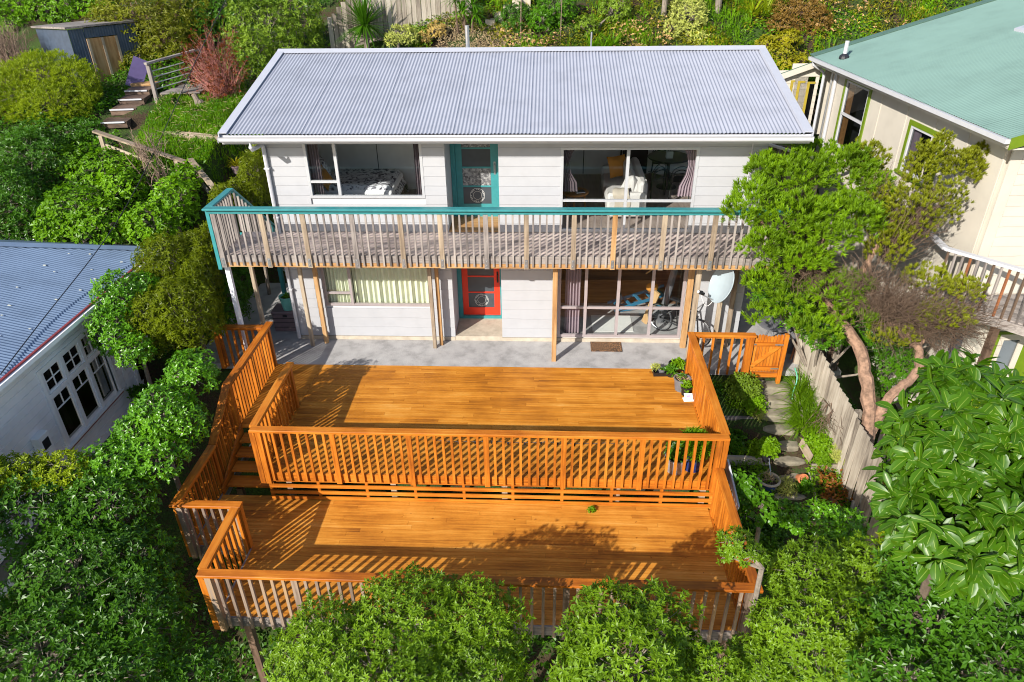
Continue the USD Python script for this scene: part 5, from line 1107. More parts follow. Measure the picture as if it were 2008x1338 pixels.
# ---------------------------------------------------------------- garden on the left: shed, steps, rails
shd = thing('garden_shed', 'dark blue corrugated garden shed with a plain plywood door', 'shed')
c0 = np.array([-12.75, 6.85]); e1 = np.array([.60, .80]); e2 = np.array([-.80, .60]); zb = 3.9; hz = 1.98
def cw(a, b, zb, za, zc, n_out, mt, parent):
    a = np.asarray(a); b = np.asarray(b); L = np.linalg.norm(b - a); n = int(L / .076 * 5); s = np.linspace(0, 1, n + 1); w_ = .010 * np.cos(s * L / .076 * 2 * PI); P = a + (b - a) * s[:, None] + np.outer(w_, n_out)
    top = za + (zc - za) * s; MB().grid(np.stack([np.column_stack([P, np.full(n + 1, zb)]), np.column_stack([P, top])])).build('wall', M[mt], parent, smooth=60)
d1, d2 = c0 + e1 * .42, c0 + e1 * 1.30
cw(c0, d1, zb, zb + hz, zb + hz, np.array([.8, -.6]), 'navy_steel', shd); cw(d1, d2, zb + 1.72, zb + hz, zb + hz, np.array([.8, -.6]), 'navy_steel', shd); cw(d2, c0 + e1 * 1.9, zb, zb + hz, zb + hz, np.array([.8, -.6]), 'navy_steel', shd)
cw(c0, c0 + e2 * 2.3, zb, zb + hz, zb + hz - .12, np.array([-.6, -.8]), 'navy_steel', shd)
m = MB(); Q = [np.array([*(c0 - e1 * .08 - e2 * .08), zb + hz + .03]), np.array([*(c0 + e1 * 2.0 - e2 * .08), zb + hz + .03]), np.array([*(c0 + e1 * 2.0 + e2 * 2.4), zb + hz - .10]), np.array([*(c0 - e1 * .08 + e2 * 2.4), zb + hz - .10])]; m.prism(Q, (0, 0, 0), (0, 0, .05)); m.build('roof', M['grey_wood_x'], shd)
m = MB(); m.bar((*(d1 + e1 * .0), zb + .86), (*(d2), zb + .86), .03, 1.68); m.build('door', M['new_wood_z'], shd)
m = MB(); n_ = np.array([.8, -.6]) * .025
for s in (.04, .44, .84): q = d1 + e1 * s + n_; m.bar((*q, zb + .03), (*q, zb + 1.70), .07, .02, up=(.8, -.6, 0))
m.build('door_batten', M['pale_wood_z'], shd)
MB().prism([np.array([*(c0 + e1 * .2 + [.0, -.0]), zb + .08]), np.array([*(c0 + e1 * 1.8), zb + .08]), np.array([*(c0 + e1 * 1.8 + np.array([.8, -.6]) * .9), zb + .10]), np.array([*(c0 + e1 * .2 + np.array([.8, -.6]) * .9), zb + .10])], (0, 0, -.06), (0, 0, 0)).build('doorstep', M['dark_wood_x'], shd)
for k, ((x, y, z), lb) in enumerate((((-10.55, 5.62, 4.50), 'top garden step with a white nosing by the shed'), ((-10.42, 5.0, 4.40), 'second white edged garden step below the shed'), ((-10.35, 4.38, 4.28), 'third white edged garden step below the shed'), ((-10.32, 3.75, 4.10), 'lowest white edged garden step, above the handrail'))):
    t = thing('garden_step', lb, 'step', (x, y, z), .15, 'white edged steps below the shed')
    MB().box(-.30, .34, -.02, .55, -.16, -.01).build('tread', M['dark_wood_x'], t); MB().box(-.30, .30, -.055, -.022, -.035, .0).build('nosing', M['trim_white'], t)
ra = thing('garden_railing', 'grey railing with four thin bars beside the red twigged bush', 'railing')
A, B = np.array([-9.78, 5.15, 4.25]), np.array([-9.05, 6.75, 4.35])
MB().bar(A - [.0, .12, -1.02], B + [0, .1, 1.02], .10, .05).build('cap_rail', M['grey_wood_y'], ra)
for z in (.35, .5, .65, .8): MB().tube([A + [0, 0, z], B + [0, 0, z]], .014, 5).build('bar', M['trim_white'], ra)
for p in (A, B): MB().box(p[0] - .045, p[0] + .045, p[1] - .045, p[1] + .045, p[2] - .2, p[2] + .99).build('post', M['grey_wood_z'], ra)
rb = thing('garden_handrail', 'sloping timber handrail with posts above the ivy bank', 'railing')
MB().bar((-10.45, 3.09, 4.03), (-7.99, 2.45, 3.44), .14, .045).build('cap_rail', M['pale_wood_x'], rb); MB().bar((-10.2, 2.98, 3.70), (-8.1, 2.45, 3.12), .03, .10).build('lower_rail', M['pale_wood_x'], rb)
for x, y, zt in ((-10.25, 2.98, 3.95), (-9.16, 2.70, 3.70), (-8.25, 2.48, 3.48)): MB().box(x - .045, x + .045, y - .045, y + .045, 2.8, zt).build('post', M['pale_wood_z'], rb)
rc = thing('garden_handrail', 'short steep timber handrail nearer the house, by the potted bromeliad', 'railing')
MB().bar((-7.88, 2.45, 3.52), (-6.98, 1.55, 3.02), .13, .045).build('cap_rail', M['pale_wood_y'], rc); MB().bar((-7.6, 2.1, 3.12), (-7.0, 1.55, 2.7), .03, .10).build('lower_rail', M['grey_wood_y'], rc)
for x, y, zt in ((-7.62, 2.18, 3.34), (-7.1, 1.68, 3.06)): MB().box(x - .045, x + .045, y - .045, y + .045, 2.0, zt).build('post', M['pale_wood_z'], rc)
lg = thing('log_edging', 'weathered half round log retaining the grass bank', 'log'); MB().tube([(-8.9, 3.52, 3.82), (-8.2, 3.44, 3.80), (-7.4, 3.40, 3.74)], [.10, .11, .10], 8).build('trunk', M['pale_wood_x'], lg)
sm = thing('tree_stump', 'small cut stump standing in the grass bank', 'stump', (-8.75, 5.3, 4.15)); MB().tube([(0, 0, -.1), (.0, 0, .14), (-.06, 0, .30)], [.09, .08, .07], 9).build('stump_wood', M['bark_grey'], sm)
MB().tube([(0.02, 0, .02), (.14, -.05, .14)], [.06, .05], 8).build('side_branch', M['bark_grey'], sm)
o = MB().bar((-11.08, 6.45, 4.40), (-10.78, 6.75, 5.12), .42, .03, up=(.45, -.85, .0)).build('purple_panel', M['purple_panel'], None); tag(o, 'purple sheet leaning between shed and garden railing', 'panel')
wp = thing('log_pile', 'low pile of orange brown timber offcuts at the top of the steps', 'wood pile', (-10.75, 6.55, 4.32), .1)
for k in range(6): MB().box(-.35, .32, -.16 + (k % 2) * .16, -.02 + (k % 2) * .16, .07 * (k // 2), .07 * (k // 2) + .065).build('offcut', M['new_wood_x'], wp)
sl2 = thing('landing_slabs', 'grey timber landing below the thin barred railing', 'landing')
for k in range(6): MB().bar((-10.0 + k * .02, 5.9 + k * .22, 4.36), (-8.9, 5.95 + k * .22, 4.38), .20, .04).build('plank', M['grey_wood_x'], sl2)
# hillside fence, concrete steps and poles at the back
hf = thing('hillside_fence', 'tall grey paling fence on the hillside behind the silver roof', 'fence')
rs = np.random.default_rng(31); A, B = np.array([-5.9, 8.75]), np.array([-1.55, 10.2]); L = np.linalg.norm(B - A); n = int(L / .15); fdir = (B - A) / L
for k in range(n):
    p = A + fdir * (k * .15 + .07); zb = float(H(*p)) - .3; zt = float(H(*p)) + 1.85 + rs.uniform(-.03, .03) + (-.95 if k < 8 else 0) * (1 - k / 8)
    m = MB().box(-.068, .068, -.011, .011, zb, zt); m.move(rot(math.atan2(fdir[1], fdir[0])), (p[0], p[1] + .014 * (k % 2), 0)); m.build('paling', M['fence_wood_z'], hf)
MB().bar((*(A + [0, .05]), float(H(*A)) + .1), (*(B + [0, .05]), float(H(*B)) + .1), .05, .18).build('plinth_board', M['dark_wood_x'], hf)
cs = thing('concrete_stairs', 'flight of concrete steps climbing the hill beside the paling fence', 'stairs')
for k in range(5): MB().box(-1.25 + k * .27, -.95 + k * .27, 9.7 + k * .18, 10.9 + k * .18, 5.0, 5.72 + k * .17).build('step', M['plinth'], cs)
for i, (x, y, lb) in enumerate(((5.95, 10.4, 'grey timber pole on the hillside above the yellow grass'), (4.25, 10.1, 'stubby tree trunk behind the pale flowers'))):
    o = MB().tube([(x, y, float(H(x, y)) - .2), (x, y, float(H(x, y)) + 2.5)], .10 if i == 0 else .08, 9).build('timber_pole', M['fence_wood_z' if i == 0 else 'bark_grey'], None); tag(o, lb, 'pole')
for x, y, lb in ((1.05, 8.8, 'thin dark stake left of the strap leaf clump'), (-.15, 9.2, 'thin pale stake on the flowery hillside')):
    o = MB().tube([(x, y, 5.0), (x + .05, y, 7.2)], .014, 5).build('stake', M['twig_brown'], None); tag(o, lb, 'stake')
# ---------------------------------------------------------------- vegetation
def unit(v): return v / (np.linalg.norm(v, axis=-1, keepdims=True) + 1e-9)
def crown_tips(blobs, n_each, rng, inner=.25, rough=.28, up=.35, low=-.55):
    """Points spread through the outer part of several lumpy ellipsoids, with the direction each shoot grows in."""
    T, D = [], []
    B = np.array(blobs, float)
    for b, n in zip(B, n_each):
        d = unit(rng.normal(size=(n, 3))); d = d[d[:, 2] > low + rng.uniform(-.2, .2, len(d))]
        f = 1 + rough * 2 * (meshkit.fbm(d * 2.3 + b[:3], 3) - .5) + .5 * rough * (meshkit.fbm(d * 7 + b[:3] * 3, 2) - .5)
        r = np.where(rng.uniform(size=len(d)) < inner, rng.uniform(.45, .85, len(d)), rng.uniform(.80, 1.0, len(d))) * f * np.where(rng.uniform(size=len(d)) < .08, rng.uniform(1.0, 1.16, len(d)), 1.0)
        p = b[:3] + d * r[:, None] * b[3:6]
        keep = np.ones(len(p), bool)
        for c in B:
            if c is b or np.allclose(c, b): continue
            q = (p - c[:3]) / c[3:6]; keep &= (np.linalg.norm(q, axis=1) > .72) | (rng.uniform(size=len(p)) < .10)
        T.append(p[keep]); D.append(unit(d[keep] * .8 / b[3:6] * b[3:6].mean() + [0, 0, up] + rng.normal(0, .25, (keep.sum(), 3))))
    return np.vstack(T), np.vstack(D)
def leaf_geo(tips, dirs, per, L, W, rng, spread=(35, 85), kind='d', droop=.12, fold=.16, stem=.0):
    n = len(tips); k = n * per
    d = np.repeat(dirs, per, 0); p = np.repeat(tips, per, 0)
    ref = np.where(abs(d[:, 2:]) < .9, [[0, 0, 1.0]], [[1.0, 0, 0]]); a = unit(np.cross(d, ref)); b = np.cross(d, a)
    ph = np.tile(np.arange(per) * 2.4, n) + np.repeat(rng.uniform(0, 6.28, n), per) + rng.normal(0, .25, k)
    th = np.radians(rng.uniform(*spread, k)); s = np.cos(ph)[:, None] * a + np.sin(ph)[:, None] * b
    u = unit(d * np.cos(th)[:, None] + s * np.sin(th)[:, None]); nn = unit(d - u * (d * u).sum(1)[:, None] + 1e-6); w = np.cross(nn, u)
    l = L * rng.uniform(.65, 1.15, k)[:, None]; ww = W * rng.uniform(.75, 1.15, k)[:, None]
    p = p + u * l * stem + rng.normal(0, L * .10, (k, 3))
    if kind == 'd':
        V = np.stack([p, p + u * l * .5 + w * ww / 2 + nn * ww * fold, p + u * l - nn * l * droop, p + u * l * .5 - w * ww / 2 + nn * ww * fold], 1)
        F = np.array([[0, 2, 1], [0, 3, 2]])
    elif kind == 'k':
        V = np.stack([p, p + u * l * .5 + w * ww / 2 + nn * ww * fold, p + u * l * .52, p + u * l * .5 - w * ww / 2 + nn * ww * fold, p + u * l - nn * l * droop], 1)
        F = np.array([[0, 2, 1], [0, 3, 2], [1, 2, 4], [2, 3, 4]])
    else:                                  # 'p': broad paddle with a midrib
        st = [(0, .10), (.12, .14), (.35, .70), (.62, 1.0), (.86, .78), (1.0, .10)]; R = []
        for t, q in st:
            c = p + u * l * t - nn * l * droop * t * t * 1.3
            R += [c + w * ww / 2 * q + nn * ww * fold * q, c - nn * .004, c - w * ww / 2 * q + nn * ww * fold * q]
        V = np.stack(R, 1); F = []
        for i in range(5):
            for j in range(2): o = i * 3 + j; F += [[o, o + 3, o + 4], [o, o + 4, o + 1]]
        F = np.array(F)
    m = V.shape[1]
    return V.reshape(-1, 3), (F[None] + (np.arange(k) * m)[:, None, None]).reshape(-1, 3)
def twig_geo(p, q, r, rng, bend=.12):
    """Thin three sided, once bent twigs from p to q."""
    n = len(p); d = q - p; l = np.linalg.norm(d, axis=1, keepdims=True); a = unit(np.cross(d, [0.3, 0.5, .81])); b = unit(np.cross(d, a)); mid = (p + q) / 2 + rng.normal(0, 1, (n, 3)) * l * bend
    R = []
    for c, f in ((p, 1.0), (mid, .7)):
        for k in range(3): t = k * 2.094; R.append(c + (a * math.cos(t) + b * math.sin(t)) * (np.reshape(r, (-1, 1)) * f))
    R.append(q); V = np.stack(R, 1)
    F = []
    for k in range(3): j = (k + 1) % 3; F += [[k, j, 3 + j], [k, 3 + j, 3 + k], [3 + k, 3 + j, 6]]
    return V.reshape(-1, 3), (np.array(F)[None] + (np.arange(n) * 7)[:, None, None]).reshape(-1, 3)
#        leaf length, width, per shoot, cover, material, bark, kind, spread, droop, up, inner, roughness of outline
STY = {
 'rosette': (.072, .025, 9, 2.0, 'leaf_rosette', 'bark_grey', 'k', (35, 85), .15, .5, .26, .40),
 'rosette2': (.105, .036, 8, 1.9, 'leaf_rosette', 'bark_grey', 'k', (35, 85), .18, .5, .26, .36),
 'gloss': (.085, .042, 5, 1.7, 'leaf_gloss', 'bark_grey', 'k', (40, 95), .12, .35, .25, .34),
 'dark': (.090, .044, 5, 1.5, 'leaf_dark', 'bark_grey', 'd', (40, 95), .12, .3, .25, .34),
 'darkfine': (.14, .05, 5, 1.1, 'leaf_dark', 'bark_grey', 'd', (40, 95), .12, .3, .2, .4),
 'lime': (.075, .034, 6, 1.6, 'leaf_lime', 'bark_grey', 'd', (40, 85), .12, .5, .2, .25),
 'limefine': (.085, .017, 9, 1.7, 'leaf_lime', 'bark_grey', 'd', (15, 65), .05, .6, .3, .45),
 'olive': (.085, .026, 6, 1.7, 'leaf_olivegreen', 'bark_grey', 'd', (50, 110), .2, .25, .25, .25),
 'olive2': (.13, .045, 5, 1.2, 'leaf_olive', 'bark_brown', 'd', (40, 100), .15, .3, .3, .5),
 'bright': (.105, .066, 4, 1.5, 'leaf_ivy', 'bark_grey', 'd', (50, 100), .1, .5, .2, .3),
 'bright2': (.085, .030, 6, 1.5, 'leaf_mid', 'bark_grey', 'd', (40, 95), .1, .4, .3, .4),
 'varieg': (.11, .05, 6, 1.3, 'leaf_variegated', 'bark_grey', 'd', (40, 95), .1, .3, .25, .35),
 'brown': (.11, .03, 6, 1.4, 'leaf_brown', 'bark_brown', 'd', (30, 80), .05, .6, .2, .2),
 'brown2': (.11, .03, 6, 1.4, 'leaf_brownred', 'bark_brown', 'd', (30, 80), .05, .6, .2, .2),
 'gold': (.10, .045, 6, 1.4, 'leaf_gold', 'bark_brown', 'd', (40, 95), .1, .4, .25, .35),
 'greyg': (.11, .045, 6, 1.4, 'leaf_mid', 'bark_grey', 'd', (40, 95), .1, .4, .25, .35),
 'silver': (.11, .030, 7, 1.5, 'leaf_silver', 'bark_grey', 'd', (25, 80), .08, .5, .25, .4),
 'silver2': (.10, .03, 7, 1.4, 'leaf_mauve', 'bark_grey', 'd', (25, 80), .08, .5, .25, .4),
 'broad': (.10, .09, 3, 1.5, 'leaf_mid', 'bark_grey', 'd', (60, 95), .05, .8, .2, .3),
}
leafmat('leaf_rosette', [(0, (.030, .068, .008)), (.35, (.078, .148, .014)), (.7, (.150, .240, .032)), (1, (.30, .39, .11))], rough=.42, spec=.34)
leafmat('leaf_olivegreen', [(0, (.040, .060, .007)), (.4, (.085, .120, .011)), (.75, (.155, .185, .02)), (1, (.28, .27, .06))], rough=.4)
leafmat('leaf_ivy', [(0, (.026, .074, .004)), (.35, (.070, .160, .007)), (.7, (.145, .265, .010)), (1, (.26, .36, .03))], rough=.42)
leafmat('leaf_brownred', [(0, (.07, .035, .03)), (.4, (.13, .07, .05)), (.75, (.15, .12, .07)), (1, (.12, .15, .05))], trans=.1)
leafmat('leaf_mauve', [(0, (.12, .09, .10)), (.5, (.26, .21, .22)), (1, (.42, .38, .36))], trans=.1)
def plant(label, style, blobs, rng, cat=None, name=None, base=None, group=None, twigs=True, leafmat_=None, dens=1.0, low=-.55):
    L, W, per, cover, lm, bark, kind, spread, droop, up, inner, rough = STY[style]; B = np.array(blobs, float)
    area = 4 * PI * ((B[:, 3] * B[:, 4]) ** 1.6 / 3 + (B[:, 3] * B[:, 5]) ** 1.6 / 3 + (B[:, 4] * B[:, 5]) ** 1.6 / 3) ** (1 / 1.6)
    n = np.maximum(20, area * cover * dens / (per * L * W * .55)).astype(int)
    T, D = crown_tips(B, n, rng, inner, rough, up, low)
    t = thing(name or 'shrub', label, cat or 'shrub', group=group)
    V, F = leaf_geo(T, D, per, L, W, rng, spread, kind, droop)
    MB().add(V, F).build('crown', M[leafmat_ or lm], t)
    c = B[:, :3].mean(0); bx, by = (c[0], c[1]) if base is None else base; z0 = float(H(bx, by)) - .15
    m = MB(); top = np.array([bx, by, max(z0 + .25, min(B[:, 2] - B[:, 5] * .7))]); r0 = .035 + .02 * B[:, 3].max()
    m.tube([(bx, by, z0), (np.array([bx, by, z0]) + top) / 2 + rng.normal(0, .03, 3), top], [r0 * 1.2, r0, r0 * .9], 7)
    for b in B:
        mid = (top + b[:3]) / 2 + rng.normal(0, .06, 3) * b[3]; m.tube([top, mid, b[:3] + [0, 0, b[5] * .3]], [r0 * .75, r0 * .5, r0 * .2], 5)
    m.build('trunk', M[bark], t)
    if twigs:
        q = T[rng.choice(len(T), min(len(T), 60 * len(B)), replace=False)]; i = np.argmin(((q[:, None] - B[None, :, :3]) / B[None, :, 3:6] ** 1).__pow__(2).sum(-1), 1); p = B[i, :3] + (q - B[i, :3]) * .25
        V, F = twig_geo(p, q, np.full(len(q), .008), rng); MB().add(V, F).build('twigs', M[bark], t, kind='stuff')
    return t
leafmat('leaf_tree2', [(0, (.035, .075, .008)), (.3, (.085, .165, .010)), (.65, (.17, .275, .014)), (1, (.28, .36, .03))], trans=.36, cscale=2.2)
leafmat('leaf_tree', [(0, (.055, .070, .012)), (.35, (.115, .145, .018)), (.7, (.20, .235, .026)), (1, (.31, .32, .06))], trans=.3, cscale=2.5)
leafmat('leaf_clump', [(0, (.045, .10, .008)), (.4, (.10, .20, .012)), (.75, (.17, .28, .018)), (1, (.30, .36, .05))], trans=.4, clump=.2)
PL = [
    ('A', 'rounded bush with pale green rosettes, bottom centre, left of the dark gap', 'rosette', [(-1.88, -8.77, 0.6, np.float64(0.72), np.float64(0.7), np.float64(0.74)), (-0.94, -8.31, 0.71, np.float64(0.85), np.float64(0.72), np.float64(0.63)), (-0.16, -8.31, 0.65, np.float64(0.65), np.float64(0.62), np.float64(0.63)), (-1.22, -9.12, 0.75, np.float64(1.0), np.float64(0.75), np.float64(0.55)), (-0.11, -8.93, 0.57, np.float64(0.62), np.float64(0.54), np.float64(0.5))]),
    ('B', 'rounded bush with larger glossy rosettes, bottom centre, right of the dark gap', 'rosette2', [(1.48, -8.47, 0.92, np.float64(0.52), np.float64(0.53), np.float64(0.57)), (2.05, -8.39, 0.8, np.float64(0.55), np.float64(0.53), np.float64(0.55)), (1.66, -8.98, 0.83, np.float64(0.78), np.float64(0.67), np.float64(0.61)), (1.29, -8.88, 0.63, np.float64(0.43), np.float64(0.44), np.float64(0.5))]),
    ('C', 'loose glossy shrub crowding the lower right corner of the lower deck', 'rosette', [(4.22, -7.47, 0.78, np.float64(0.52), np.float64(0.5), np.float64(0.5)), (4.95, -7.29, 0.65, np.float64(0.51), np.float64(0.49), np.float64(0.51)), (4.1, -8.27, 0.63, np.float64(0.82), np.float64(0.71), np.float64(0.65)), (3.38, -8.52, 0.46, np.float64(0.4), np.float64(0.36), np.float64(0.35)), (4.68, -8.62, 0.76, np.float64(0.57), np.float64(0.52), np.float64(0.51)), (2.74, -8.8, 0.63, np.float64(0.37), np.float64(0.31), np.float64(0.28))]),
    ('D', 'dark green shrub in the bottom right corner below the large leaved tree', 'dark', [(5.17, -8.61, 1.33, np.float64(0.72), np.float64(0.67), np.float64(0.66)), (5.63, -8.64, 1.64, np.float64(0.6), np.float64(0.57), np.float64(0.59)), (5.5, -9.22, 1.46, np.float64(0.62), np.float64(0.52), np.float64(0.45)), (4.58, -9.31, 1.38, np.float64(0.57), np.float64(0.46), np.float64(0.39)), (5.15, -8.06, 1.88, np.float64(0.46), np.float64(0.44), np.float64(0.46)), (5.23, -8.52, 2.07, np.float64(0.37), np.float64(0.35), np.float64(0.35))]),
    ('E', 'large dark leaved bush filling the bottom left corner', 'dark', [(-7.33, -6.26, 0.52, np.float64(0.99), np.float64(0.8), np.float64(0.66)), (-6.13, -6.15, 0.6, np.float64(0.76), np.float64(0.65), np.float64(0.57)), (-6.14, -7.12, 0.15, np.float64(1.08), np.float64(0.86), np.float64(0.7)), (-5.42, -6.87, 0.11, np.float64(0.55), np.float64(0.57), np.float64(0.63)), (-6.17, -8.25, -0.19, np.float64(1.13), np.float64(0.9), np.float64(0.72)), (-5.07, -7.72, -0.18, np.float64(0.73), np.float64(0.69), np.float64(0.71)), (-4.0, -8.29, -0.46, np.float64(0.5), np.float64(0.43), np.float64(0.39)), (-4.88, -8.62, -0.14, np.float64(0.76), np.float64(0.57), np.float64(0.41))]),
    ('F', 'glossy light green shrub between the villa and the deck stair', 'gloss', [(-5.43, -4.1, 1.65, np.float64(0.46), np.float64(0.44), np.float64(0.45)), (-5.65, -4.77, 1.32, np.float64(0.53), np.float64(0.53), np.float64(0.57)), (-5.23, -4.84, 1.17, np.float64(0.28), np.float64(0.33), np.float64(0.4)), (-6.06, -5.04, 1.1, np.float64(0.4), np.float64(0.36), np.float64(0.35)), (-5.6, -5.45, 0.96, np.float64(0.55), np.float64(0.45), np.float64(0.38)), (-6.18, -5.69, 0.99, np.float64(0.54), np.float64(0.42), np.float64(0.33))]),
    ('G', 'yellow green hedge under the villa wall at the left edge', 'lime', [(-7.5, -5.99, 1.0, np.float64(0.53), np.float64(0.4), np.float64(0.29)), (-6.78, -5.93, 1.03, np.float64(0.46), np.float64(0.36), np.float64(0.29)), (-7.82, -6.23, 1.0, np.float64(0.45), np.float64(0.41), np.float64(0.4))]),
    ('H', 'glossy bright green tree at the rear corner of the blue roofed villa', 'gloss', [(-7.81, -1.81, 2.0, np.float64(0.48), np.float64(0.49), np.float64(0.54)), (-7.73, -2.43, 1.54, np.float64(0.46), np.float64(0.49), np.float64(0.56)), (-7.21, -2.78, 1.29, np.float64(0.37), np.float64(0.35), np.float64(0.35)), (-7.42, -1.5, 2.09, np.float64(0.29), np.float64(0.27), np.float64(0.27))]),
    ('I', 'tall olive tinted hedge tree beside the balcony', 'olive', [(-7.32, -0.7, 2.06, np.float64(0.67), np.float64(0.7), np.float64(0.78)), (-6.69, -1.7, 1.49, np.float64(0.79), np.float64(0.79), np.float64(0.85)), (-7.2, -2.0, 1.42, np.float64(0.54), np.float64(0.61), np.float64(0.74)), (-6.87, -0.15, 2.17, np.float64(0.48), np.float64(0.5), np.float64(0.57)), (-6.56, -0.94, 1.58, np.float64(0.36), np.float64(0.64), np.float64(1.0)), (-6.68, 0.31, 2.34, np.float64(0.27), np.float64(0.35), np.float64(0.47))]),
    ('J', 'dark trimmed hedge along the shaded side path', 'dark', [(-6.31, -0.33, 1.02, np.float64(0.38), np.float64(0.46), np.float64(0.59)), (-6.4, 0.44, 1.14, np.float64(0.34), np.float64(0.39), np.float64(0.49)), (-6.6, -0.11, 1.41, np.float64(0.38), np.float64(0.57), np.float64(0.82))]),
    ('K1', 'bright green creeper mound on the left bank, nearest the villa ridge', 'bright', [(-10.21, 1.11, 2.62, np.float64(0.73), np.float64(0.7), np.float64(0.73)), (-10.54, 0.73, 2.4, np.float64(0.44), np.float64(0.44), np.float64(0.48)), (-9.49, 0.83, 2.48, np.float64(0.67), np.float64(0.61), np.float64(0.6))]),
    ('K2', 'bright green creeper mound below the long garden handrail', 'bright', [(-10.12, 2.64, 3.24, np.float64(0.95), np.float64(0.69), np.float64(0.45)), (-11.01, 2.86, 3.3, np.float64(0.72), np.float64(0.57), np.float64(0.46)), (-9.38, 1.84, 2.99, np.float64(0.58), np.float64(0.52), np.float64(0.5))]),
    ('K3', 'bright green shrub on the bank between handrail and balcony', 'bright', [(-7.8, 1.15, 2.86, np.float64(0.5), np.float64(0.56), np.float64(0.66)), (-8.21, 0.7, 2.54, np.float64(0.6), np.float64(0.55), np.float64(0.53)), (-7.77, 1.84, 3.24, np.float64(0.34), np.float64(0.34), np.float64(0.37))]),
    ('K4', 'fine yellow green bush beside the left end of the balcony', 'olive', [(-6.78, 1.44, 2.88, np.float64(0.34), np.float64(0.34), np.float64(0.36)), (-6.36, 2.32, 2.96, np.float64(0.35), np.float64(0.53), np.float64(0.76)), (-6.6, 1.93, 2.9, np.float64(0.35), np.float64(0.32), np.float64(0.31)), (-6.46, 3.33, 3.29, np.float64(0.22), np.float64(0.35), np.float64(0.53))]),
    ('L1', 'deep shaded bush at the left edge of the bank', 'dark', [(-11.8, 1.54, 2.71, np.float64(0.81), np.float64(0.86), np.float64(1.0)), (-11.81, 2.53, 3.4, np.float64(0.95), np.float64(0.83), np.float64(0.77)), (-11.62, 0.8, 2.23, np.float64(0.68), np.float64(0.56), np.float64(0.49))]),
    ('L2', 'olive bush with yellow tips in front of the blue shed', 'limefine', [(-12.63, 5.15, 4.95, np.float64(1.22), np.float64(0.9), np.float64(0.63)), (-11.69, 4.84, 4.75, np.float64(0.64), np.float64(0.61), np.float64(0.62)), (-13.16, 4.64, 4.53, np.float64(0.89), np.float64(0.83), np.float64(0.83)), (-12.08, 4.35, 4.33, np.float64(1.01), np.float64(0.82), np.float64(0.68))]),
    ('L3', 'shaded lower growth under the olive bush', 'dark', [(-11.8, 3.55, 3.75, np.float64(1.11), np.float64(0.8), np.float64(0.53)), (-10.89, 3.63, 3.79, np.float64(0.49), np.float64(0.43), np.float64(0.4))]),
    ('M', 'large brown tinged tree overhanging the shed roof', 'olive2', [(-11.77, 9.18, 5.79, np.float64(1.64), np.float64(1.27), np.float64(0.97)), (-12.59, 8.8, 5.62, np.float64(0.74), np.float64(0.66), np.float64(0.64)), (-10.72, 8.33, 5.24, np.float64(0.87), np.float64(0.77), np.float64(0.71)), (-10.78, 9.89, 5.92, np.float64(1.07), np.float64(0.91), np.float64(0.82)), (-11.55, 7.98, 4.73, np.float64(0.51), np.float64(0.47), np.float64(0.47))]),
    ('N', 'bright leafed tree behind the shed at the top left', 'bright', [(-15.65, 11.4, 5.96, np.float64(1.3), np.float64(1.02), np.float64(0.79)), (-16.85, 11.35, 5.97, np.float64(1.14), np.float64(0.98), np.float64(0.88)), (-14.45, 11.5, 6.01, np.float64(0.81), np.float64(0.69), np.float64(0.61)), (-16.98, 10.45, 5.45, np.float64(0.8), np.float64(0.8), np.float64(0.86))]),
    ('O', 'dark conifer like trees behind the red twigged bush', 'darkfine', [(-9.89, 10.48, 5.85, np.float64(1.25), np.float64(1.09), np.float64(1.01)), (-10.13, 9.59, 5.36, np.float64(0.61), np.float64(0.65), np.float64(0.74)), (-9.62, 11.46, 6.51, np.float64(1.27), np.float64(1.04), np.float64(0.86))]),
    ('Q', 'cream flecked green shrub at the upper left corner of the silver roof', 'varieg', [(-7.27, 7.63, 5.73, np.float64(0.83), np.float64(0.83), np.float64(0.9)), (-6.72, 8.35, 5.91, np.float64(0.78), np.float64(0.82), np.float64(0.92)), (-7.41, 6.44, 5.09, np.float64(0.54), np.float64(0.64), np.float64(0.8)), (-8.04, 7.71, 5.72, np.float64(0.56), np.float64(0.7), np.float64(0.9)), (-6.75, 7.07, 5.12, np.float64(0.55), np.float64(0.55), np.float64(0.59)), (-6.51, 8.3, 5.22, np.float64(0.58), np.float64(0.58), np.float64(0.62))]),
    ('R', 'big brown heath shrub on the hill, right of the centre', 'brown', [(8.4, 10.49, 5.62, np.float64(0.91), np.float64(0.77), np.float64(0.69)), (7.83, 9.93, 5.32, np.float64(0.52), np.float64(0.48), np.float64(0.48)), (8.92, 10.06, 5.44, np.float64(0.45), np.float64(0.45), np.float64(0.48))]),
    ('S1', 'small dome shaped grey brown shrub on the hill, nearer the brown heath', 'brown2', [(10.68, 11.18, 5.59, np.float64(0.43), np.float64(0.37), np.float64(0.33))]),
    ('S2', 'small dome shaped grey brown shrub on the hill beside the teal roof', 'brown2', [(11.34, 11.47, 5.63, np.float64(0.34), np.float64(0.33), np.float64(0.34))]),
    ('S3', 'reddish brown scrub at the top right above the teal roof', 'brown2', [(13.09, 12.64, 5.5, np.float64(0.65), np.float64(0.5), np.float64(0.39)), (14.33, 13.22, 5.58, np.float64(0.66), np.float64(0.5), np.float64(0.36))]),
    ('T', 'golden green shrub behind the right end of the silver roof', 'gold', [(7.51, 8.42, 4.75, np.float64(0.5), np.float64(0.46), np.float64(0.46)), (7.12, 8.77, 4.98, np.float64(0.36), np.float64(0.36), np.float64(0.39)), (8.11, 8.33, 4.55, np.float64(0.36), np.float64(0.36), np.float64(0.38)), (7.86, 9.13, 5.14, np.float64(0.44), np.float64(0.36), np.float64(0.31))]),
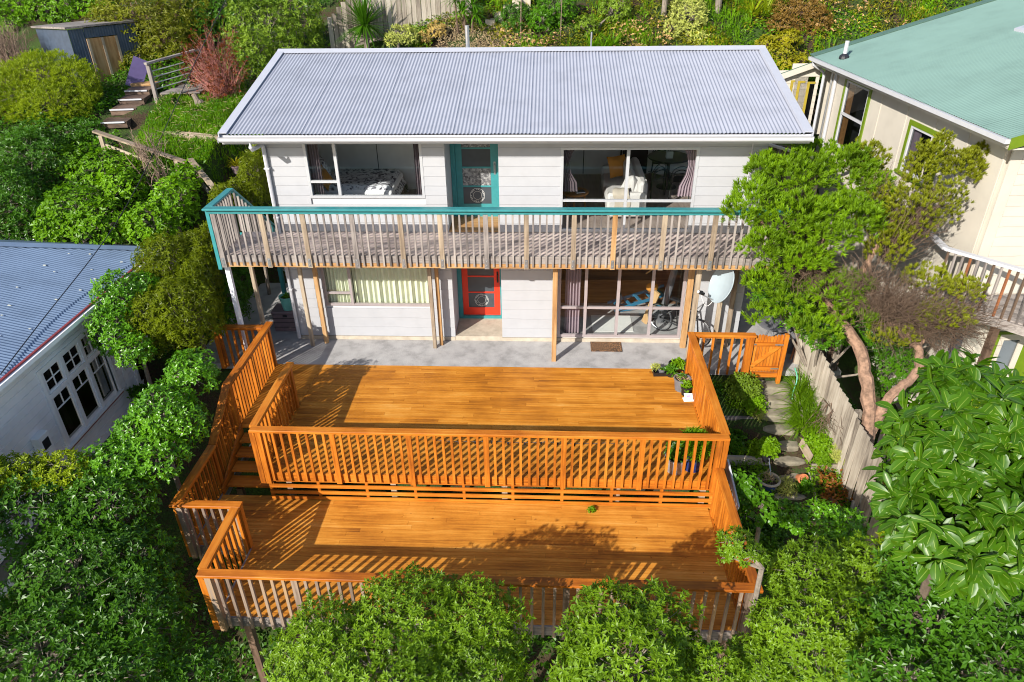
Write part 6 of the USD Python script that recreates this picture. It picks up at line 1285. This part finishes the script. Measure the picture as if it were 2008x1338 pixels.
    ('U1', 'mid green leafy shrub on the hill above the ridge centre', 'greyg', [(0.92, 9.72, 5.98, np.float64(0.59), np.float64(0.59), np.float64(0.64)), (0.46, 9.33, 5.74, np.float64(0.37), np.float64(0.37), np.float64(0.4))]),
    ('U2', 'yellow green shrub on the hill right of the thin dark stake', 'varieg', [(2.72, 9.99, 5.86, np.float64(0.52), np.float64(0.52), np.float64(0.56)), (1.85, 9.38, 5.51, np.float64(0.37), np.float64(0.37), np.float64(0.4))]),
    ('U3', 'silvery green shrub on the hill with pale tips', 'silver', [(4.96, 9.75, 5.65, np.float64(0.56), np.float64(0.61), np.float64(0.72)), (4.46, 9.35, 5.42, np.float64(0.29), np.float64(0.29), np.float64(0.32)), (5.22, 9.12, 5.16, np.float64(0.29), np.float64(0.26), np.float64(0.24))]),
    ('V1', 'silver leaved low shrub behind the roof ridge, next to the spiky palm', 'silver', [(-3.61, 8.46, 5.43, np.float64(0.43), np.float64(0.36), np.float64(0.31)), (-3.91, 8.39, 5.33, np.float64(0.22), np.float64(0.19), np.float64(0.19))]),
    ('V2', 'mauve grey low shrub behind the roof ridge', 'silver2', [(-2.69, 9.01, 5.49, np.float64(0.32), np.float64(0.28), np.float64(0.25)), (-3.04, 8.68, 5.35, np.float64(0.22), np.float64(0.18), np.float64(0.16))]),
    ('V3', 'dark fern patch on the hill behind the ridge', 'dark', [(-0.33, 9.73, 5.7, np.float64(0.6), np.float64(0.56), np.float64(0.56))]),
    ('V4', 'dark green trees at the very top behind the fences', 'darkfine', [(-6.93, 11.24, 5.89, np.float64(0.8), np.float64(0.64), np.float64(0.52)), (-5.74, 12.15, 6.34, np.float64(0.65), np.float64(0.57), np.float64(0.53)), (-3.07, 12.78, 6.18, np.float64(1.0), np.float64(0.66), np.float64(0.36))]),
    ('W', 'bright leaved shrub in front of the gate planter under the forked tree', 'bright2', [(5.52, -1.22, 1.6, np.float64(0.47), np.float64(0.44), np.float64(0.44)), (5.2, -0.81, 1.74, np.float64(0.26), np.float64(0.27), np.float64(0.3)), (5.98, -2.1, 1.46, np.float64(0.42), np.float64(0.36), np.float64(0.32)), (7.79, -1.69, 0.41, np.float64(0.59), np.float64(0.59), np.float64(0.64)), (7.17, -1.41, 1.14, np.float64(0.63), np.float64(0.49), np.float64(0.37))]),
    ('X', 'sapling with a thin bare stem in front of the lower deck railing', 'rosette', [(3.1, -7.64, 1.58, np.float64(0.21), np.float64(0.19), np.float64(0.18)), (3.3, -7.79, 1.52, np.float64(0.15), np.float64(0.14), np.float64(0.14)), (2.97, -7.73, 1.45, np.float64(0.09), np.float64(0.09), np.float64(0.1))]),
    ('Y', 'young pale shrub with upright shoots below the paling fence end', 'limefine', [(5.52, -7.15, 1.01, np.float64(0.23), np.float64(0.28), np.float64(0.35)), (5.48, -6.94, 0.98, np.float64(0.15), np.float64(0.21), np.float64(0.29))]),
    ('Z1', 'deep green herbs and nasturtium filling the shaded garden strip beside the lower deck', 'broad', [(4.15, -4.78, -0.16, np.float64(0.29), np.float64(0.33), np.float64(0.41)), (4.36, -5.07, -0.28, np.float64(0.33), np.float64(0.29), np.float64(0.27)), (4.75, -5.17, -0.29, np.float64(0.33), np.float64(0.26), np.float64(0.22))]),
    ('Z2', 'leafy green shrub in the lower garden in front of the compost bin', 'gloss', [(5.28, -5.34, -0.23, np.float64(0.4), np.float64(0.34), np.float64(0.3)), (5.66, -5.44, -0.23, np.float64(0.32), np.float64(0.28), np.float64(0.26)), (4.86, -5.36, -0.22, np.float64(0.24), np.float64(0.22), np.float64(0.22))]),
]
CATS = {'H': 'tree', 'I': 'tree', 'J': 'hedge', 'G': 'hedge', 'M': 'tree', 'N': 'tree', 'O': 'tree', 'V4': 'tree', 'X': 'sapling', 'Z1': 'plants', 'K1': 'creeper', 'K2': 'creeper', 'V3': 'fern'}
NAMES = {'hedge': 'hedge', 'tree': 'broadleaf_tree', 'sapling': 'sapling', 'plants': 'leafy_plants', 'creeper': 'creeper', 'fern': 'fern'}
for i, (key, label, style, blobs) in enumerate(PL):
    rng = np.random.default_rng(100 + i); cat = CATS.get(key, 'shrub'); base = None
    if key == 'X': base = (3.42, -7.85)
    if key == 'E': base = (-6.6, -8.2)
    plant(label, style, blobs, rng, cat, NAMES.get(cat, 'shrub'), base, low=-.75 if key in 'ABCDE' else -.55)
# ---- the tree with large paddle leaves
rng = np.random.default_rng(7)
pk = thing('puka_tree', 'tree with very large glossy paddle leaves at the right edge, before the cream house', 'tree')
PB = np.array([(4.60, -8.54, 3.86, .47, .5, .55), (5.14, -8.44, 3.99, .55, .55, .55), (4.58, -9.09, 3.45, .58, .55, .50), (5.05, -9.2, 3.45, .5, .5, .52), (4.36, -8.78, 3.46, .30, .3, .40), (5.02, -8.0, 4.16, .36, .4, .26), (5.5, -8.3, 3.9, .5, .5, .5), (4.95, -8.9, 3.05, .5, .5, .45)])
T, D = crown_tips(PB, [96, 108, 104, 104, 54, 58, 90, 82], rng, .3, .2, .6, -.8)
V, F = leaf_geo(T, D, 8, .205, .085, rng, (35, 100), 'p', .26, .14, .15); MB().add(V, F).build('crown', M['leaf_puka'], pk, smooth=50)
Q = V.reshape(-1, 6, 3, 3); mid_, wd_ = Q[:, :, 1], Q[:, :, 0] - Q[:, :, 2]; up_ = unit(np.cross(wd_, np.gradient(mid_, axis=1))); up_ *= np.sign((up_[:, 2:3] * np.repeat(D, 8, 0)[:, None]).sum(-1, keepdims=True)); wv_ = unit(wd_) * .0024; VV = np.stack([mid_ + wv_ + up_ * .004, mid_ - wv_ + up_ * .004], 2)[:, 1:5]; nl_ = len(VV); fb_ = np.array([[2 * i, 2 * i + 2, 2 * i + 3, 2 * i + 1] for i in range(3)]); MB().add(VV.reshape(-1, 3), (fb_[None] + (np.arange(nl_) * 8)[:, None, None]).reshape(-1, 4)).build('leaf_veins', M['leaf_vein'], pk, kind='stuff')
m = MB(); m.tube([(5.0, -8.5, -4.6), (4.95, -8.6, 1.0), (4.9, -8.6, 2.9)], [.08, .06, .05], 8)
for b in PB: m.tube([(4.9, -8.6, 2.8), (b[:3] + [4.9, -8.6, 2.8]) / 2 + [0, 0, .1], b[:3] + [0, 0, .2]], [.07, .05, .025], 6)
m.build('trunk', M['bark_dark'], pk)
fl = T[rng.choice(len(T), 40, replace=False)]; dd_ = unit(fl - PB[:, :3].mean(0)); sel = dd_[:, 2] > .1; fl = fl[sel]; dd_ = dd_[sel]
Tf = np.repeat(fl, 14, 0) + rng.normal(0, .035, (len(fl) * 14, 3)); V, F = leaf_geo(Tf, unit(np.repeat(dd_, 14, 0) + rng.normal(0, .4, Tf.shape)), 3, .022, .014, rng, (20, 80)); MB().add(V, F).build('flower_heads', M['leaf_lime'], pk)
# ---- the leaning, forked tree beside the house
rng = np.random.default_rng(9)
ft = thing('forked_tree', 'leaning forked tree with bright green crown and bare dry twigs beside the fence', 'tree')
m = MB()
def limb(pts, r):
    r = np.array(r) * .84
    pts = np.array(pts, float); t = np.linspace(0, 1, len(pts)); tt = np.linspace(0, 1, len(pts) * 4); P = np.stack([np.interp(tt, t, pts[:, k]) for k in range(3)], 1)
    for _ in range(2): P[1:-1] = (P[:-2] + 2 * P[1:-1] + P[2:]) / 4
    P[1:-1] += rng.normal(0, .012, P[1:-1].shape); m.tube(P, np.interp(tt, t, r) * (1 + rng.normal(0, .06, len(tt))), 9); return P
limb([(6.86, -3.1, -2.0), (6.82, -3.2, .1), (6.70, -2.78, .9), (6.66, -2.41, 1.3), (6.23, -2.03, 1.8), (5.72, -1.75, 2.3), (5.5, -1.5, 2.75), (5.3, -1.2, 3.3)], [.17, .155, .135, .13, .11, .095, .08, .05])
limb([(6.9, -3.05, -1.9), (6.90, -3.12, .25), (7.15, -3.0, .75), (7.49, -2.88, .98), (7.63, -2.75, 1.2), (7.57, -2.58, 1.5), (7.08, -2.41, 1.85), (6.80, -2.14, 2.2), (6.7, -1.7, 2.8)], [.14, .125, .11, .10, .095, .085, .07, .055, .04])
limb([(7.58, -2.58, 1.48), (7.7, -2.5, 1.70), (8.04, -2.37, 1.86), (8.5, -2.3, 2.05)], [.06, .045, .03, .015])
limb([(6.3, -2.06, 1.72), (6.5, -1.8, 2.3), (6.9, -1.4, 2.9), (7.3, -1.1, 3.5)], [.10, .08, .06, .04])
limb([(5.7, -1.75, 2.35), (5.9, -1.4, 2.9), (6.3, -.9, 3.5)], [.08, .06, .04]); limb([(5.55, -1.6, 2.6), (5.0, -1.6, 3.1), (4.6, -1.5, 3.6)], [.06, .045, .025])
m.build('trunk', M['bark_brown'], ft)
GB_ = np.array([(4.53, -1.37, 3.82, .48, .5, .42), (5.42, -.7, 4.06, .65, .6, .48), (6.37, -.42, 4.07, .70, .6, .5), (5.29, -1.48, 3.54, .72, .6, .48), (4.67, -1.98, 3.15, .40, .4, .36), (6.22, -1.3, 3.45, .80, .6, .48), (5.3, -1.87, 2.93, .62, .5, .34), (6.87, -.59, 3.73, .45, .5, .5), (5.95, -.09, 4.28, .4, .4, .3), (4.84, -.63, 4.2, .36, .4, .30), (4.25, -1.58, 3.67, .33, .3, .28), (5.82, -1.75, 3.25, .5, .4, .37), (6.06, -2.0, 2.5, .34, .3, .2), (6.48, -2.1, 2.5, .24, .25, .18), (4.86, -1.74, 2.36, .42, .42, .34), (5.38, -2.05, 2.15, .46, .44, .33), (6.02, -2.15, 2.30, .46, .4, .32), (5.69, -2.4, 1.75, .44, .4, .28), (6.45, -2.35, 1.92, .34, .3, .24), (4.83, -1.89, 1.72, .30, .3, .24)])
T, D = crown_tips(GB_, [300, 520, 560, 560, 250, 600, 400, 300, 160, 200, 150, 260, 90, 60, 150, 170, 190, 150, 110, 80], rng, .38, .55, .9, -.3)
V, F = leaf_geo(T, D, 16, .115, .021, rng, (8, 50), 'd', .04, .12, .0); MB().add(V, F).build('crown', M['leaf_tree2'], ft)
UB = np.array([(7.64, -.8, 4.1, .30, .3, .70), (8.07, -.44, 4.48, .20, .2, .42), (8.5, -.66, 4.25, .36, .3, .36), (8.78, -.55, 4.41, .20, .2, .28), (7.27, -1.16, 3.53, .40, .4, .52), (7.04, -1.55, 3.08, .40, .4, .40), (7.73, -2.0, 2.56, .45, .4, .26), (8.33, -2.2, 2.46, .32, .3, .24), (6.98, -.98, 3.46, .38, .4, .62), (7.65, -1.19, 3.44, .40, .4, .52), (8.12, -1.02, 3.68, .34, .35, .5), (6.91, -.19, 4.2, .4, .4, .46), (7.87, -2.54, 2.11, .55, .35, .26), (7.1, -2.5, 1.7, .45, .3, .22)])
T2, D2 = crown_tips(UB, [380, 180, 310, 140, 350, 300, 200, 180, 300, 270, 220, 300, 200, 180], rng, .4, .45, 1.4, -.6)
V, F = leaf_geo(T2, D2, 14, .085, .017, rng, (8, 48), 'd', .04, .12, .0); MB().add(V, F).build('upright_crown', M['leaf_tree'], ft)
# dry twigs: fans that start on the limbs
def fan(origin, n, target, spread, r, lens=(.5, 1.1)):
    o = np.array(origin) + rng.normal(0, .10, (n, 3)); d = unit(np.array(target) - np.array(origin) + rng.normal(0, spread * 1.25, (n, 3))); l = rng.uniform(*lens, n)[:, None]; return o, o + d * l, np.full(n, r)
parts_ = []
for o, tg, n, spd, ln in (((7.0, -2.3, 1.9), (8.2, -2.3, 2.7), 190, .75, (.3, 1.1)), ((7.5, -2.4, 1.9), (8.5, -2.6, 2.3), 170, .7, (.3, 1.0)), ((6.9, -2.3, 2.1), (7.3, -2.8, 2.8), 170, .7, (.3, 1.0)), ((6.6, -2.1, 2.4), (6.5, -2.9, 2.9), 150, .8, (.3, .8)), ((6.0, -1.9, 2.3), (6.6, -2.4, 2.6), 110, .6, (.3, .9)), ((8.0, -2.4, 1.85), (9.0, -2.7, 2.2), 130, .6, (.4, 1.1)), ((7.1, -1.5, 2.8), (8.2, -.8, 4.2), 120, .4, (.5, 1.5)), ((7.4, -1.2, 3.0), (8.5, -.8, 4.2), 120, .35, (.5, 1.3)), ((5.6, -1.7, 2.6), (5.6, -2.3, 2.8), 90, .6, (.3, .7)), ((6.9, -.8, 3.6), (7.2, -1.0, 4.3), 40, .4, (.4, .9))):
    o_, q_, r_ = fan(o, n, tg, spd, .007, ln); parts_.append((o_, q_, r_))
    k_ = rng.integers(0, n, n * 3); f_ = rng.uniform(.35, .9, (n * 3, 1)); o2 = o_[k_] + (q_[k_] - o_[k_]) * f_; parts_.append((o2, o2 + unit(q_[k_] - o_[k_] + rng.normal(0, .45, (n * 3, 3))) * rng.uniform(.12, .42, (n * 3, 1)), np.full(n * 3, .0045)))
V, F = twig_geo(np.vstack([a for a, _, _ in parts_]), np.vstack([b for _, b, _ in parts_]), np.concatenate([c for _, _, c in parts_]), rng, .17); MB().add(V, F).build('dry_twigs', M['twig_pale'], ft)
# ---- strap leaved clumps 
def straps(c, n, L, W, rng, lean=(15, 75), seg=5, curl=1.0):
    V, F = [], []; c = np.asarray(c, float)
    for k in range(n):
        a = rng.uniform(0, 2 * PI); e = math.radians(90 - rng.uniform(*lean)); l = L * rng.uniform(.6, 1.1); w = W * rng.uniform(.7, 1.1); h = np.array([math.cos(a), math.sin(a), 0]); sd = np.array([-math.sin(a), math.cos(a), 0]); p = c + h * rng.uniform(0, .06 * L / .5) + np.array([0, 0, 0]); b0 = len(V)
        for i in range(seg + 1):
            t = i / seg; ww = w / 2 * (1 - t ** 2.2) * (.5 + .5 * min(1, t * 3)) + .0006
            V += [p + sd * ww, p - sd * ww]
            e -= curl * (0.25 + t) * .55 / seg * 2; p = p + (h * math.cos(e) + np.array([0, 0, math.sin(e)])) * l / seg
        for i in range(seg): o = b0 + 2 * i; F += [[o, o + 1, o + 3], [o, o + 3, o + 2]]
    return np.array(V), np.array(F)
def clump(name, label, cat, pts, n, L, W, mt, seed, lean=(15, 75), curl=1.0, trunk=None):
    r = np.random.default_rng(seed); m = MB(); t = thing(name, label, cat)
    for p in pts: m.add(*straps(p, n, L, W, r, lean, curl=curl))
    m.build('leaves', M[mt], t)
    if trunk: MB().tube(trunk, [.09, .08, .07][:len(trunk)], 8).build('stem', M['bark_grey'], t)
    return t
G = lambda x, y, o=0.0: (x, y, float(H(x, y)) + o)
clump('cabbage_tree', 'spiky dark green cabbage palm behind the left part of the roof ridge', 'palm', [(-4.75, 8.6, 5.75)], 260, 1.05, .055, 'leaf_dark', 1, (0, 125), .45, trunk=[(-4.75, 8.6, 4.6), (-4.75, 8.6, 5.75)])
clump('strap_leaf_clump', 'bright strap leaved clump at the roof ridge, right of the thin vent pipe', 'plant', [G(2.3, 8.5), G(2.0, 8.7), G(2.6, 8.75), G(1.3, 8.6)], 60, .7, .045, 'leaf_ivy', 2, (15, 80))
clump('yellow_grass', 'yellow green flax like grass on the hill beside the brown heath', 'plant', [G(7.0, 10.3), G(7.5, 10.5)], 70, .9, .04, 'leaf_lime', 3, (10, 70))
gr_pts = [(6.0, -1.62, -.22), (6.22, -1.75, -.25), (5.98, -1.95, -.42), (6.3, -2.05, -.45), (6.1, -2.2, -.55), (6.28, -1.5, -.15), (6.38, -2.3, -.6), (5.95, -2.3, -.62)]
clump('grass_clump', 'dense bright grassy clump between the stone steps and the paling fence', 'grass clump', gr_pts, 150, .56, .021, 'leaf_clump', 4, (5, 85), 1.1)
br = clump('bromeliad', 'yellow green bromeliad in a small clay pot by the left garden', 'potted plant', [(-7.15, 3.25, 3.12)], 46, .36, .035, 'leaf_gold', 5, (10, 75)); MB().lathe(P_(.09, .12, .2), (-7.15, 3.25, 2.92), 16).build('pot', M['box_brown'], br, smooth=40)
tr_ = thing('slender_tree', 'slender multi stemmed tree beside the concrete steps on the hill', 'tree'); m = MB()
for k, (x, y) in enumerate(((-2.05, 9.3), (-1.85, 9.35), (-1.65, 9.4), (-1.95, 9.45))): m.tube([(x, y, 5.1), (x + .05 * (k - 1), y, 6.2), (x + .1 * (k - 1.5), y + .05, 7.0)], [.035, .03, .02], 6)
m.build('stems', M['twig_pale'], tr_); r = np.random.default_rng(6); m = MB()
for p in ((-1.9, 9.2, 6.05), (-1.6, 9.3, 6.2), (-2.1, 9.3, 6.3), (-1.5, 9.2, 5.95)): m.add(*straps(p, 46, .55, .05, r, (10, 110)))
m.build('leaves', M['leaf_mid'], tr_)
# ---- red twigged bush, bare sapling, dead shrub
def twiggy(label, name, base, tips_, n, r0, mt, seed, leaf=None, cat='shrub', sub=4):
    r = np.random.default_rng(seed); t = thing(name, label, cat); base = np.asarray(base, float); B = np.array(tips_, float); P0, P1, R = [], [], []
    w = B[:, 3] * B[:, 4]; i = r.choice(len(B), n, p=w / w.sum()); q = B[i, :3] + unit(r.normal(size=(n, 3))) * (r.uniform(.2, 1, (n, 1)) ** .5) * B[i, 3:6]; p = base + r.normal(0, .10, (n, 3)) * [1, 1, .2]
    kn = p + (q - p) * r.uniform(.4, .6, (n, 1)) + r.normal(0, .06, (n, 3)); P0 += [p, kn]; P1 += [kn, q]; R += [np.full(n, r0), np.full(n, r0 * .65)]
    j = r.integers(0, n, n * sub); f = r.uniform(.1, .95, (n * sub, 1)); o = kn[j] + (q[j] - kn[j]) * f; e = o + unit(q[j] - kn[j] + r.normal(0, .6, (n * sub, 3))) * r.uniform(.1, .32, (n * sub, 1)); P0.append(o); P1.append(e); R.append(np.full(n * sub, r0 * .4))
    V, F = twig_geo(np.vstack(P0), np.vstack(P1), np.concatenate(R), r, .06); MB().add(V, F).build('stems', M[mt], t)
    if leaf:
        lm, per, L, W, frac = leaf; T = np.vstack([e, q]); T = T[r.uniform(size=len(T)) < frac]; V, F = leaf_geo(T, unit(T - base + r.normal(0, .3, T.shape)), per, L, W, r, (20, 95)); MB().add(V, F).build('crown', M[lm], t)
    return t
twiggy('red twigged bush with small red leaves by the upper left roof corner', 'red_bush', (-8.0, 5.5, 4.2), [(-8.75, 6.1, 5.4, .6, .55, .6), (-8.2, 5.9, 5.6, .6, .55, .65), (-7.8, 5.5, 5.1, .5, .45, .55), (-9.1, 6.1, 5.0, .45, .4, .5), (-8.2, 5.2, 4.7, .55, .4, .4)], 230, .012, 'twig_red', 11, ('leaf_red', 4, .075, .04, .55))
twiggy('bare leafless sapling in front of the long garden handrail', 'bare_sapling', (-8.55, 2.15, 2.85), [(-8.9, 2.3, 4.1, .35, .3, .45), (-8.5, 2.3, 4.2, .3, .3, .5), (-9.2, 2.5, 3.9, .3, .3, .4)], 26, .017, 'twig_brown', 12, None, 'tree', 5)
twiggy('dead grey brown twiggy shrub at the top left corner', 'dead_shrub', (-14.6, 6.7, 4.2), [(-14.9, 7.4, 5.7, .7, .5, .6), (-14.3, 6.9, 5.2, .5, .5, .5), (-15.2, 7.3, 5.9, .6, .5, .5), (-14.6, 6.2, 4.9, .6, .5, .4), (-13.7, 6.3, 4.9, .5, .4, .3)], 420, .012, 'twig_brown', 13)
twiggy('dry tan canes growing out of the grass under the left eave', 'dry_canes', (-6.7, 3.6, 3.0), [(-6.75, 3.55, 3.75, .25, .2, .15)], 9, .007, 'twig_pale', 14, None, 'plant', 0)
twiggy('tangle of dry tan vine stems hanging over the paling fence', 'dry_vine', (6.42, -2.3, .05), [(6.15, -2.7, -.45, .22, .25, .25), (6.4, -2.9, -.3, .15, .4, .3), (6.0, -2.5, -.6, .2, .2, .2)], 34, .010, 'twig_pale', 15, None, 'vine', 2)
# ---- plants in the beds and pots
def tuft(label, c, r, n, per, L, W, mt, seed, cat='plant', name='garden_plant', spread=(25, 85), up=.6, flat=.8, parent=None):
    g = np.random.default_rng(seed); d = unit(g.normal(size=(n, 3)) + [0, 0, .5]); p = np.asarray(c, float) + d * r * g.uniform(.35, 1, (n, 1)) * [1, 1, flat]; V, F = leaf_geo(p, unit(d + [0, 0, up]), per, L, W, g, spread)
    if parent is not None: return MB().add(V, F).build('foliage', M[mt], parent)
    t = thing(name, label, cat); MB().add(V, F).build('foliage', M[mt], t)
    q = p[g.choice(len(p), min(len(p), 24), replace=False)]; o = np.asarray(c, float) - [0, 0, r * flat * .9]; V, F = twig_geo(np.repeat(o[None], len(q), 0), q, np.full(len(q), .006), g); MB().add(V, F).build('stems', M['twig_brown'], t); return t
for i, (pt, c, r, n, L, W, mt) in enumerate(PLANTS_IN_POTS): tuft(None, c, r, n, 4, L, W, mt, 300 + i, parent=pt)
for i, (lb, c, r, n, per, L, W, mt) in enumerate((
    ('cream edged leafy shrub in the upper garden bed beside the gate', (4.85, -1.66, -.10), .38, 520, 5, .075, .035, 'leaf_variegated'),
    ('low fresh green ground cover spilling over the upper bed timber', (5.0, -1.90, -.34), .30, 420, 5, .05, .028, 'leaf_bright'),
    ('small green plant with reddish dry heart behind the deck rail', (4.20, -1.58, -.25), .24, 160, 5, .07, .035, 'leaf_mid'),
    ('lavender like grey plant at the end of the upper bed timber', (5.16, -2.02, -.55), .18, 200, 5, .05, .012, 'leaf_silver'),
    ('leafy herbs in the second garden bed', (4.55, -2.55, -.85), .34, 260, 5, .07, .04, 'leaf_mid'),
    ('green strawberry like plants at the front of the second bed', (4.95, -2.78, -.86), .22, 160, 4, .07, .05, 'leaf_bright'),
    ('lush green parsley patch between grass clump and compost bin', (6.18, -2.68, -.82), .34, 520, 5, .06, .04, 'leaf_bright'),
    ('silver grey lavender by the paling fence', (6.55, -2.92, -.78), .26, 420, 6, .06, .010, 'leaf_silver'),
    ('bright moss green plant at the foot of the compost bin', (6.2, -3.0, -.9), .18, 200, 5, .05, .03, 'leaf_bright'),
    ('grey twiggy herb with tiny leaves right of the blue glazed pot', (5.42, -3.42, -1.25), .26, 300, 5, .045, .010, 'leaf_silver'),
    ('green leafy plant next to the tipped terracotta pot', (5.80, -3.32, -1.25), .17, 150, 5, .07, .04, 'leaf_mid'),
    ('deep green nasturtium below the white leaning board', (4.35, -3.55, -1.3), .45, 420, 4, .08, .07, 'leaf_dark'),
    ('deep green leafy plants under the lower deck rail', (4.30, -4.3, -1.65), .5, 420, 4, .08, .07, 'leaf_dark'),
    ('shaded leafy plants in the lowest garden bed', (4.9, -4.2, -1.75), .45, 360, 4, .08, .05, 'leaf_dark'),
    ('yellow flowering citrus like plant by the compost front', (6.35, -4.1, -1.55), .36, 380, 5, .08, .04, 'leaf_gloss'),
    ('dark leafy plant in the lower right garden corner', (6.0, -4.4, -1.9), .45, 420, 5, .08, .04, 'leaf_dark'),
    ('pale leafed weed under the hillside fence', (-3.3, 8.85, 5.35), .35, 220, 5, .10, .05, 'leaf_greygreen'),
    ('small bush at the villa corner in deep shade', (-8.25, -1.55, -.55), .24, 160, 5, .08, .04, 'leaf_dark'))):
    tuft(lb, c, r, n, per, L, W, mt, 400 + i)
# ---- grass, ground cover, flowers, fallen leaves
def scatter(name, cat_label, mt, region, n, fn, seed, off=0.0, keep=None):
    g = np.random.default_rng(seed); x = g.uniform(region[0], region[1], n); y = g.uniform(region[2], region[3], n)
    if keep is not None: k = keep(x, y, g); x, y = x[k], y[k]
    z = Hn(x, y) + off; V, F = fn(np.stack([x, y, z], 1), g); o = MB().add(V, F).build(name, M[mt], None); tag(o, cat_label[0], cat_label[1], kind='stuff'); return o
def blades(L, W):
    def f(p, g):
        n = len(p); a = g.uniform(0, 2 * PI, n); h = np.stack([np.cos(a), np.sin(a), 0 * a], 1); s = np.stack([-np.sin(a), np.cos(a), 0 * a], 1) * (W / 2); l = L * g.uniform(.5, 1.2, (n, 1)); ln = g.uniform(.15, .75, (n, 1)); m = p + h * l * .25 * ln + [0, 0, 1] * l * .55; q = p + h * l * ln + [0, 0, 1] * l * (1.02 - ln * .6)
        V = np.stack([p + s, p - s, m + s * .7, m - s * .7, q], 1); F = np.array([[0, 1, 3], [0, 3, 2], [2, 3, 4]]); return V.reshape(-1, 3), (F[None] + (np.arange(n) * 5)[:, None, None]).reshape(-1, 3)
    return f
def litter(L, W, up=.9, per=1, spread=(40, 95)):
    def f(p, g): return leaf_geo(p + g.uniform(0, .10, (len(p), 1)) * [0, 0, 1], unit(g.normal(0, .35, p.shape) + [0, 0, up]), per, L, W, g, spread)
    return f
nz = lambda x, y, s, sd=0: meshkit.fbm(np.stack([x * s, y * s, np.zeros_like(x) + sd], 1), 3)
scatter('grass', ('long bright grass on the bank left of the house', 'grass'), 'grass_blade', (-9.6, -5.3, 2.6, 6.9), 34000, blades(.17, .014), 50, keep=lambda x, y, g: (nz(x, y, 1.2) > .33) & ~((x > -7.05) & (y < 3.3)) & (x > -9.95) & ~((x < -9.0) & (y > 5.7)))
scatter('ground_cover', ('dense mixed green ground cover on the left bank', 'ground cover'), 'leaf_mid', (-18, -7.2, -.5, 9.0), 26000, litter(.12, .07), 51, .05, keep=lambda x, y, g: ~((x > -10.9) & (x < -9.9) & (y > 3.4) & (y < 6.4)) & ~((x > -9.9) & (y > 2.7) & (y < 7)))
scatter('ground_cover', ('clover and weeds mixed into the grass bank left of the house', 'weeds'), 'leaf_mid', (-9.6, -5.5, 2.6, 6.9), 5200, litter(.075, .05), 64, .05, keep=lambda x, y, g: (nz(x, y, 1.4, 3) > .47) & ~((x > -7.05) & (y < 3.3)))
scatter('dry_litter', ('dry straw coloured stalks lying in the grass bank', 'dead grass'), 'straw', (-9.6, -5.5, 2.6, 6.9), 1500, litter(.14, .010), 65, .06, keep=lambda x, y, g: (nz(x, y, 1.1, 6) > .50) & ~((x > -7.05) & (y < 3.3)))
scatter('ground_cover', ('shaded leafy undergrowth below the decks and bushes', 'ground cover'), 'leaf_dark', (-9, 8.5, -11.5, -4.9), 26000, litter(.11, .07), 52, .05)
scatter('ground_cover', ('low herbs and weeds between the garden beds', 'ground cover'), 'leaf_bright', (3.9, 6.9, -5.0, -1.4), 16000, litter(.065, .04), 53, .05, keep=lambda x, y, g: (nz(x, y, 1.6, 4) > .45) & ~((x > 5.15) & (x < 5.9)))
scatter('ground_cover', ('mixed green scrub on the hillside behind the house', 'ground cover'), 'leaf_olive', (-6, 16, 7.8, 13.5), 30000, litter(.13, .05, per=1), 54, .06, keep=lambda x, y, g: (nz(x, y, .7, 1) > .47) & ~((x < -.9) & (y < 9.3) & (x > -2.8)))
scatter('ground_cover', ('bright green weeds on the hillside behind the house', 'ground cover'), 'leaf_ivy', (-6, 16, 7.8, 13.5), 26000, litter(.12, .06), 55, .08, keep=lambda x, y, g: (nz(x, y, .7, 9) > .50) & ~((x < -.6) & (y < 9.5) & (x > -2.8)))
scatter('grass', ('tall grass tufts on the hillside behind the roof', 'grass'), 'grass_blade', (-1, 16, 7.9, 13.5), 16000, blades(.40, .024), 56, keep=lambda x, y, g: nz(x, y, .8, 5) > .5)
scatter('flowers', ('pale pink flowers dotted over the hillside behind the ridge', 'flowers'), 'petal', (-.8, 4.4, 8.1, 9.6), 620, litter(.055, .05, per=3), 57, .22, keep=lambda x, y, g: nz(x, y, 1.3, 7) > .5)
scatter('flowers', ('small white flowers in the grass near the teal roof', 'flowers'), 'petal', (8.8, 12, 9.0, 11), 260, litter(.05, .05, per=3), 58, .25, keep=lambda x, y, g: nz(x, y, 1.3, 2) > .45)
scatter('ground_cover', ('golden and yellowing scrub patches on the hillside behind the house', 'ground cover'), 'leaf_gold', (-1, 16, 7.8, 13.5), 14000, litter(.12, .05), 63, .12, keep=lambda x, y, g: nz(x, y, .9, 12) > .52)
scatter('dry_litter', ('dry brown leaf litter under the slender tree on the hill', 'leaf litter'), 'straw', (-2.6, .2, 8.2, 9.8), 2600, litter(.13, .02), 59, .02)
scatter('fallen_leaves', ('orange and brown autumn leaves heaped in the compost bin', 'leaves'), 'fallen_leaf', (6.05, 6.62, -3.72, -3.2), 200, litter(.10, .06), 60, .12)
scatter('ground_cover', ('dark undergrowth on the slope beside the cream house', 'ground cover'), 'leaf_dark', (6.9, 10.5, -7, -1.4), 9000, litter(.11, .06), 61, .04)
g = np.random.default_rng(62); n = 70; x, y = g.uniform(LX0, LX1, n), g.uniform(LY0 + .1, -4.8, n); k = g.uniform(size=n) < .35; V, F = leaf_geo(np.stack([x, y, np.full(n, LZ + .006)], 1)[k], unit(g.normal(0, .08, (k.sum(), 3)) + [0, 0, 1]), 1, .045, .022, g, (80, 95)); tag(MB().add(V, F).build('fallen_leaves', M['fallen_leaf'], None), 'a few fallen leaves on the lower deck', 'leaves', kind='stuff')
